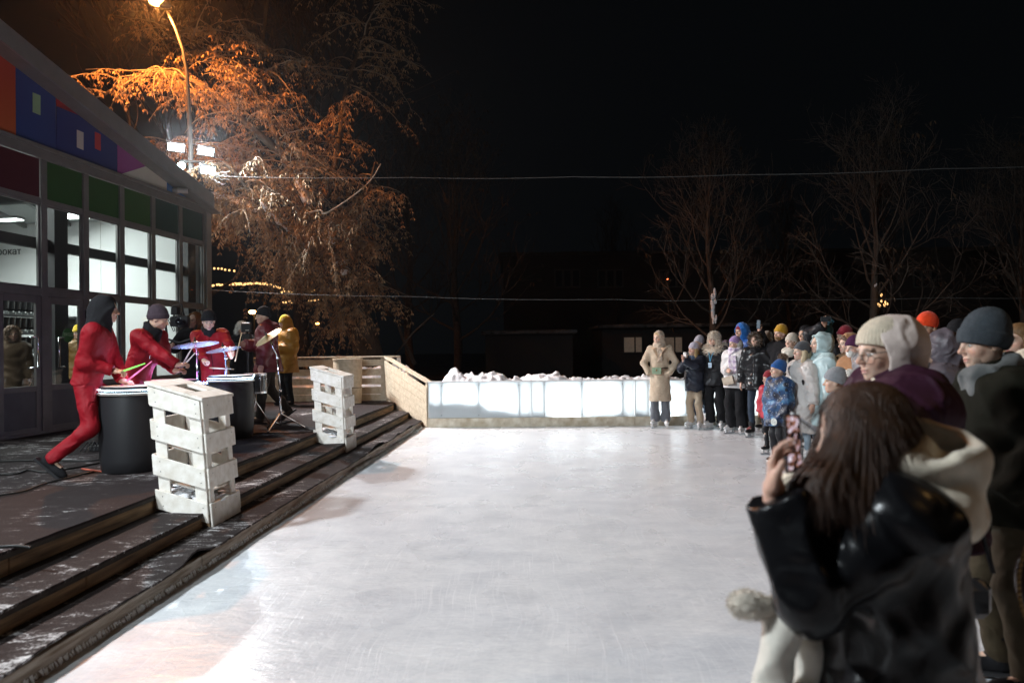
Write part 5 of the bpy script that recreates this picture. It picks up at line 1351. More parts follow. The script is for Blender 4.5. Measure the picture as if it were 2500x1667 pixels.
    def shoes(s, m, hgt=.12, sole=None):
        k = s.k
        for e in (-1, 1):
            a = s.ankle[e]; t = s.toe[e].normalized(); sd = t.cross(Vector((0, 0, 1))).normalized(); z = sd.cross(t).normalized(); base = a - z * (.085 * k)
            fr = np.array([[sd.x, t.x, z.x], [sd.y, t.y, z.y], [sd.z, t.z, z.z]], f32); bl = base + t * .055 * k
            def fn(P):
                Q = (P - np.array(bl, f32)) @ fr
                d = S_ell(Q, (0, .05 * k, .035 * k), (.047 * k, .115 * k, .045 * k)); d = smin(d, S_ell(Q, (0, -.055 * k, .04 * k), (.042 * k, .06 * k, .05 * k)), .03)
                sh_ = (Vector(s.knee[e]) - a).normalized(); d = np.maximum(d, -Q[:, 2]); g_ = S_cone(P, a, a + sh_ * (hgt * .8 * k), .05 * k, .054 * k); return smin(d, np.maximum(g_, -Q[:, 2]), .03)
            lo, hi = s.bounds([base - t * .15 * k, base + t * .22 * k, base + z * (.12 + hgt) * k], .09); b_ = s.sdf('boot', fn, lo, hi, m, .014)
            mm = MB(); mm.pbox(bl - z * .004, t * .155 * k, sd * .043 * k, z * .012, .006); s.mb('sole', mm, sole or BLACK_PLASTIC, False, b_)
    # -------------------------------------------------------------- headwear (in head coordinates, then placed)
    def head_part(s, name, fn, lo, hi, m, h=None, fur=None, parent=None):
        V, F = skin_mesh(fn, lo, hi, (h or s.hh * 1.25) / s.hs)
        if len(V) == 0: return None
        if fur:
            VV, FF = spikes(V, vnormals(V, F), *fur, s.r); F = np.concatenate([F, FF + len(V)]); V = np.concatenate([V, VV])
        W = (V * s.hs) @ s.hf.T + np.array(s.hc); return s.mesh(name, W, F, m, True, parent)
    def beanie(s, m, tall=.02, fold=.05, brow=.035, back=-.045, rib=.0022, nrib=34, pom=None, fat=0.0, name='beanie', slouch=0.0):
        def fn(P):
            c = P - np.array((0, -.014 - slouch * .5, .030), f32)
            d = S_ell(P, (0, -.014, .030), (.088 + fat, .109 + fat, .098 + fat)); d = smin(d, S_ell(P, (0, -.03 - slouch, .075 + tall), (.062 + fat, .07 + fat, .06)), .07)
            hem = brow + (P[:, 1] - .09) * (brow - back) / .20
            band = np.clip((fold - (P[:, 2] - hem)) / .006, 0, 1) if fold else 0
            d = d - .006 * band; an = np.arctan2(c[:, 0], c[:, 1]); d = d - rib * np.abs(np.sin(an * nrib / 2)) * np.clip((.16 + tall - P[:, 2]) / .05, .2, 1)
            d = np.maximum(d, hem - P[:, 2]); return d
        o = s.head_part(name, fn, (-.13, -.16, -.10), (.13, .135, .22 + tall), m)
        if pom is not None:
            pc = (0, -.05 - slouch, .155 + tall)
            s.head_part('pompom', lambda P: S_ell(P, pc, (.048, .048, .044)), np.array(pc) - .07, np.array(pc) + .07, pom, None, (900, .035, .0035, .1, .5), o)
        return o
    def hood(s, m, open_=(.082, .125), r=(.118, .135, .150), c=(0, -.028, .0), t=.02, wr=.004, trim=None, furlen=.045, name='hood', drop=.0, h=None, peak=0.0):
        oc = np.array((0, c[1] + r[1] * .98, -.012), f32)
        def shell(P):
            d = S_ell(P, c, r); d = smin(d, S_cone(P, (0, -.05, -.10), (0, -.06, -.20 - drop), .105, .125), .05)
            if peak: d = smin(d, S_ell(P, (0, c[1] - r[1] * .7, c[2] + r[2] * .5), (.05, .06, .05)), .08)
            return d + folds(P, wr, 34, s.seed + 7)
        def fn(P):
            d = shell(P); return smax(np.maximum(d, -(d + t)), -S_ell(P, oc, (open_[0], r[1] * 1.05, open_[1])), .012)
        o = s.head_part(name, fn, (-.17, -.23, -.26 - drop), (.17, .16, .20), m, h)
        if trim is not None:
            def ft(P):
                d = np.abs(shell(P) + t * .5) - .012; e_ = np.abs(S_ell(P, oc, (open_[0] + .008, r[1] * 1.05, open_[1] + .008))) - .014; return smax(d, e_, .012)
            s.head_part('fur_trim', ft, (-.2, -.12, -.26), (.2, .2, .22), trim, None, (1500, furlen, .004, .1, .45), o)
        return o
    def hair(s, m, length=.0, side=(-1, 1), fringe=False, back=True, h=None):
        def fn(P):
            M_ = P.copy(); M_[:, 0] = np.abs(M_[:, 0])
            d = S_ell(P, (0, -.016, .032), (.084, .103, .093)); cut = .045 + (P[:, 1] - .06) * .5 if not fringe else .0 + (P[:, 1] - .06) * .5
            d = smax(d, (P[:, 1] * 1.0 + (-.055) - (P[:, 2] - .03) * .9), .01)
            if back: d = smin(d, S_cone(P, (0, -.06, .0), (0, -.075, -.12 - length * .5), .07, .075), .03)
            if length:
                for e in side: d = smin(d, S_cone(P, (e * .075, .0, .0), (e * .078, .015, -.10 - length), .03, .026, sy=1.2), .02)
            an = np.arctan2(P[:, 0], P[:, 1]); return d - .003 * np.abs(np.sin(an * 22 + 3 * np.sin(P[:, 2] * 30)))
        return s.head_part('hair', fn, (-.14, -.18, -.26 - length), (.14, .12, .16), m, h)
    def scarf(s, m, thick=.04, rad=.082, tails=(), z=.0, name='scarf', wr=.008, up=.0):
        k = s.k; c = s.neck + s.tup * (.005 + z) * k; fr = s.tf
        def fn(P):
            Q = (P - np.array(c, f32)) @ fr; q = np.sqrt(Q[:, 0] ** 2 + (Q[:, 1] * 1.0 - .012) ** 2) - rad * k
            zz = Q[:, 2] + .25 * Q[:, 1] - up * .0; d = np.sqrt(q * q + (np.maximum(np.abs(zz) - (.022 + up), 0)) ** 2) - thick * k * (1 + .15 * np.sin(np.arctan2(Q[:, 0], Q[:, 1]) * 3 + s.seed))
            for (x0, z1, wd_) in tails:
                a = s.T((x0, .13, .47 * k)); b = s.T((x0 * 1.1, .17, .47 * k - z1)); d = smin(d, S_box(P, (a + b) / 2, (wd_, .018, (a - b).length / 2), .015, fr), .03)
            return d + folds(P, wr, 40, s.seed + 2)
        lo, hi = s.bounds([c] + [s.T((x0, .15, .47 * k - z1 - .05)) for (x0, z1, wd_) in tails], .19 * k + .02); return s.sdf(name, fn, lo, hi, m, min(s.h, .011))
    def fur_collar(s, m, thick=.06, rad=.115, n=2600, L=.05):
        k = s.k; c = s.neck + s.tup * (-.015) * k; fr = s.tf
        def fn(P):
            Q = (P - np.array(c, f32)) @ fr; q = np.sqrt(Q[:, 0] ** 2 * .8 + (Q[:, 1]) ** 2) - rad * k; zz = Q[:, 2] + .35 * Q[:, 1]; return np.sqrt(q * q + zz * zz) - thick * k
        return s.sdf('fur_collar', fn, *s.bounds([c], .27 * k), m, .014, (n, L, .004, .2, .5))
    def glasses(s, m):
        mm = MB(); 
        for e in (-1, 1):
            c = s.H((e * .033, .103, -.006)); pts = []
            for i in range(17):
                a = 2 * PI * i / 16; pts.append(s.H((e * .033 + .024 * math.cos(a), .104 - .004 * abs(math.cos(a)), -.008 + .021 * math.sin(a))))
            mm.tube(pts, .0016, 5); mm.tube([s.H((e * .057, .10, .0)), s.H((e * .075, .06, .004)), s.H((e * .080, -.01, .004))], .0018, 5)
        mm.tube([s.H((-.009, .106, -.002)), s.H((0, .109, .001)), s.H((.009, .106, -.002))], .0016, 5)
        return s.mb('glasses', mm, m, True)
    def zip(s, m, x=.0, top=.5, bot=.0):
        k = s.k; mm = MB(); pts = []
        for i in range(14):
            z = bot + (top - bot) * i / 13; a = np.array([list(s.T((x, .34, z * k)))], f32); b = np.array(s.T((x, .0, z * k)))
            lo_, hi_ = 0.0, 1.0
            for _ in range(12):
                t = (lo_ + hi_) / 2; q = a * (1 - t) + b * t
                if s.top_fn(q.astype(f32))[0] > 0: lo_ = t
                else: hi_ = t
            pts.append(Vector((a[0] * (1 - lo_) + b * lo_).tolist()))
        mm.tube(pts, .0045 * k + .001, 5); return s.mb('zip', mm, m, True)
def phone(label, c, up, out, parent_screen=None, sz=(.072, .15, .008), col=(.03, .03, .035), screen=None, scr_mat=None):
    """held phone: c centre, up its long axis, out the screen's normal"""
    u = unit(up); n = Vector(out); n = (n - u * n.dot(u)).normalized(); x = u.cross(n)
    o = MB().pbox((0, 0, 0), x * sz[0] / 2, u * sz[1] / 2, n * sz[2] / 2, .003).build('phone', mat('phone_case', col, .3, .5), None, False, None); o.location = c
    tag(o, label, 'phone', 'phones held up in the crowd')
    sm = scr_mat or emis('phone_screen', (.7, .75, .9), .25)
    q = MB().pbox(n * (sz[2] / 2 + .0008), x * (sz[0] / 2 - .004), u * (sz[1] / 2 - .005), n * .0006); qo = q.build('screen', sm, None); qo.parent = o
    m = MB()
    for (a, b) in ((.2, .38), (.2, .28), (.05, .33)): m.lathe([(0, 0), (.006, 0), (.006, .002), (0, .002)], 10, x * sz[0] * a * -1 + u * sz[1] * b - n * (sz[2] / 2 + .0018), n)
    lo = m.build('camera_lens', BLACK_METAL, None); lo.parent = o
    return o
# ================================================================== the crowd on the right (skaters and onlookers)
def X(px, Y): return at_y(px, 840, Y).x
SF = .075
def stand(label, px, Y, Htop, face, hat=.03, skate=True, **kw):
    """a standing figure whose hat top is Htop above the ice"""
    fo = SF if skate else .0
    k = (Htop - fo - hat) / 1.742
    return Person(label, X(px, Y), Y, 0, face, k=k, footoff=fo, **kw)
WHITE_SK = cloth((.72, .72, .73), 'nylon'); BLACK_SK = cloth((.02, .02, .022), 'nylon'); LACE_W = cloth((.8, .8, .8), 'wool')
BLK = cloth((.014, .014, .017), 'nylon'); BLKW = cloth((.016, .016, .018), 'wool'); NAVYC = cloth((.018, .022, .035), 'nylon')
JEANS_DK = cloth((.035, .05, .075), 'denim'); JEANS_LT = cloth((.27, .34, .40), 'denim'); GREYP = cloth((.13, .14, .16), 'wool'); BEIGEP = cloth((.42, .33, .24), 'wool')
SILVER = CHROME
vL = (-.8, -.6)
# 1 woman in the long beige coat
p = stand('woman in a long beige wool coat and headscarf with a green belt bag', 1610, 12.72, 1.815, (-.35, -1), hat=.015, hands={1: dict(p='pocket', hint=(1, -.3, -.2)), -1: dict(p='pocket', hint=(-1, -.3, -.2))}, look=(-.8, -.75, -.05), seed=1, tone=1, brow=(.3, .2, .12), stance=.10)
COAT = cloth((.50, .40, .30), 'wool'); o = p.top(COAT, hem=.50, t=.02, wr=.006, flare=1.0, name='coat', collar=.0, armf=.98)
lp = MB()
for e in (-1, 1): lp.prism([p.T((e * .015, .165, .30)), p.T((e * .10, .15, .46)), p.T((e * .15, .10, .50)), p.T((e * .05, .12, .50))], (0, .012, 0))
p.mb('lapel', lp, cloth((.58, .40, .27), 'wool')); p.trousers(GREYP, (1.0, 1.25, 1.9)); p.skates(WHITE_SK, lace=LACE_W)
SC1 = cloth((.52, .42, .33), 'knit'); p.hood(SC1, open_=(.066, .105), r=(.096, .118, .128), c=(0, -.02, .012), t=.014, name='headscarf'); p.scarf(SC1, .045, .078, tails=((-.02, .24, .05),)); p.hair(cloth((.5, .36, .18), 'hair'))
bg_ = MB(); q = p.T((.03, .20, .07)); bg_.pbox((0, 0, 0), (.085, 0, 0), (0, .028, 0), (.0, 0, .062), .014); 
bo = bg_.build('belt_bag', cloth((.30, .40, .27), 'leather')); bo.location = p.pos + p.R @ q; bo.rotation_euler = (0, 0, p.rot); tag(bo, 'pale green quilted leather belt bag worn over the beige coat', 'bag')
for i in range(4):
    MB().pbox((0, .029, -.045 + .03 * i), (.083, 0, 0), (0, .004, 0), (0, 0, .012), .003).build('quilted_roll', cloth((.32, .42, .29), 'leather')).parent = bo
MB().pbox((0, .036, .01), (.012, 0, 0), (0, .004, 0), (0, 0, .016), .002).build('clasp', mat('brass_clasp', (.35, .2, .08), .3, metal=.8)).parent = bo
MB().tube([(-.085, 0, .04), (-.14, -.06, .05), (-.19, -.16, .05)], .012, 6).build('strap', BLK).parent = bo
# 2 girl filming, grey lilac beanie
Y = 12.5; hp = at_y(1672, 868, Y - .22)
p = stand('woman in a lilac-grey beanie, navy jacket and beige trousers filming with a phone', 1695, Y, 1.565, (-.75, -.8), hands={1: dict(w=hp + Vector((.05, .05, -.09)), hint=(1, -.3, -1), d=(-.2, -.1, 1), curl=.7), -1: dict(w=hp + Vector((-.03, -.02, -.09)), hint=(-1, 0, -1), d=(.1, .1, 1), curl=.7)}, look=(-1, -.55, .0), seed=2, tone=3)
p.top(NAVYC, hem=.16, t=.035, wr=.008, armf=1.15, flare=1.05); p.trousers(BEIGEP, (1.05, 1.35, 1.7)); p.skates(WHITE_SK, lace=LACE_W); p.beanie(cloth((.40, .38, .46), 'knit'), tall=.02); p.hair(cloth((.4, .27, .12), 'hair'), .22); p.scarf(cloth((.05, .09, .16), 'knit'), .03)
phone('white phone held by the woman in the navy jacket', hp, (0, 0, 1), (.75, .5, 0), col=(.75, .72, .7), sz=(.07, .12, .009))
# 3 tall one behind in long dark coat
p = stand('person in a grey beanie and long dark coat behind the woman filming in navy', 1708, 12.86, 1.71, (-.6, -.8), seed=3, look=(-1, -.5, 0)); p.top(cloth((.045, .043, .045), 'nylon'), hem=.42, t=.035, name='coat', quilt=.008); p.trousers(JEANS_DK); p.skates(WHITE_SK); p.beanie(cloth((.36, .35, .40), 'knit'), tall=.03)
# 4 white fur hat
p = stand('woman in a white fur hat and black parka with white fur collar and lanyard', 1745, 12.36, 1.787, (-.65, -.8), hat=.04, seed=4, look=(-.95, -.6, -.03), tone=1)
p.top(BLK, hem=.17, t=.045, quilt=.012, pitch=.13, wr=.006, flare=1.05); p.trousers(BLKW, (1.1, 1.45, 1.9)); p.skates(WHITE_SK, lace=LACE_W); p.hair(cloth((.3, .18, .08), 'hair'))
FURW = cloth((.66, .58, .48), 'fur'); 
def furhat(P):
    M_ = P.copy(); M_[:, 0] = np.abs(M_[:, 0]); d = S_ell(P, (0, -.014, .045), (.098, .115, .10)); d = np.maximum(d, .018 + (P[:, 1] - .09) * .35 - P[:, 2]); d = smin(d, S_ell(M_, (.095, -.01, -.04), (.03, .055, .075)), .02); return d
p.head_part('fur_hat', furhat, (-.16, -.16, -.15), (.16, .14, .18), FURW, .008, (2200, .035, .004, .1, .5)); p.fur_collar(FURW, .06, .125)
p.scarf(cloth((.3, .27, .25), 'knit'), .03, .07)
LY = cloth((.10, .35, .55), 'satin'); m_ = MB(); m_.tube([p.T((-.07, .12, .50)), p.T((-.02, .20, .36)), p.T((0, .22, .26))], .006, 5); m_.tube([p.T((.07, .12, .50)), p.T((.02, .20, .36)), p.T((0, .22, .26))], .006, 5); lo_ = p.mb('lanyard', m_, LY, True)
m_ = MB(); m_.pbox(p.T((0, .226, .20)), (.032, 0, 0), (0, .003, 0), (0, 0, .045), .002); p.mb('badge', m_, mat('badge_card', (.45, .62, .78), .4), False, lo_)
# 5 hidden lilac
p = stand('person in a mauve hooded jacket half hidden behind the white fur hat', 1772, 12.8, 1.60, (-.7, -.7), seed=5, look=(-1, -.4, 0)); p.top(cloth((.22, .18, .22), 'nylon'), hem=.14, t=.04); p.trousers(BLKW); p.skates(BLACK_SK); p.hood(cloth((.24, .20, .24), 'nylon'))
# 6 purple beanie, plaid scarf
PLAID = bpy.data.materials.new('plaid_wool'); PLAID.use_nodes = True; N_, L_ = nodes(PLAID); tc_ = N_.new('ShaderNodeTexCoord'); sx_ = N_.new('ShaderNodeSeparateXYZ'); L_.new(tc_.outputs['Object'], sx_.inputs[0])
def _st(out, f, ph=0):
    a = N_.new('ShaderNodeMath'); a.operation = 'MULTIPLY_ADD'; L_.new(out, a.inputs[0]); a.inputs[1].default_value = f; a.inputs[2].default_value = ph; b = N_.new('ShaderNodeMath'); b.operation = 'SINE'; L_.new(a.outputs[0], b.inputs[0]); c = N_.new('ShaderNodeMath'); c.operation = 'GREATER_THAN'; L_.new(b.outputs[0], c.inputs[0]); c.inputs[1].default_value = .25; return c.outputs[0]
ad_ = N_.new('ShaderNodeMath'); ad_.operation = 'ADD'; L_.new(_st(sx_.outputs['X'], 75), ad_.inputs[0]); L_.new(_st(sx_.outputs['Z'], 62), ad_.inputs[1]); hf_ = N_.new('ShaderNodeMath'); hf_.operation = 'MULTIPLY'; L_.new(ad_.outputs[0], hf_.inputs[0]); hf_.inputs[1].default_value = .5
rp_ = N_.new('ShaderNodeValToRGB'); L_.new(hf_.outputs[0], rp_.inputs['Fac']); rp_.color_ramp.elements[0].color = (.66, .60, .66, 1); rp_.color_ramp.elements[1].color = (.36, .28, .42, 1); L_.new(rp_.outputs[0], N_['Principled BSDF'].inputs['Base Color']); N_['Principled BSDF'].inputs['Roughness'].default_value = .9
p = stand('woman in a lilac beanie with a plaid lilac scarf over a white padded jacket', 1795, 11.75, 1.69, (-.75, -.7), seed=6, look=(-1, -.35, .02), tone=1, hands={-1: dict(p='down', glove=BLK), 1: dict(p='front')})
p.top(cloth((.62, .60, .60), 'nylon'), hem=.13, t=.05, quilt=.006, flare=1.05, hoodback=1); p.trousers(BLKW, (1.15, 1.6, 2.3)); p.skates(WHITE_SK, lace=LACE_W); p.beanie(cloth((.34, .22, .44), 'knit'), tall=.005); p.scarf(PLAID, .05, .085, tails=((-.03, .30, .075),), z=.02)
p.hood(cloth((.52, .47, .42), 'nylon'), open_=(.10, .15), c=(0, -.06, -.03), r=(.115, .12, .135))
bo = MB().pbox((0, 0, 0), (.10, 0, 0), (0, .03, 0), (0, 0, .07), .012).build('shoulder_bag', cloth((.45, .38, .30), 'leather')); bo.location = p.pos + p.R @ p.T((.0, .235, -.0)); bo.rotation_euler = (0, .25, p.rot); tag(bo, 'flat beige shoulder bag on the white padded jacket', 'bag'); MB().pbox((0, .032, .015), (.098, 0, 0), (0, .004, 0), (0, 0, .05), .004).build('flap', cloth((.48, .41, .33), 'leather')).parent = bo
# 7 tall blue hood
p = stand('tall man in a bright blue hood over a dark red headband', 1812, 12.25, 1.92, (-.8, -.55), seed=7, look=(-1, -.45, 0), tone=2); p.top(cloth((.02, .09, .32), 'nylon'), hem=.14, t=.04); p.trousers(BLKW); p.skates(BLACK_SK); p.hood(cloth((.02, .13, .42), 'wool'), open_=(.07, .10), c=(0, -.03, .012)); p.beanie(cloth((.20, .02, .04), 'knit'), fold=.0, rib=0)
# 8 dark fur hood
p = stand('woman in a black leather puffer with a brown fur-trimmed hood and blue jeans', 1848, 11.28, 1.75, (-.6, -.8), seed=8, look=(-.85, -.7, .0), tone=1)
p.top(cloth((.016, .016, .018), 'leather'), hem=.17, t=.045, quilt=.014, pitch=.085, armf=1.1); p.zip(SILVER, .02, .46, -.1); p.trousers(JEANS_DK, (1, 1.0, 1.0)); p.skates(BLACK_SK, lace=cloth((.4, .05, .06), 'wool')); p.hood(cloth((.018, .017, .018), 'nylon'), open_=(.078, .115), trim=cloth((.10, .065, .04), 'fur'), furlen=.06); p.hair(cloth((.16, .09, .04), 'hair')); p.scarf(BLKW, .04)
# 9 raised phone
Y = 11.9; hp = at_y(1852, 795, Y - .25)
p = stand('person in black with one arm raised filming over the fur-trimmed hood', 1874, Y, 1.76, (-.9, -.5), seed=9, look=(-1, -.3, 0), hands={-1: dict(w=hp + Vector((.02, .03, -.09)), hint=(-.4, .3, -1), d=(0, 0, 1), n=(1, .3, 0), curl=.75)})
p.top(BLK, hem=.15, t=.05); p.trousers(BLKW); p.skates(BLACK_SK); p.beanie(cloth((.30, .26, .22), 'knit'))
phone('dark phone raised on an outstretched arm above the fur-trimmed hood', hp + Vector((0, 0, .02)), (.05, 0, 1), (.8, .5, 0), col=(.05, .08, .11))
# 10 yellow beanie
p = stand('bearded man in a mustard yellow beanie and black coat', 1908, 11.0, 1.853, (-.8, -.6), seed=10, look=(-1, -.4, .02), tone=3, brow=(.25, .14, .06)); p.top(BLKW, hem=.3, t=.04, name='coat', collar=.04); p.trousers(BLKW); p.skates(BLACK_SK); p.beanie(cloth((.50, .27, .02), 'knit'), tall=.02)
p.head_part('beard', lambda P: np.maximum(np.maximum(S_ell(P, (0, .030, -.058), (.060, .068, .066)), P[:, 2] + .052), .0 - (P[:, 1] - .0)) - .002, (-.1, -.06, -.16), (.1, .14, .0), cloth((.22, .12, .05), 'fur'), None, (500, .012, .002, .3, .4))
# 11 red child
p = stand('small child in a red jacket half hidden behind the boy in the star-print suit', 1879, 9.5, 1.12, (-.7, -.6), seed=11, look=(-1, -.2, 0)); p.top(cloth((.40, .02, .04), 'nylon'), hem=.12, t=.04, quilt=.008); p.trousers(BLK); p.skates(BLACK_SK); p.beanie(cloth((.25, .02, .03), 'knit'))
# 12 boy in galaxy suit
GAL = bpy.data.materials.new('star_print_cloth'); GAL.use_nodes = True; N_, L_ = nodes(GAL); tc_ = N_.new('ShaderNodeTexCoord')
n1 = N_.new('ShaderNodeTexNoise'); n1.inputs['Scale'].default_value = 7; n1.inputs['Detail'].default_value = 4; L_.new(tc_.outputs['Object'], n1.inputs['Vector']); r1_ = N_.new('ShaderNodeValToRGB'); L_.new(n1.outputs['Fac'], r1_.inputs['Fac']); e = r1_.color_ramp.elements
e[0].position = .42; e[0].color = (.006, .009, .026, 1); e[1].position = .76; e[1].color = (.45, .52, .58, 1); q_ = e.new(.54); q_.color = (.012, .06, .17, 1); q_ = e.new(.64); q_.color = (.06, .2, .36, 1)
v1 = N_.new('ShaderNodeTexVoronoi'); v1.inputs['Scale'].default_value = 9; L_.new(tc_.outputs['Object'], v1.inputs['Vector']); lt_ = N_.new('ShaderNodeMath'); lt_.operation = 'LESS_THAN'; L_.new(v1.outputs['Distance'], lt_.inputs[0]); lt_.inputs[1].default_value = .27
v2 = N_.new('ShaderNodeTexVoronoi'); v2.inputs['Scale'].default_value = 42; L_.new(tc_.outputs['Object'], v2.inputs['Vector']); l2_ = N_.new('ShaderNodeMath'); l2_.operation = 'LESS_THAN'; L_.new(v2.outputs['Distance'], l2_.inputs[0]); l2_.inputs[1].default_value = .16
mx1 = N_.new('ShaderNodeMix'); mx1.data_type = 'RGBA'; L_.new(lt_.outputs[0], mx1.inputs[0]); L_.new(r1_.outputs[0], mx1.inputs[6]); mx1.inputs[7].default_value = (.012, .015, .03, 1); mx2 = N_.new('ShaderNodeMix'); mx2.data_type = 'RGBA'; L_.new(l2_.outputs[0], mx2.inputs[0]); L_.new(mx1.outputs[2], mx2.inputs[6]); mx2.inputs[7].default_value = (.7, .72, .75, 1); L_.new(mx2.outputs[2], N_['Principled BSDF'].inputs['Base Color']); N_['Principled BSDF'].inputs['Roughness'].default_value = .5
p = stand('boy in a blue star-print suit and blue beanie with a brown pompom', 1900, 8.55, 1.30, (-1, -.28), seed=12, look=(-1, -.12, .06), tone=1, brow=(.25, .16, .09), h=.011, hh=.005, hands={-1: dict(p='down', glove=BLK), 1: dict(p='down', glove=BLK)})
p.top(GAL, hem=.20, t=.05, wr=.009, flare=1.12, armf=1.2, hoodback=1, collar=.02); p.trousers(BLK, (1.3, 1.5, 1.7)); p.skates(BLACK_SK, lace=LACE_W); p.beanie(cloth((.015, .09, .30), 'knit'), tall=.03, fold=.06, pom=cloth((.20, .12, .07), 'fur'), slouch=.02)
m_ = MB(); m_.lathe([(0, 0), (.045, 0), (.045, .003), (0, .003)], 20, p.T((-.115, .165, -.13)), p.T((-.3, 1, 0)) - p.T((0, 0, 0))); p.mb('round_patch', m_, mat('patch_print', (.55, .58, .55), .6, var=.4, vscale=60))
# 13 cream beanie
p = stand('woman in a cream ribbed beanie wound in a white scarf', 1934, 10.3, 1.70, (-.75, -.7), seed=13, look=(-.95, -.55, .02), tone=1); p.top(BLKW, hem=.2, t=.04, name='coat'); p.trousers(BLKW); p.skates(WHITE_SK); p.beanie(cloth((.60, .54, .46), 'knit'), tall=.02, fold=.07); p.scarf(cloth((.66, .62, .54), 'knit'), .06, .10, tails=((.05, .25, .06),)); p.hair(cloth((.10, .06, .03), 'hair'))
# 14 dark hood man
p = stand('man in a black hood standing behind the cream beanie', 1968, 10.7, 1.82, (-.8, -.6), hat=.02, seed=14, look=(-1, -.4, 0), tone=2, brow=(.03, .02, .02)); p.top(BLK, hem=.2, t=.04); p.trousers(BLKW); p.skates(BLACK_SK); p.hood(BLKW, open_=(.068, .10)); p.hair(cloth((.02, .015, .012), 'hair'))
# 15 blonde, cream puffer
p = stand('blonde woman in a dark grey beanie and long cream puffer coat', 1958, 8.5, 1.55, (-.95, -.3), seed=15, look=(-1, -.15, .1), tone=1, brow=(.3, .2, .12), h=.012); p.top(cloth((.58, .55, .53), 'nylon'), hem=.40, t=.05, quilt=.016, pitch=.10, name='coat', collar=.05); p.trousers(JEANS_LT, (1, .95, 1)); p.skates(WHITE_SK, lace=LACE_W); p.beanie(cloth((.07, .075, .085), 'knit'), tall=.01); p.hair(cloth((.62, .50, .33), 'hair'), .24); p.scarf(cloth((.62, .6, .58), 'knit'), .035)
# 16 mint puffer
MINT = cloth((.46, .60, .62), 'nylon'); p = stand('woman in a mint green hooded winter coat and light blue jeans', 2003, 8.4, 1.66, (-1, -.12), hat=.03, seed=16, look=(-1, -.05, .03), tone=1, h=.011, hands={-1: dict(p='down', glove=BLK), 1: dict(p='front', glove=BLK)}); p.top(MINT, hem=.36, t=.05, quilt=.004, pitch=.2, wr=.008, name='coat', collar=.03); p.trousers(JEANS_LT, (.95, .85, .8)); p.skates(BLACK_SK, lace=LACE_W); p.hood(MINT, open_=(.075, .115), r=(.13, .16, .165), c=(0, -.045, .0), t=.022, wr=.006); p.zip(cloth((.03, .04, .06), 'nylon'), .05, .5, -.30)
# 17 teal pompom, phone up
Y = 9.3; hp = at_y(2016, 779, Y - .2)
p = stand('person in a teal pompom hat holding a phone above their head', 2014, Y, 1.80, (-.9, -.4), seed=17, look=(-1, -.3, .1), hands={1: dict(w=hp + Vector((.0, .05, -.08)), hint=(1, .2, -.5), d=(.1, 0, 1), n=(0, -1, 0), curl=.6)}); p.top(BLK, hem=.15, t=.05); p.trousers(BLKW); p.skates(BLACK_SK); p.beanie(cloth((.03, .13, .16), 'knit'), tall=.025, pom=cloth((.04, .16, .20), 'fur'))
phone('dark phone held sideways above the teal pompom hat', hp, (1, .2, .05), (.1, .9, .1), col=(.06, .07, .08))
# 18 dark red beanie
p = stand('person in a dark red beanie looking over the tan hood', 2064, 9.2, 1.77, (-1, -.2), seed=18, look=(-1, -.2, 0), tone=2); p.top(BLK, hem=.15, t=.04); p.trousers(BLKW); p.skates(BLACK_SK); p.beanie(cloth((.22, .015, .03), 'knit'), tall=.03)
# 19 tan hood, long brown hair
p = stand('woman with long brown hair under a tan hood', 2072, 8.2, 1.66, (-1, -.15), hat=.035, seed=19, look=(-1, -.1, 0), tone=1, lips=(.45, .12, .12)); p.top(cloth((.36, .20, .10), 'wool'), hem=.2, t=.045); p.trousers(BLKW); p.skates(WHITE_SK); p.hood(cloth((.40, .21, .10), 'wool'), open_=(.09, .13), c=(0, -.04, .0)); p.hair(cloth((.12, .065, .04), 'hair'), .26)
# 20 purple beanie and mask
p = stand('person in a plum beanie and white face mask wearing a brown fleece', 2089, 7.4, 1.61, (-1, -.35), seed=20, look=(-1, -.4, -.05), tone=3, hands={-1: dict(p='cross'), 1: dict(p='cross')}); p.top(cloth((.34, .17, .08), 'wool'), hem=.12, t=.05, armf=1.15); p.trousers(BLKW); p.skates(WHITE_SK); p.beanie(cloth((.07, .02, .06), 'knit'), tall=.01)
p.head_part('face_mask', lambda P: np.maximum(np.maximum(S_ell(P, (0, .032, -.055), (.064, .076, .062)), .02 - P[:, 1]), np.abs(P[:, 2] + .06) - .045), (-.1, -.02, -.14), (.1, .15, .02), cloth((.74, .72, .68), 'wool'), .005)
# 21 beige pompom
p = stand('person in a tall cream knitted hat with a big beige pompom', 2122, 7.2, 1.73, (-1, -.1), hat=.055, seed=21, look=(-1, -.15, .05), tone=1, h=.012, hh=.005); p.top(cloth((.2, .19, .2), 'nylon'), hem=.12, t=.05, quilt=.01); p.trousers(BLKW); p.skates(WHITE_SK); p.beanie(cloth((.62, .56, .46), 'knit'), tall=.045, fold=.06, pom=cloth((.50, .40, .26), 'fur'), slouch=.03, nrib=22, rib=.004, fat=.006)
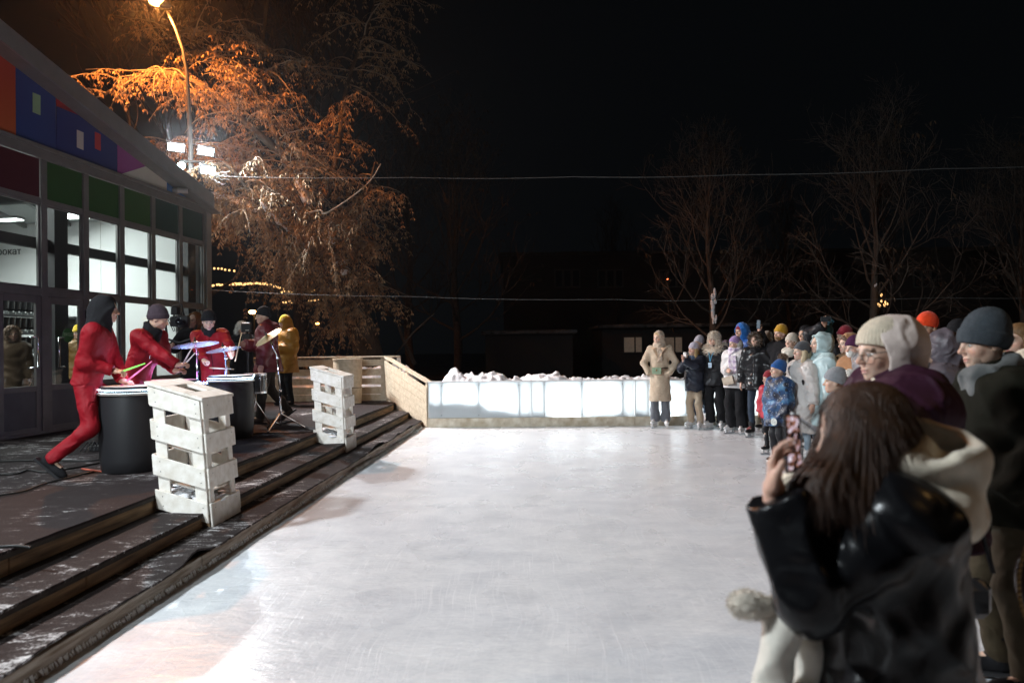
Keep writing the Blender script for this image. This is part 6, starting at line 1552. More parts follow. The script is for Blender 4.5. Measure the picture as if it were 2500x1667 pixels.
# 22 child in grey beanie, and grey coat with white mittens
GREYC = cloth((.17, .17, .185), 'wool')
p = stand('small child in a grey beanie seen from behind, below the plum beanie', 2042, 6.5, 1.21, (-1, .6), seed=22, look=(-1, .55, 0), k_=0) if False else Person('small child in a light grey beanie standing below the brown fleece', X(2042, 6.5), 6.5, 0, (-1, .45), k=.655, footoff=SF, hs=.9, seed=22, look=(-1, .4, .0)); p.top(GREYC, hem=.1, t=.05); p.trousers(BLK); p.skates(WHITE_SK); p.beanie(cloth((.26, .27, .29), 'knit'), tall=.02, fat=.008)
MIT = cloth((.62, .58, .52), 'knit'); hp = at_y(2082, 906, 5.0)
p = stand('person in a grey wool coat lifting a white mitten, behind the woman in glasses', 2150, 5.3, 1.56, (-1, -.1), seed=23, look=(-1, 0, 0), h=.011, hands={-1: dict(w=hp + Vector((.06, .0, -.06)), hint=(-.3, .1, -1), d=(-.8, 0, .5), glove=MIT, curl=.5), 1: dict(p='front', glove=MIT)}); p.top(cloth((.15, .145, .15), 'wool'), hem=.25, t=.05, name='coat', armf=1.2); p.trousers(BLKW); p.skates(WHITE_SK); p.beanie(cloth((.4, .36, .3), 'knit'))
# 24 orange beanie
p = stand('man in a bright orange beanie with a light collar, eyes lowered', 2268, 6.5, 1.835, (-1, -.45), seed=24, look=(-1, -.5, -.16), tone=2, hh=.0045, h=.012); p.top(BLK, hem=.15, t=.045); p.trousers(BLKW); p.skates(BLACK_SK); p.beanie(cloth((.78, .06, .012), 'wool'), tall=.012, fold=0, rib=0, brow=.03); p.scarf(cloth((.45, .38, .28), 'wool'), .025, .075); p.hair(cloth((.03, .02, .015), 'hair'))
# 25 mauve hood from behind
MAUVE = cloth((.10, .085, .10), 'nylon'); p = stand('person in a mauve padded hood seen from behind, under the orange beanie', 2303, 5.0, 1.625, (-.8, .6), hat=.03, seed=25, look=(-.8, .6, 0), h=.013, hh=.006); p.top(MAUVE, hem=.2, t=.05, quilt=.012, pitch=.10); p.trousers(BLKW); p.skates(BLACK_SK); p.hood(MAUVE, r=(.125, .14, .155), wr=.006)
# 26 black hat and glasses
p = stand('person in a black hat and glasses between the orange beanie and the grey beanie', 2340, 5.9, 1.73, (-1, -.25), seed=26, look=(-1, -.35, -.05), tone=3, hh=.005, h=.013); p.top(cloth((.32, .22, .14), 'wool'), hem=.15, t=.045); p.trousers(BLKW); p.skates(BLACK_SK); p.beanie(BLKW, tall=.03); p.glasses(mat('gilt_frame', (.5, .42, .2), .3, metal=.9)); p.scarf(cloth((.38, .27, .17), 'wool'), .045)
# 27 woman with glasses and cream hood, close
Y = 2.72; hp = at_y(1982, 1046, 2.25)
CREAM = cloth((.66, .55, .50), 'satin'); PLUM = cloth((.035, .009, .022), 'satin')
p = Person('woman in glasses with a ribbed beanie, padded cream hood and plum puffer jacket', X(2225, Y), Y, 0, (-1, .05), lean=.17, k=.885, hs=.95, footoff=SF, seed=27, look=(-1, -.10, -.10), tone=(.56, .37, .28), brow=(.10, .06, .04), h=.0098, hh=.0034, hands={-1: dict(w=at_y(2062, 1112, 2.32), hint=(-.2, -.2, -1), d=(-1, -.1, .62), n=(.3, .1, 1), curl=.35), 1: dict(p='front', glove=BLK)})
p.top(PLUM, hem=.12, t=.085, quilt=.026, pitch=.17, wr=.006, collar=.02, armf=1.2, fat=1.2); p.trousers(BLKW); p.skates(WHITE_SK)
p.beanie(cloth((.66, .56, .43), 'knit'), tall=.0, fold=.0, brow=.043, back=-.02, nrib=44, rib=.004, fat=.002)
p.hood(CREAM, open_=(.093, .135), r=(.122, .150, .142), c=(0, -.052, .012), t=.024, wr=.0025, h=.006); p.scarf(cloth((.66, .58, .46), 'knit'), .045, .095, z=.005); p.glasses(mat('wire_frame', (.35, .33, .32), .3, metal=.9))
phone('silver phone held flat by the woman in the plum puffer jacket', hp, (-1, .0, .75), (.7, -.25, 1), col=(.6, .62, .64), sz=(.072, .15, .009))
# 28 man in dark grey beanie, close
Y = 3.05; OLIVE = cloth((.010, .0095, .006), 'wool')
p = Person('man in a dark grey knitted beanie and olive hooded jacket at the right edge', X(2448, Y), Y, 0, (-1, .12), lean=.10, k=.935, footoff=.03, seed=28, look=(-1, .06, -.12), tone=(.60, .40, .30), brow=(.08, .05, .03), h=.0115, hh=.0037, hands={-1: dict(p='pocket'), 1: dict(p='pocket')})
p.top(OLIVE, hem=.15, t=.04, wr=.008, collar=.03, armf=1.05, hoodback=1, fat=1.0); p.trousers(cloth((.045, .033, .018), 'denim'), (1.05, 1.1, 1.3)); p.shoes(BLKW)
p.beanie(cloth((.055, .065, .075), 'knit'), tall=.03, fold=.075, brow=.012, back=-.055, nrib=60, rib=.0022, fat=.004, slouch=.01); p.scarf(cloth((.11, .115, .115), 'wool'), .04, .092, z=-.005, up=.01)
p.head_part('stubble', lambda P: np.maximum(np.maximum(np.maximum(S_ell(P, (0, .027, -.056), (.0585, .0665, .0615)), P[:, 2] + .05), P[:, 1] - .075), -.02 - P[:, 1]), (-.1, -.06, -.16), (.1, .14, .0), mat('stubble_skin', (.42, .28, .21), .6, var=.3, vscale=160), .004)
# right edge
p = Person('person in a cream fleece hat at the right edge behind the grey beanie', X(2515, 4.0), 4.0, 0, (-1, -.1), k=.83, footoff=.0, seed=30, look=(-1, -.1, 0), h=.012); p.top(cloth((.09, .08, .07), 'wool'), hem=.2, t=.05); p.trousers(BLKW); p.shoes(BLKW); p.beanie(cloth((.62, .52, .40), 'fur'), tall=.01, fold=0, rib=0, fat=.012)
p = Person('person with loose brown hair behind the man in the grey beanie', X(2492, 4.6), 4.6, 0, (-1, -.2), k=.955, footoff=.0, seed=31, look=(-1, -.2, 0), h=.013); p.top(cloth((.03, .028, .028), 'nylon'), hem=.2, t=.05); p.trousers(BLKW); p.shoes(BLKW); p.hair(cloth((.20, .11, .05), 'hair'), .2, fringe=True)
# a small black bag and a chain handbag low at the right edge
bo = MB().pbox((0, 0, 0), (.075, 0, 0), (0, .04, 0), (0, 0, .07), .03).build('handbag', cloth((.02, .02, .022), 'leather')); bo.location = at_y(2365, 1460, 2.45); tag(bo, 'glossy black handbag hanging beside the olive jacket', 'bag'); MB().tube([(-.09, 0, .09), (-.05, 0, .24), (.05, 0, .24), (.09, 0, .09)], .008, 6).build('strap', BLK).parent = bo
bo = wthing('handbag', 'brown handbag with a gilt chain at the right edge of the view', 'bag', tuple(at_y(2548, 1415, 2.0))); c_ = Vector(bo['_o'])
MB().ball(c_, (.08, .05, .12), 20, 14).build('bag_body', cloth((.03, .016, .012), 'leather'), bo, smooth=True)
for i in range(22):
    a = PI * (.15 + .7 * i / 21); q = c_ + Vector((-.095 * math.sin(a), -.03, .16 * math.cos(a) + .0)); MB().ball(q, (.007, .004, .010), 6, 4).build('chain_link', mat('gilt_chain', (.25, .15, .06), .4, metal=1), bo)
# ================================================================== the girl filming close to the camera
Y = 1.78; hp = at_y(1935, 1082, 1.78)
LEATH = cloth((.006, .006, .007), 'leather'); FLEECE = cloth((.70, .62, .50), 'wool')
cr = at_y(2140, 953, Y)
p = Person('girl with long brown hair and black leather jacket filming with her phone', cr.x + .01, Y + .02, -.10, (-1, .30), k=1.0, hs=.95, footoff=.0, lean=.07, seed=40, look=(-1, .30, -.30), tone=(.60, .40, .31), h=.009, hh=.0032, pelvis=(0, -.04, .745),
           feet={-1: ((cr.x - .05, Y - .15, -.02), (-1, 0, 0)), 1: ((cr.x + .15, Y + .2, -.02), (-1, 0, 0))},
           hands={-1: dict(w=at_y(1889, 1205, 1.68), hw=(-.25, -.10, -1), d=(.10, .12, 1), n=(.82, -.57, 0), curl=[.40, .45, .5, .55], thumb=.6), 1: dict(w=at_y(1965, 1215, 1.88), hw=(.1, .4, -1), d=(-.25, -.1, 1), n=(-.5, -.8, 0), curl=.7)})
p.top(LEATH, hem=.30, t=.05, wr=.012, armf=1.02, fat=1.2, collar=.0, sleeve=.95, flare=1.05, cuff=.01); p.trousers(BLKW, (1.0, 1.1, 1.2)); p.shoes(BLKW)
# long straight hair: cap, back fall, and the curtain over the near shoulder
HAIR = cloth((.042, .020, .012), 'hair')
hA = p.H((-.082, .012, .0)); hB = Vector((-.180, .165, 1.275)); hC = Vector((-.195, .235, 1.12)); hD = p.H((.080, .030, .0)); hE = Vector((.14, .15, 1.27))
def gh(W):
    P = ((W - np.array(p.hc, f32)) @ p.hf) / f32(p.hs)
    d = S_ell(P, (0, -.018, .030), (.090, .110, .099)); d = smax(d, (P[:, 1] - .050) - (P[:, 2] - .05) * .9, .015)
    d = smin(d, S_cone(P, (0, -.07, .02), (0, -.085, -.15), .080, .088, sy=.85), .05)
    for e in (-1, 1): d = smin(d, S_cone(P, (e * .060, .022, .050), (e * .080, .030, -.06), .034, .042, sy=1.5), .04)
    d = d * p.hs
    d = smin(d, S_cone(W, hA, hB, .052, .062), .05); d = smin(d, S_cone(W, hB, hC, .062, .020), .05); d = smin(d, S_cone(W, p.H((-.075, -.03, -.05)), Vector((-.185, .08, 1.24)), .065, .055), .05)
    d = smin(d, S_cone(W, hD, hE, .05, .03), .04)
    an = np.arctan2(W[:, 0] - p.hc.x, W[:, 1] - p.hc.y + .03); return d - .0009 * np.abs(np.sin(an * 34 + 1.2 * np.sin(W[:, 2] * 7))) - .0016 * np.sin(an * 83 + 3 * np.sin(W[:, 2] * 5 + 1))
lo_, hi_ = p.bounds([p.hc, hB, hC, hE], .16); ho = p.sdf('hair', gh, lo_, hi_, HAIR, .0042)
hv = np.array([v.co[:] for v in ho.data.vertices]); hn = np.array([v.normal[:] for v in ho.data.vertices]); st = MB(); r = random.Random(8)
pick = [j for j in range(len(hv)) if hn[j][2] < .75]
for i in range(1900):
    j = r.choice(pick); q = Vector(hv[j].tolist()); n = Vector(hn[j].tolist()); dn = Vector((0, 0, -1)) - n * (-n.z); dn.normalize(); L = r.uniform(.04, .12); o_ = r.uniform(.0, .0014)
    dn2 = (dn + Vector((r.uniform(-.025, .025), r.uniform(-.025, .025), 0))).normalized()
    st.tube([q - n * .001, q + dn * L * .5 + n * (.0006 + o_), q + dn * L * .5 + dn2 * L * .5 + n * o_], [.0005, .0007, .0003], 3, False)
tag(p.mb('loose_strands', st, HAIR, True, ho), kind='stuff')
# fleece hood lying open on the back, and the collar in front
hb = p.T((0, -.095, .585)); ax = (p.T((-.42, -.05, 1)) - p.T((0, 0, 0))).normalized(); hfr = frame(Vector((0, 1, .0)), ax)
def hoodf(P):
    Q = (P - np.array(hb, f32)) @ hfr
    Q = Q + .010 * np.stack([np.sin(Q[:, 1] * 21 + Q[:, 2] * 13), np.sin(Q[:, 0] * 23 + 1), np.sin(Q[:, 0] * 17 + Q[:, 1] * 19 + 2)], 1).astype(f32)
    d = S_ell(Q, (0, -.01, .0), (.128, .150, .085)); d = smin(d, S_ell(Q, (0, .02, -.045), (.135, .13, .06)), .05)
    d = smax(d, -S_ell(Q, (0, .015, .085), (.088, .105, .085)), .045)
    rim = np.abs(np.sqrt((Q[:, 0] / .112) ** 2 + ((Q[:, 1] - .005) / .130) ** 2) - 1) * .12; d = smin(d, np.sqrt(rim ** 2 + (Q[:, 2] - .052 - .10 * Q[:, 1]) ** 2) - .021, .03)
    c = (P - np.array(p.neck, f32)) @ p.tf; q = np.sqrt(c[:, 0] ** 2 + (c[:, 1] - .03) ** 2) - .100; d = smin(d, np.sqrt(q * q + (c[:, 2] - .035 + .25 * c[:, 1]) ** 2 * .7) - .056, .05)
    d = smin(d, S_ell(P, p.T((-.01, -.085, .50)), (.155, .15, .085)), .05)
    for a_, b_ in (((-.15, .05, 1.225), (-.135, -.11, 1.215)), ((-.135, -.11, 1.215), (-.02, -.20, 1.205))): d = smin(d, S_cone(P, a_, b_, .050, .056), .03)
    d = smin(d, S_ell(P, (-.03, .205, 1.215), (.105, .075, .095)), .06)
    return d + folds(P, .005, 26, 4)
p.sdf('fleece_hood', hoodf, *p.bounds([hb, p.neck, Vector((-.03, .2, 1.2))], .24), FLEECE, .008)
# white scarf ends hanging in front
a = p.T((-.05, .14, .44))
sc1 = [at_y(1960, 1210, 1.72), at_y(1950, 1330, 1.74), at_y(1935, 1460, 1.74), at_y(1905, 1580, 1.72), at_y(1870, 1760, 1.70)]
sc2 = [at_y(1990, 1220, 1.80), at_y(1990, 1380, 1.82), at_y(1985, 1500, 1.82), at_y(1975, 1620, 1.80), at_y(1960, 1780, 1.78)]
for si, P_ in enumerate((sc1, sc2)):
    L_ = [p.toL(q) for q in smooth_path(P_, 4)]
    def tailf(P):
        d = None
        for a, b in zip(L_, L_[1:]):
            g = S_cone(P, a, b, .040, .044, sy=1.0); d = g if d is None else smin(d, g, .02)
        return d + folds(P, .006, 34, 6 + si)
    p.sdf('scarf_end', tailf, *p.bounds(L_, .08), cloth((.66, .62, .55), 'wool'), .009)
mt = p.toL(at_y(1822, 1475, 1.74)); p.sdf('fluffy_cuff', lambda P: smin(S_ell(P, mt, (.032, .042, .030)), S_cone(P, mt, mt + Vector((.02, -.10, -.01)), .026, .024), .03), *p.bounds([mt], .19), cloth((.62, .56, .48), 'fur'), .008, (2200, .010, .0012, .2, .6))
# the phone with its live picture
SCRN = bpy.data.materials.new('phone_picture'); SCRN.use_nodes = True; N_, L_ = nodes(SCRN); N_.remove(N_['Principled BSDF']); tc_ = N_.new('ShaderNodeTexCoord'); n1 = N_.new('ShaderNodeTexNoise'); n1.inputs['Scale'].default_value = 55; n1.inputs['Detail'].default_value = 2; L_.new(tc_.outputs['Object'], n1.inputs['Vector'])
r_ = N_.new('ShaderNodeValToRGB'); L_.new(n1.outputs['Fac'], r_.inputs['Fac']); e = r_.color_ramp.elements; e[0].position = .45; e[0].color = (.008, .007, .009, 1); e[1].position = .66; e[1].color = (.85, .83, .88, 1); q_ = e.new(.52); q_.color = (.35, .13, .05, 1); q_ = e.new(.56); q_.color = (.5, .42, .55, 1)
em_ = N_.new('ShaderNodeEmission'); em_.inputs[1].default_value = 1.1; L_.new(r_.outputs[0], em_.inputs[0]); L_.new(em_.outputs[0], N_['Material Output'].inputs[0])
ph = phone('dark phone with a bright live picture held up by the girl in the leather jacket', hp, (.02, .1, 1), (.62, -.78, .1), sz=(.072, .152, .009), scr_mat=SCRN)
# ================================================================== drums, cymbals and the people on the deck
DZ = .40
def DX(px, Y): return at_y(px, 850, Y).x
BARREL = mat('barrel_plastic', (.012, .012, .014), .5, .4, bump=.05, bscale=30)
LEDW = emis('drum_led', (.6, .82, 1.0), 32); LEDB = emis('drum_led_blue', (.25, .4, 1.0), 26)
HEADM = mat('drum_skin', (.75, .66, .5), .5, bump=.1, bscale=50)
def barrel(px, Y, label, led, gl, power=2.0, h=.73, r=.285, skin=HEADM):
    c = Vector((DX(px, Y), Y, DZ)); t = wthing('barrel_drum', label, 'drum', tuple(c), 'big barrel drums with glowing rims')
    MB().lathe([(0, 0), (r * .86, 0), (r * .93, .02), (r * .97, .12), (r, h * .45), (r * .985, h * .8), (r * .95, h), (0, h)], 48, c).build('shell', BARREL, t, smooth=40)
    MB().lathe([(r * .95, h), (r * 1.02, h + .004), (r * 1.03, h + .022), (r * .99, h + .028), (r * .95, h + .024)], 48, c).build('hoop', mat('hoop_metal', (.45, .42, .38), .35, metal=.6), t, smooth=40)
    MB().lathe([(r * .955, h + .025), (r * .96, h + .075), (r * .93, h + .085), (r * .92, h + .03)], 48, c).build('rim_band', BLACK_PLASTIC, t, smooth=40)
    MB().lathe([(0, h + .082), (r * .925, h + .084)], 48, c).build('drum_skin', skin, t, smooth=40)
    lm = MB(); n = 84
    for i in range(n):
        a = 2 * PI * i / n; lm.ball(c + Vector((math.cos(a) * r * .968, math.sin(a) * r * .968, h + .052)), .0058, 6, 4)
    tag(lm.build('led_strip', led, t), kind='stuff')
    l = bpy.data.lights.new('drum_glow', 'POINT'); l.energy = power; l.color = gl; l.shadow_soft_size = .15; o = bpy.data.objects.new('drum_glow', l); COL.objects.link(o); o.location = c + Vector((0, 0, h + .17)); return t, c
barrel(322, 6.6, 'black barrel drum with a glowing rim in front of the leftmost drummer', LEDW, (.75, .6, 1), 6.0)
barrel(420, 7.75, 'black barrel drum with a glowing rim mostly hidden behind the near pallet planter', LEDW, (.9, .3, 1), 9.0)
barrel(563, 8.95, 'black barrel drum with a bright white rim between the two pallet planters', LEDW, (.55, .7, 1), 9.0)
SHELLB = mat('drum_shell_black', (.015, .015, .017), .2, .6)
def tom(px, Y, z, r, h, label, led=None, legs=True):
    c = Vector((DX(px, Y), Y, z)); t = wthing('tom_drum', label, 'drum', tuple(c), 'small chromed drums')
    MB().lathe([(0, -h), (r, -h), (r, 0), (0, 0)], 36, c).build('shell', SHELLB, t, smooth=40)
    for zz in (-h, -.004): MB().lathe([(r, zz - .012), (r + .012, zz - .012), (r + .012, zz + .012), (r, zz + .012)], 36, c).build('hoop', CHROME, t, smooth=40)
    MB().lathe([(0, .012), (r, .012)], 36, c).build('drum_skin', mat('tom_skin', (.85, .86, .88), .4), t)
    for i in range(8):
        a = 2 * PI * i / 8; d = Vector((math.cos(a), math.sin(a), 0)); m = MB(); m.tube([c + d * (r + .014) + Vector((0, 0, -h + .0)), c + d * (r + .014)], .005, 6); m.ball(c + d * (r + .012) + Vector((0, 0, -.06)), (.012, .012, .022), 6, 5); m.build('lug', CHROME, t)
    if led:
        lm = MB()
        for i in range(30):
            a = 2 * PI * i / 30; lm.ball(c + Vector((math.cos(a) * (r + .016), math.sin(a) * (r + .016), .018)), .008, 6, 4)
        tag(lm.build('led_strip', led, t), kind='stuff')
    if legs:
        for i in range(3):
            a = 2 * PI * i / 3 + .5; d = Vector((math.cos(a), math.sin(a), 0)); b = c + Vector((0, 0, -h)); MB().tube([b, b + Vector((0, 0, -.12)), Vector((c.x, c.y, DZ + .02)) + d * .24], .011, 6).build('leg', CHROME, t, smooth=True)
    return t
tom(622, 9.55, 1.20, .145, .25, 'small black and chrome tom drum standing beside the barrel drum with the white rim', None)
tom(500, 9.2, 1.09, .16, .20, 'chromed tom drum with blue lights at the left of the bright white rim', LEDB)
tom(545, 9.45, 1.10, .15, .20, 'chromed tom drum with blue lights behind the bright white rim', LEDB)
l = bpy.data.lights.new('drum_glow', 'POINT'); l.energy = 7; l.color = (.25, .4, 1); l.shadow_soft_size = .1; o = bpy.data.objects.new('drum_glow', l); COL.objects.link(o); o.location = (DX(515, 8.7), 8.7, 1.25)
BRONZE = mat('cymbal_bronze', (.22, .19, .09), .45, metal=.85, var=.3, vscale=3); BRIGHT = mat('cymbal_bright', (.70, .70, .72), .25, metal=.9)
def cymbal(c, r, nrm, label, m, base=None, elbow=None, foot=.30):
    c = Vector(c); n = unit(nrm); t = wthing('cymbal_stand', label, 'cymbal stand', (base[0], base[1], DZ) if base else tuple(c), 'cymbal stands of the drum group')
    cy = sub(MB().lathe([(0, .022), (.03, .020), (.05, .006), (r * .6, -.006), (r, -.022), (r, -.0235), (r * .6, -.008), (.05, .003), (0, .003)], 48, c, n).build('cymbal', m, t, smooth=50), t)
    MB().lathe([(0, .022), (.018, .022), (.018, .04), (.008, .045), (.008, .075), (0, .075)], 12, c, n).build('felt', W_DARK, cy, smooth=40)
    b = Vector((base[0], base[1], DZ)); e_ = Vector(elbow) if elbow is not None else Vector((b.x, b.y, c.z - .12))
    MB().tube([c, c - n * .05], .012, 8).build('tilter', CHROME, t, smooth=True)
    MB().tube([c - n * .05, e_], .010, 8).build('boom', CHROME, t, smooth=True)
    MB().tube([e_, (b.x, b.y, DZ + .55)], .0115, 8).build('upper_tube', CHROME, t, smooth=True); MB().tube([(b.x, b.y, DZ + .56), (b.x, b.y, DZ + .06)], .0145, 8).build('lower_tube', CHROME, t, smooth=True)
    for q in (e_, Vector((b.x, b.y, DZ + .56))): MB().ball(q, (.024, .024, .028), 8, 6).build('clamp', CHROME, t, smooth=True)
    for i in range(3):
        a = 2 * PI * i / 3 + .35; d = Vector((math.cos(a), math.sin(a), 0)); lg = sub(MB().tube([Vector((b.x, b.y, DZ + .24)), Vector((b.x, b.y, DZ + .02)) + d * foot], .010, 6).build('leg', CHROME, t), t); MB().tube([Vector((b.x, b.y, DZ + .08)), Vector((b.x, b.y, DZ + .12)) + d * foot * .5], .007, 6).build('brace', CHROME, lg); MB().ball(Vector((b.x, b.y, DZ + .018)) + d * foot, (.016, .016, .016), 6, 5).build('rubber_foot', BLACK_PLASTIC, lg)
cymbal(at_y(477, 838, 8.2), .262, (.10, -.02, 1) if False else (-.16, .06, 1), 'cymbal with its underside lit blue above the near pallet planter', BRIGHT, (DX(481, 8.2), 8.2))
cymbal(at_y(545, 850, 8.8), .215, (-.20, .05, 1), 'pale cymbal in front of the bare-handed drummer facing the camera', BRIGHT, (DX(551, 8.8), 8.8))
cymbal(at_y(653, 820, 9.6), .205, (-.46, -.42, .8), 'bronze cymbal tilted steeply on a boom stand in front of the man in dark red', BRONZE, (DX(683, 9.7), 9.7), at_y(677, 873, 9.7), .34)
def stick(a, b, label, m):
    a, b = Vector(a), Vector(b); o = MB(); n = 7; d = (b - a)
    o.tube([Vector((0, 0, 0)) + d * (i / n) for i in range(n + 1)], [.0078, .0085, .0088, .0085, .0080, .0068, .0050, .0062], 8); ob = o.build('drumstick', m, None, True); ob.location = a; tag(ob, label, 'drumstick', 'drumsticks in use'); return ob
ST_G = mat('stick_green', (.25, .85, .12), .5, emit=(.3, 1, .15), estr=.35); ST_P = mat('stick_pink', (.75, .15, .35), .5, emit=(1, .2, .45), estr=.2); ST_W = mat('stick_wood', (.55, .40, .24), .5); ST_L = mat('stick_pale', (.6, .52, .55), .5)
REDS = cloth((.24, .005, .012), 'satin'); DKRED = cloth((.11, .010, .014), 'nylon'); GRPB = 'drummers and crew on the deck'
def dk(label, px, Y, face, **kw): return Person(label, DX(px, Y), Y, DZ + .01, face, group=GRPB, **kw)
# drummer 1, lunging
Y = 6.45; w1, w2 = at_y(279, 905, 6.45), at_y(300, 930, 6.6)
px_, py_ = DX(229, 6.5), 6.5
p = Person('drummer in a red suit and black hood lunging over the leftmost barrel drum', px_, py_, DZ + .01, (1, .30), k=1.0, lean=.24, seed=51, look=(.9, .40, -.05), tone=2, h=.011, hh=.005, pelvis=(0, -.06, .86), group=GRPB,
           feet={-1: ((px_ + .38, py_ + .22, DZ), (1, .25, 0)), 1: ((DX(121, 6.2), 6.22, DZ + .10), (.72, .1, -.70))},
           hands={1: dict(w=w1, hw=(-.8, -.2, -.55), d=(1, .0, -.15), n=(0, .2, -1), curl=1.0, thumb=.9), -1: dict(w=w2, hw=(-.3, .6, -.7), d=(1, -.15, -.2), n=(0, .2, -1), curl=1.0, thumb=.9)})
p.top(REDS, hem=.05, t=.022, wr=.0045, collar=.02, armf=1.12, fat=1.0, sleeve=.94); p.trousers(REDS, (1.05, 1.25, 1.35), wr=.006, hem=.03); p.shoes(BLKW, .14); p.hood(BLKW, open_=(.062, .095), r=(.108, .128, .140), c=(0, -.022, .01), t=.02, drop=.05)
def sleeve_stripe(p, e):
    pass
stick(w1 + Vector((.06, .02, -.01)), at_y(354, 887, 6.45), 'glowing green drumstick held by the lunging drummer', ST_G); stick(w2 + Vector((-.02, .0, -.045)), at_y(371, 882, 6.55), 'pink drumstick held by the lunging drummer', ST_P)
# drummer 2, bent, grey beanie
Y = 7.45; w1, w2 = at_y(436, 892, 7.25), at_y(430, 905, 7.5)
p = dk('drummer in a red suit and grey knitted beanie bent over his drum', 352, Y, (1, -.15), k=.98, lean=.38, seed=52, look=(.95, .25, -.32), tone=0, h=.011, hh=.005, pelvis=(0, -.10, .86),
       hands={1: dict(w=w1, hw=(-.3, -.6, -.75), d=(1, .1, .15), n=(0, .3, -1), curl=1.0, thumb=.9), -1: dict(w=w2, hw=(-.3, .5, -.8), d=(1, -.1, .1), n=(0, .2, -1), curl=1.0, thumb=.9)})
p.top(REDS, hem=.05, t=.022, wr=.0045, armf=1.1, fat=1.0, sleeve=.92); p.trousers(REDS, (1.05, 1.2, 1.3), wr=.009); p.shoes(BLKW); p.beanie(cloth((.055, .04, .05), 'knit'), tall=.02, fold=.06, brow=.03, back=-.05, nrib=44); p.scarf(BLKW, .035, .075, up=.02); p.zip(SILVER, .06, .42, .25)
stick(w1 + Vector((.05, 0, .02)), at_y(470, 848, 7.1), 'pale drumstick raised by the drummer in the grey beanie', ST_L); stick(w2 + Vector((.05, 0, .02)), at_y(476, 862, 7.3), 'second pale drumstick held low by the drummer in the grey beanie', ST_L)
# drummer 3, facing us
Y = 9.35; w1, w2 = at_y(500, 886, 9.0), at_y(567, 874, 9.1)
p = dk('drummer in a red suit and black beanie facing the camera with a raised stick', 522, Y + .15, (.35, -1), k=.985, lean=.26, side=.10, seed=53, look=(.55, -1, -.42), tone=1, brow=(.05, .03, .02), h=.012, hh=.005, pelvis=(0, -.05, .89),
       hands={1: dict(w=w1, hw=(-1, .1, -.6), d=(.8, -.5, -.25), n=(0, 0, -1), curl=1.0, thumb=.9), -1: dict(w=w2, hw=(.9, .4, -.8), d=(.2, -.3, .6), n=(-.7, .3, .2), curl=1.0, thumb=.9)})
p.top(REDS, hem=.05, t=.022, wr=.0045, armf=1.1, fat=1.0, sleeve=.92); p.trousers(REDS, (1.05, 1.2, 1.3)); p.shoes(BLKW); p.beanie(BLKW, tall=.02, fold=.055); p.scarf(BLKW, .03, .07, up=.02); p.zip(cloth((.05, .01, .01), 'wool'), 0, .46, -.02)
stick(at_y(574, 882, 8.98), at_y(590, 812, 9.0), 'wooden drumstick raised upright by the drummer facing the camera', ST_W); stick(w2 + Vector((-.3, 0, 0)) if False else at_y(512, 898, 8.9), at_y(571, 901, 8.75), 'wooden drumstick held level by the drummer facing the camera', ST_W)
# man in dark red, walking
Y = 10.7
p = dk('man in a dark red padded jacket and black beanie walking across the deck', 655, Y, (-.95, -.30), k=1.025, seed=54, look=(-.9, -.65, -.12), tone=2, h=.013, hh=.0055, lean=.08,
       feet={-1: ((DX(640, Y), Y - .12, DZ), (-1, -.35, 0)), 1: ((DX(700, 11.0), 11.0, DZ + .10), (-.8, -.3, -.65))}, hands={-1: dict(p='down'), 1: dict(w=at_y(598, 842, 10.55), hw=(.2, .3, -1), curl=.6)})
p.top(DKRED, hem=.17, t=.055, quilt=.013, pitch=.12, armf=1.15, fat=1.1, hoodback=1, collar=.05); p.trousers(cloth((.035, .028, .022), 'denim'), (1.15, 1.2, 1.4)); p.shoes(mat('brown_boot', (.05, .03, .02), .5)); p.beanie(BLKW, tall=.005, fold=.05)
# person in yellow
p = dk('person in a mustard yellow hooded parka by the back fence', 700, 13.9, (-.7, -.9), k=1.03, seed=55, look=(-1, -.6, -.25), tone=3, hands={-1: dict(p='front'), 1: dict(p='front')})
OCH = cloth((.40, .175, .012), 'nylon'); p.top(OCH, hem=.30, t=.06, quilt=.006, pitch=.2, armf=1.2, fat=1.08); p.trousers(BLKW, (1.1, 1.2, 1.3)); p.shoes(BLKW); p.hood(OCH, open_=(.075, .11)); p.beanie(cloth((.75, .50, .02), 'knit'), tall=.03); m_ = MB(); m_.tube([p.T((-.14, .235, .33)), p.T((-.05, .255, .37))], .008, 5); p.mb('pocket_zip', m_, BLK)
# camera assistant in black with white fur hat
Y = 12.0
p = dk('person in a black parka and white fur hat behind a camera monitor', 590, Y, (.5, -1), k=.925, seed=56, look=(.7, -1, -.2), tone=1, hands={-1: dict(w=at_y(618, 850, 11.6), hw=(.5, .3, -1), curl=.8), 1: dict(w=at_y(592, 850, 11.6), hw=(-.5, .3, -1), curl=.8)})
p.top(BLKW, hem=.30, t=.05, name='coat'); p.trousers(BLKW); p.shoes(BLKW); p.head_part('fur_hat', furhat, (-.16, -.16, -.15), (.16, .14, .18), cloth((.78, .76, .72), 'fur'), .008, (1400, .03, .004, .1, .5))
cm = wthing('monitor_rig', 'small camera monitor on a pole held before the white fur hat', 'camera', tuple(at_y(602, 800, 11.55))); c = Vector(cm['_o'])
MB().pbox(c, (.085, 0, 0), (0, .03, 0), (0, 0, .075), .008).build('monitor', BLACK_PLASTIC, cm); MB().pbox(c + Vector((0, .005, -.18)), (.07, 0, 0), (0, .04, 0), (0, 0, .08), .01).build('battery', BLACK_PLASTIC, cm); MB().tube([c + Vector((0, .03, -.07)), c + Vector((0, .05, -1.05))], .018, 8).build('pole', BLACK_METAL, cm)
m_ = MB(); 
for i in range(5): m_.ball(c + Vector((-.05 + .025 * i, -.03, .082)), .006, 6, 4)
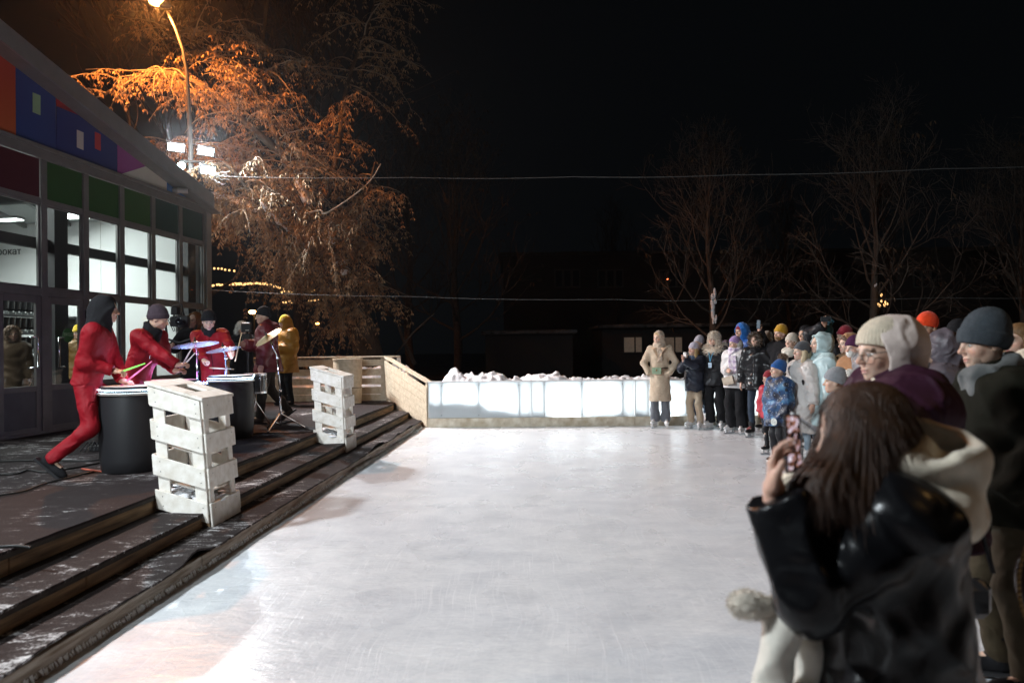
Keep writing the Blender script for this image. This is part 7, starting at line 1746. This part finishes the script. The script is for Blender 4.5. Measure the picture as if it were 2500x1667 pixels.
tag(m_.build('indicator', emis('indicator', (.9, .95, 1), 3), cm), kind='stuff'); MB().pbox(c + Vector((.02, -.032, -.045)), (.03, 0, 0), (0, .002, 0), (0, 0, .008)).build('label_plate', mat('plate', (.5, .48, .42), .5), cm)
# cinema camera and its operator
Y = 10.5
p = dk('camera operator in a dark coat with an orange-brown hood behind the cinema camera', 478, Y + .2, (.2, -1), k=.985, seed=57, look=(-.3, -1, 0), tone=2, hands={-1: dict(w=at_y(465, 845, 10.25), hw=(.6, .3, -1), curl=.8), 1: dict(w=at_y(420, 845, 10.25), hw=(-.6, .3, -1), curl=.8)})
p.top(BLKW, hem=.2, t=.05, hoodback=1); p.trousers(BLKW); p.shoes(BLKW); p.hood(cloth((.16, .06, .015), 'nylon'))
cm = wthing('cinema_camera', 'rigged cinema camera on a stabiliser behind the middle drummer', 'camera', tuple(at_y(440, 785, 10.2))); c = Vector(cm['_o'])
MB().pbox(c, (.10, 0, 0), (0, .12, 0), (0, 0, .075), .012).build('camera_body', BLACK_PLASTIC, cm)
MB().pbox(c + Vector((.12, -.14, -.01)), (.075, 0, 0), (0, .03, 0), (0, 0, .09), .008).build('matte_box', BLACK_PLASTIC, cm)
MB().lathe([(0, 0), (.045, 0), (.05, .06), (.055, .12), (.04, .125), (0, .11)], 24, c + Vector((.12, -.17, -.01)), (0, -1, 0)).build('lens', mat('lens_glass', (.01, .01, .014), .08, .8), cm, smooth=40)
MB().pbox(c + Vector((-.06, -.02, .16)), (.05, 0, 0), (0, .05, 0), (0, 0, .06), .01).build('top_handle_unit', BLACK_PLASTIC, cm); MB().tube([c + Vector((-.09, 0, .08)), c + Vector((-.1, 0, .24)), c + Vector((.02, 0, .26)), c + Vector((.06, 0, .09))], .013, 8).build('handle', BLACK_METAL, cm, smooth=True)
MB().tube([c + Vector((-.22, 0, -.05)), c + Vector((-.18, -.03, -.26)), c + Vector((0, -.04, -.32)), c + Vector((.2, -.03, -.26)), c + Vector((.24, 0, -.05))], .02, 8).build('stabiliser_arm', BLACK_METAL, cm, smooth=True)
MB().ball(c + Vector((-.14, -.1, -.02)), .012, 8, 6).build('tally_light', emis('tally', (1, .2, .05), 4), cm)
for i in range(5):
    MB().tube([c + Vector((-.08 + .03 * i, -.05, .08)), c + Vector((-.12 + .05 * i, -.12, .02 + .03 * i)), c + Vector((-.05 + .02 * i, -.1, -.15))], .006, 5).build('cable', BLACK_PLASTIC, cm, smooth=True)
# people inside the pavilion, seen through the door glass
q = on_facade(190, 800, -1.6); p = Person('person in a yellow knitted hat and ochre jacket inside the pavilion doorway', q.x, q.y, .41, (.3, -1), k=.9, seed=60, look=(.5, -.8, 0), group='people inside the pavilion'); p.top(cloth((.22, .12, .03), 'nylon'), hem=.2, t=.05, quilt=.01); p.trousers(BLKW); p.shoes(BLKW); p.beanie(cloth((.65, .45, .02), 'knit'), tall=.04); p.hood(cloth((.25, .13, .03), 'nylon'), open_=(.1, .15), c=(0, -.07, -.03))
q = on_facade(28, 830, -.9); p = Person('person in a brown fur-hooded coat behind the glass of the left door', q.x, q.y, .41, (.6, -1), k=.86, seed=61, look=(.7, -.6, 0), group='people inside the pavilion'); p.top(cloth((.12, .08, .05), 'wool'), hem=.3, t=.06, quilt=.01, name='coat'); p.trousers(BLKW); p.shoes(BLKW); p.hood(cloth((.14, .09, .06), 'wool'), trim=cloth((.25, .17, .11), 'fur'), furlen=.05)
# cables on the deck and a forgotten stick
CB = mat('cable_black', (.012, .012, .012), .5)
def cable(pix, label, rad=.009):
    P = smooth_path([at_z(px, py, DZ + .012) for px, py in pix], 6); o = MB().tube(P, rad, 6).build('floor_cable', CB, None, True); tag(o, label, 'cable', 'black cables lying on the deck')
cable(((-60, 1128), (60, 1124), (150, 1125), (235, 1123), (300, 1110)), 'black cable running to the back foot of the lunging drummer')
cable(((-60, 1155), (30, 1157), (70, 1147), (110, 1152), (190, 1140), (250, 1128)), 'black cable looping behind the lunging drummer')
cable(((-60, 1215), (10, 1207), (60, 1198), (110, 1180), (180, 1163), (230, 1150)), 'long black cable crossing the front of the deck to the barrel drum')
cable(((560, 1062), (640, 1057), (740, 1056), (800, 1046)), 'black cable crossing the deck under the tilted cymbal stand')
cable(((-40, 1338), (20, 1332), (55, 1333), (75, 1336)), 'black cable end at the edge of the deck')
stick(at_z(200, 1144, DZ + .02), at_z(262, 1152, DZ + .02), 'red drumstick lying on the deck beside the barrel drum', mat('stick_red', (.5, .10, .06), .5))
pm_ = wthing('plug_box', 'small tangle of black plugs on the deck behind the leftmost barrel drum', 'plug box', tuple(at_z(238, 1100, DZ)));
MB().pbox(Vector(pm_['_o']) + Vector((0, 0, .03)), (.07, 0, 0), (0, .05, 0), (0, 0, .03), .006).build('socket_block', BLACK_PLASTIC, pm_)
for i in range(4): MB().tube([Vector(pm_['_o']) + Vector((-.05 + .03 * i, -.03, .06)), Vector(pm_['_o']) + Vector((-.08 + .04 * i, -.06, .11)), Vector(pm_['_o']) + Vector((-.1 + .05 * i, -.16, .015))], .007, 6).build('lead', CB, pm_, smooth=True)

# ================================================================== added scattering volume, stands in for lens bloom round the lamps
hz_ = MB().box(-125, 125, -65, 165, -1.2, 24).build('bloom_haze', None); hz_.data.materials.clear()
hm_ = bpy.data.materials.new('lamp_bloom'); hm_.use_nodes = True; N_, L_ = nodes(hm_); N_.remove(N_['Principled BSDF']); pv_ = N_.new('ShaderNodeVolumePrincipled'); pv_.inputs['Density'].default_value = .0004; pv_.inputs['Color'].default_value = (.9, .92, .95, 1); pv_.inputs['Anisotropy'].default_value = .86
L_.new(pv_.outputs[0], N_['Material Output'].inputs['Volume']); hz_.data.materials.append(hm_); tag(hz_, kind='stuff')
sc.cycles.volume_bounces = 0
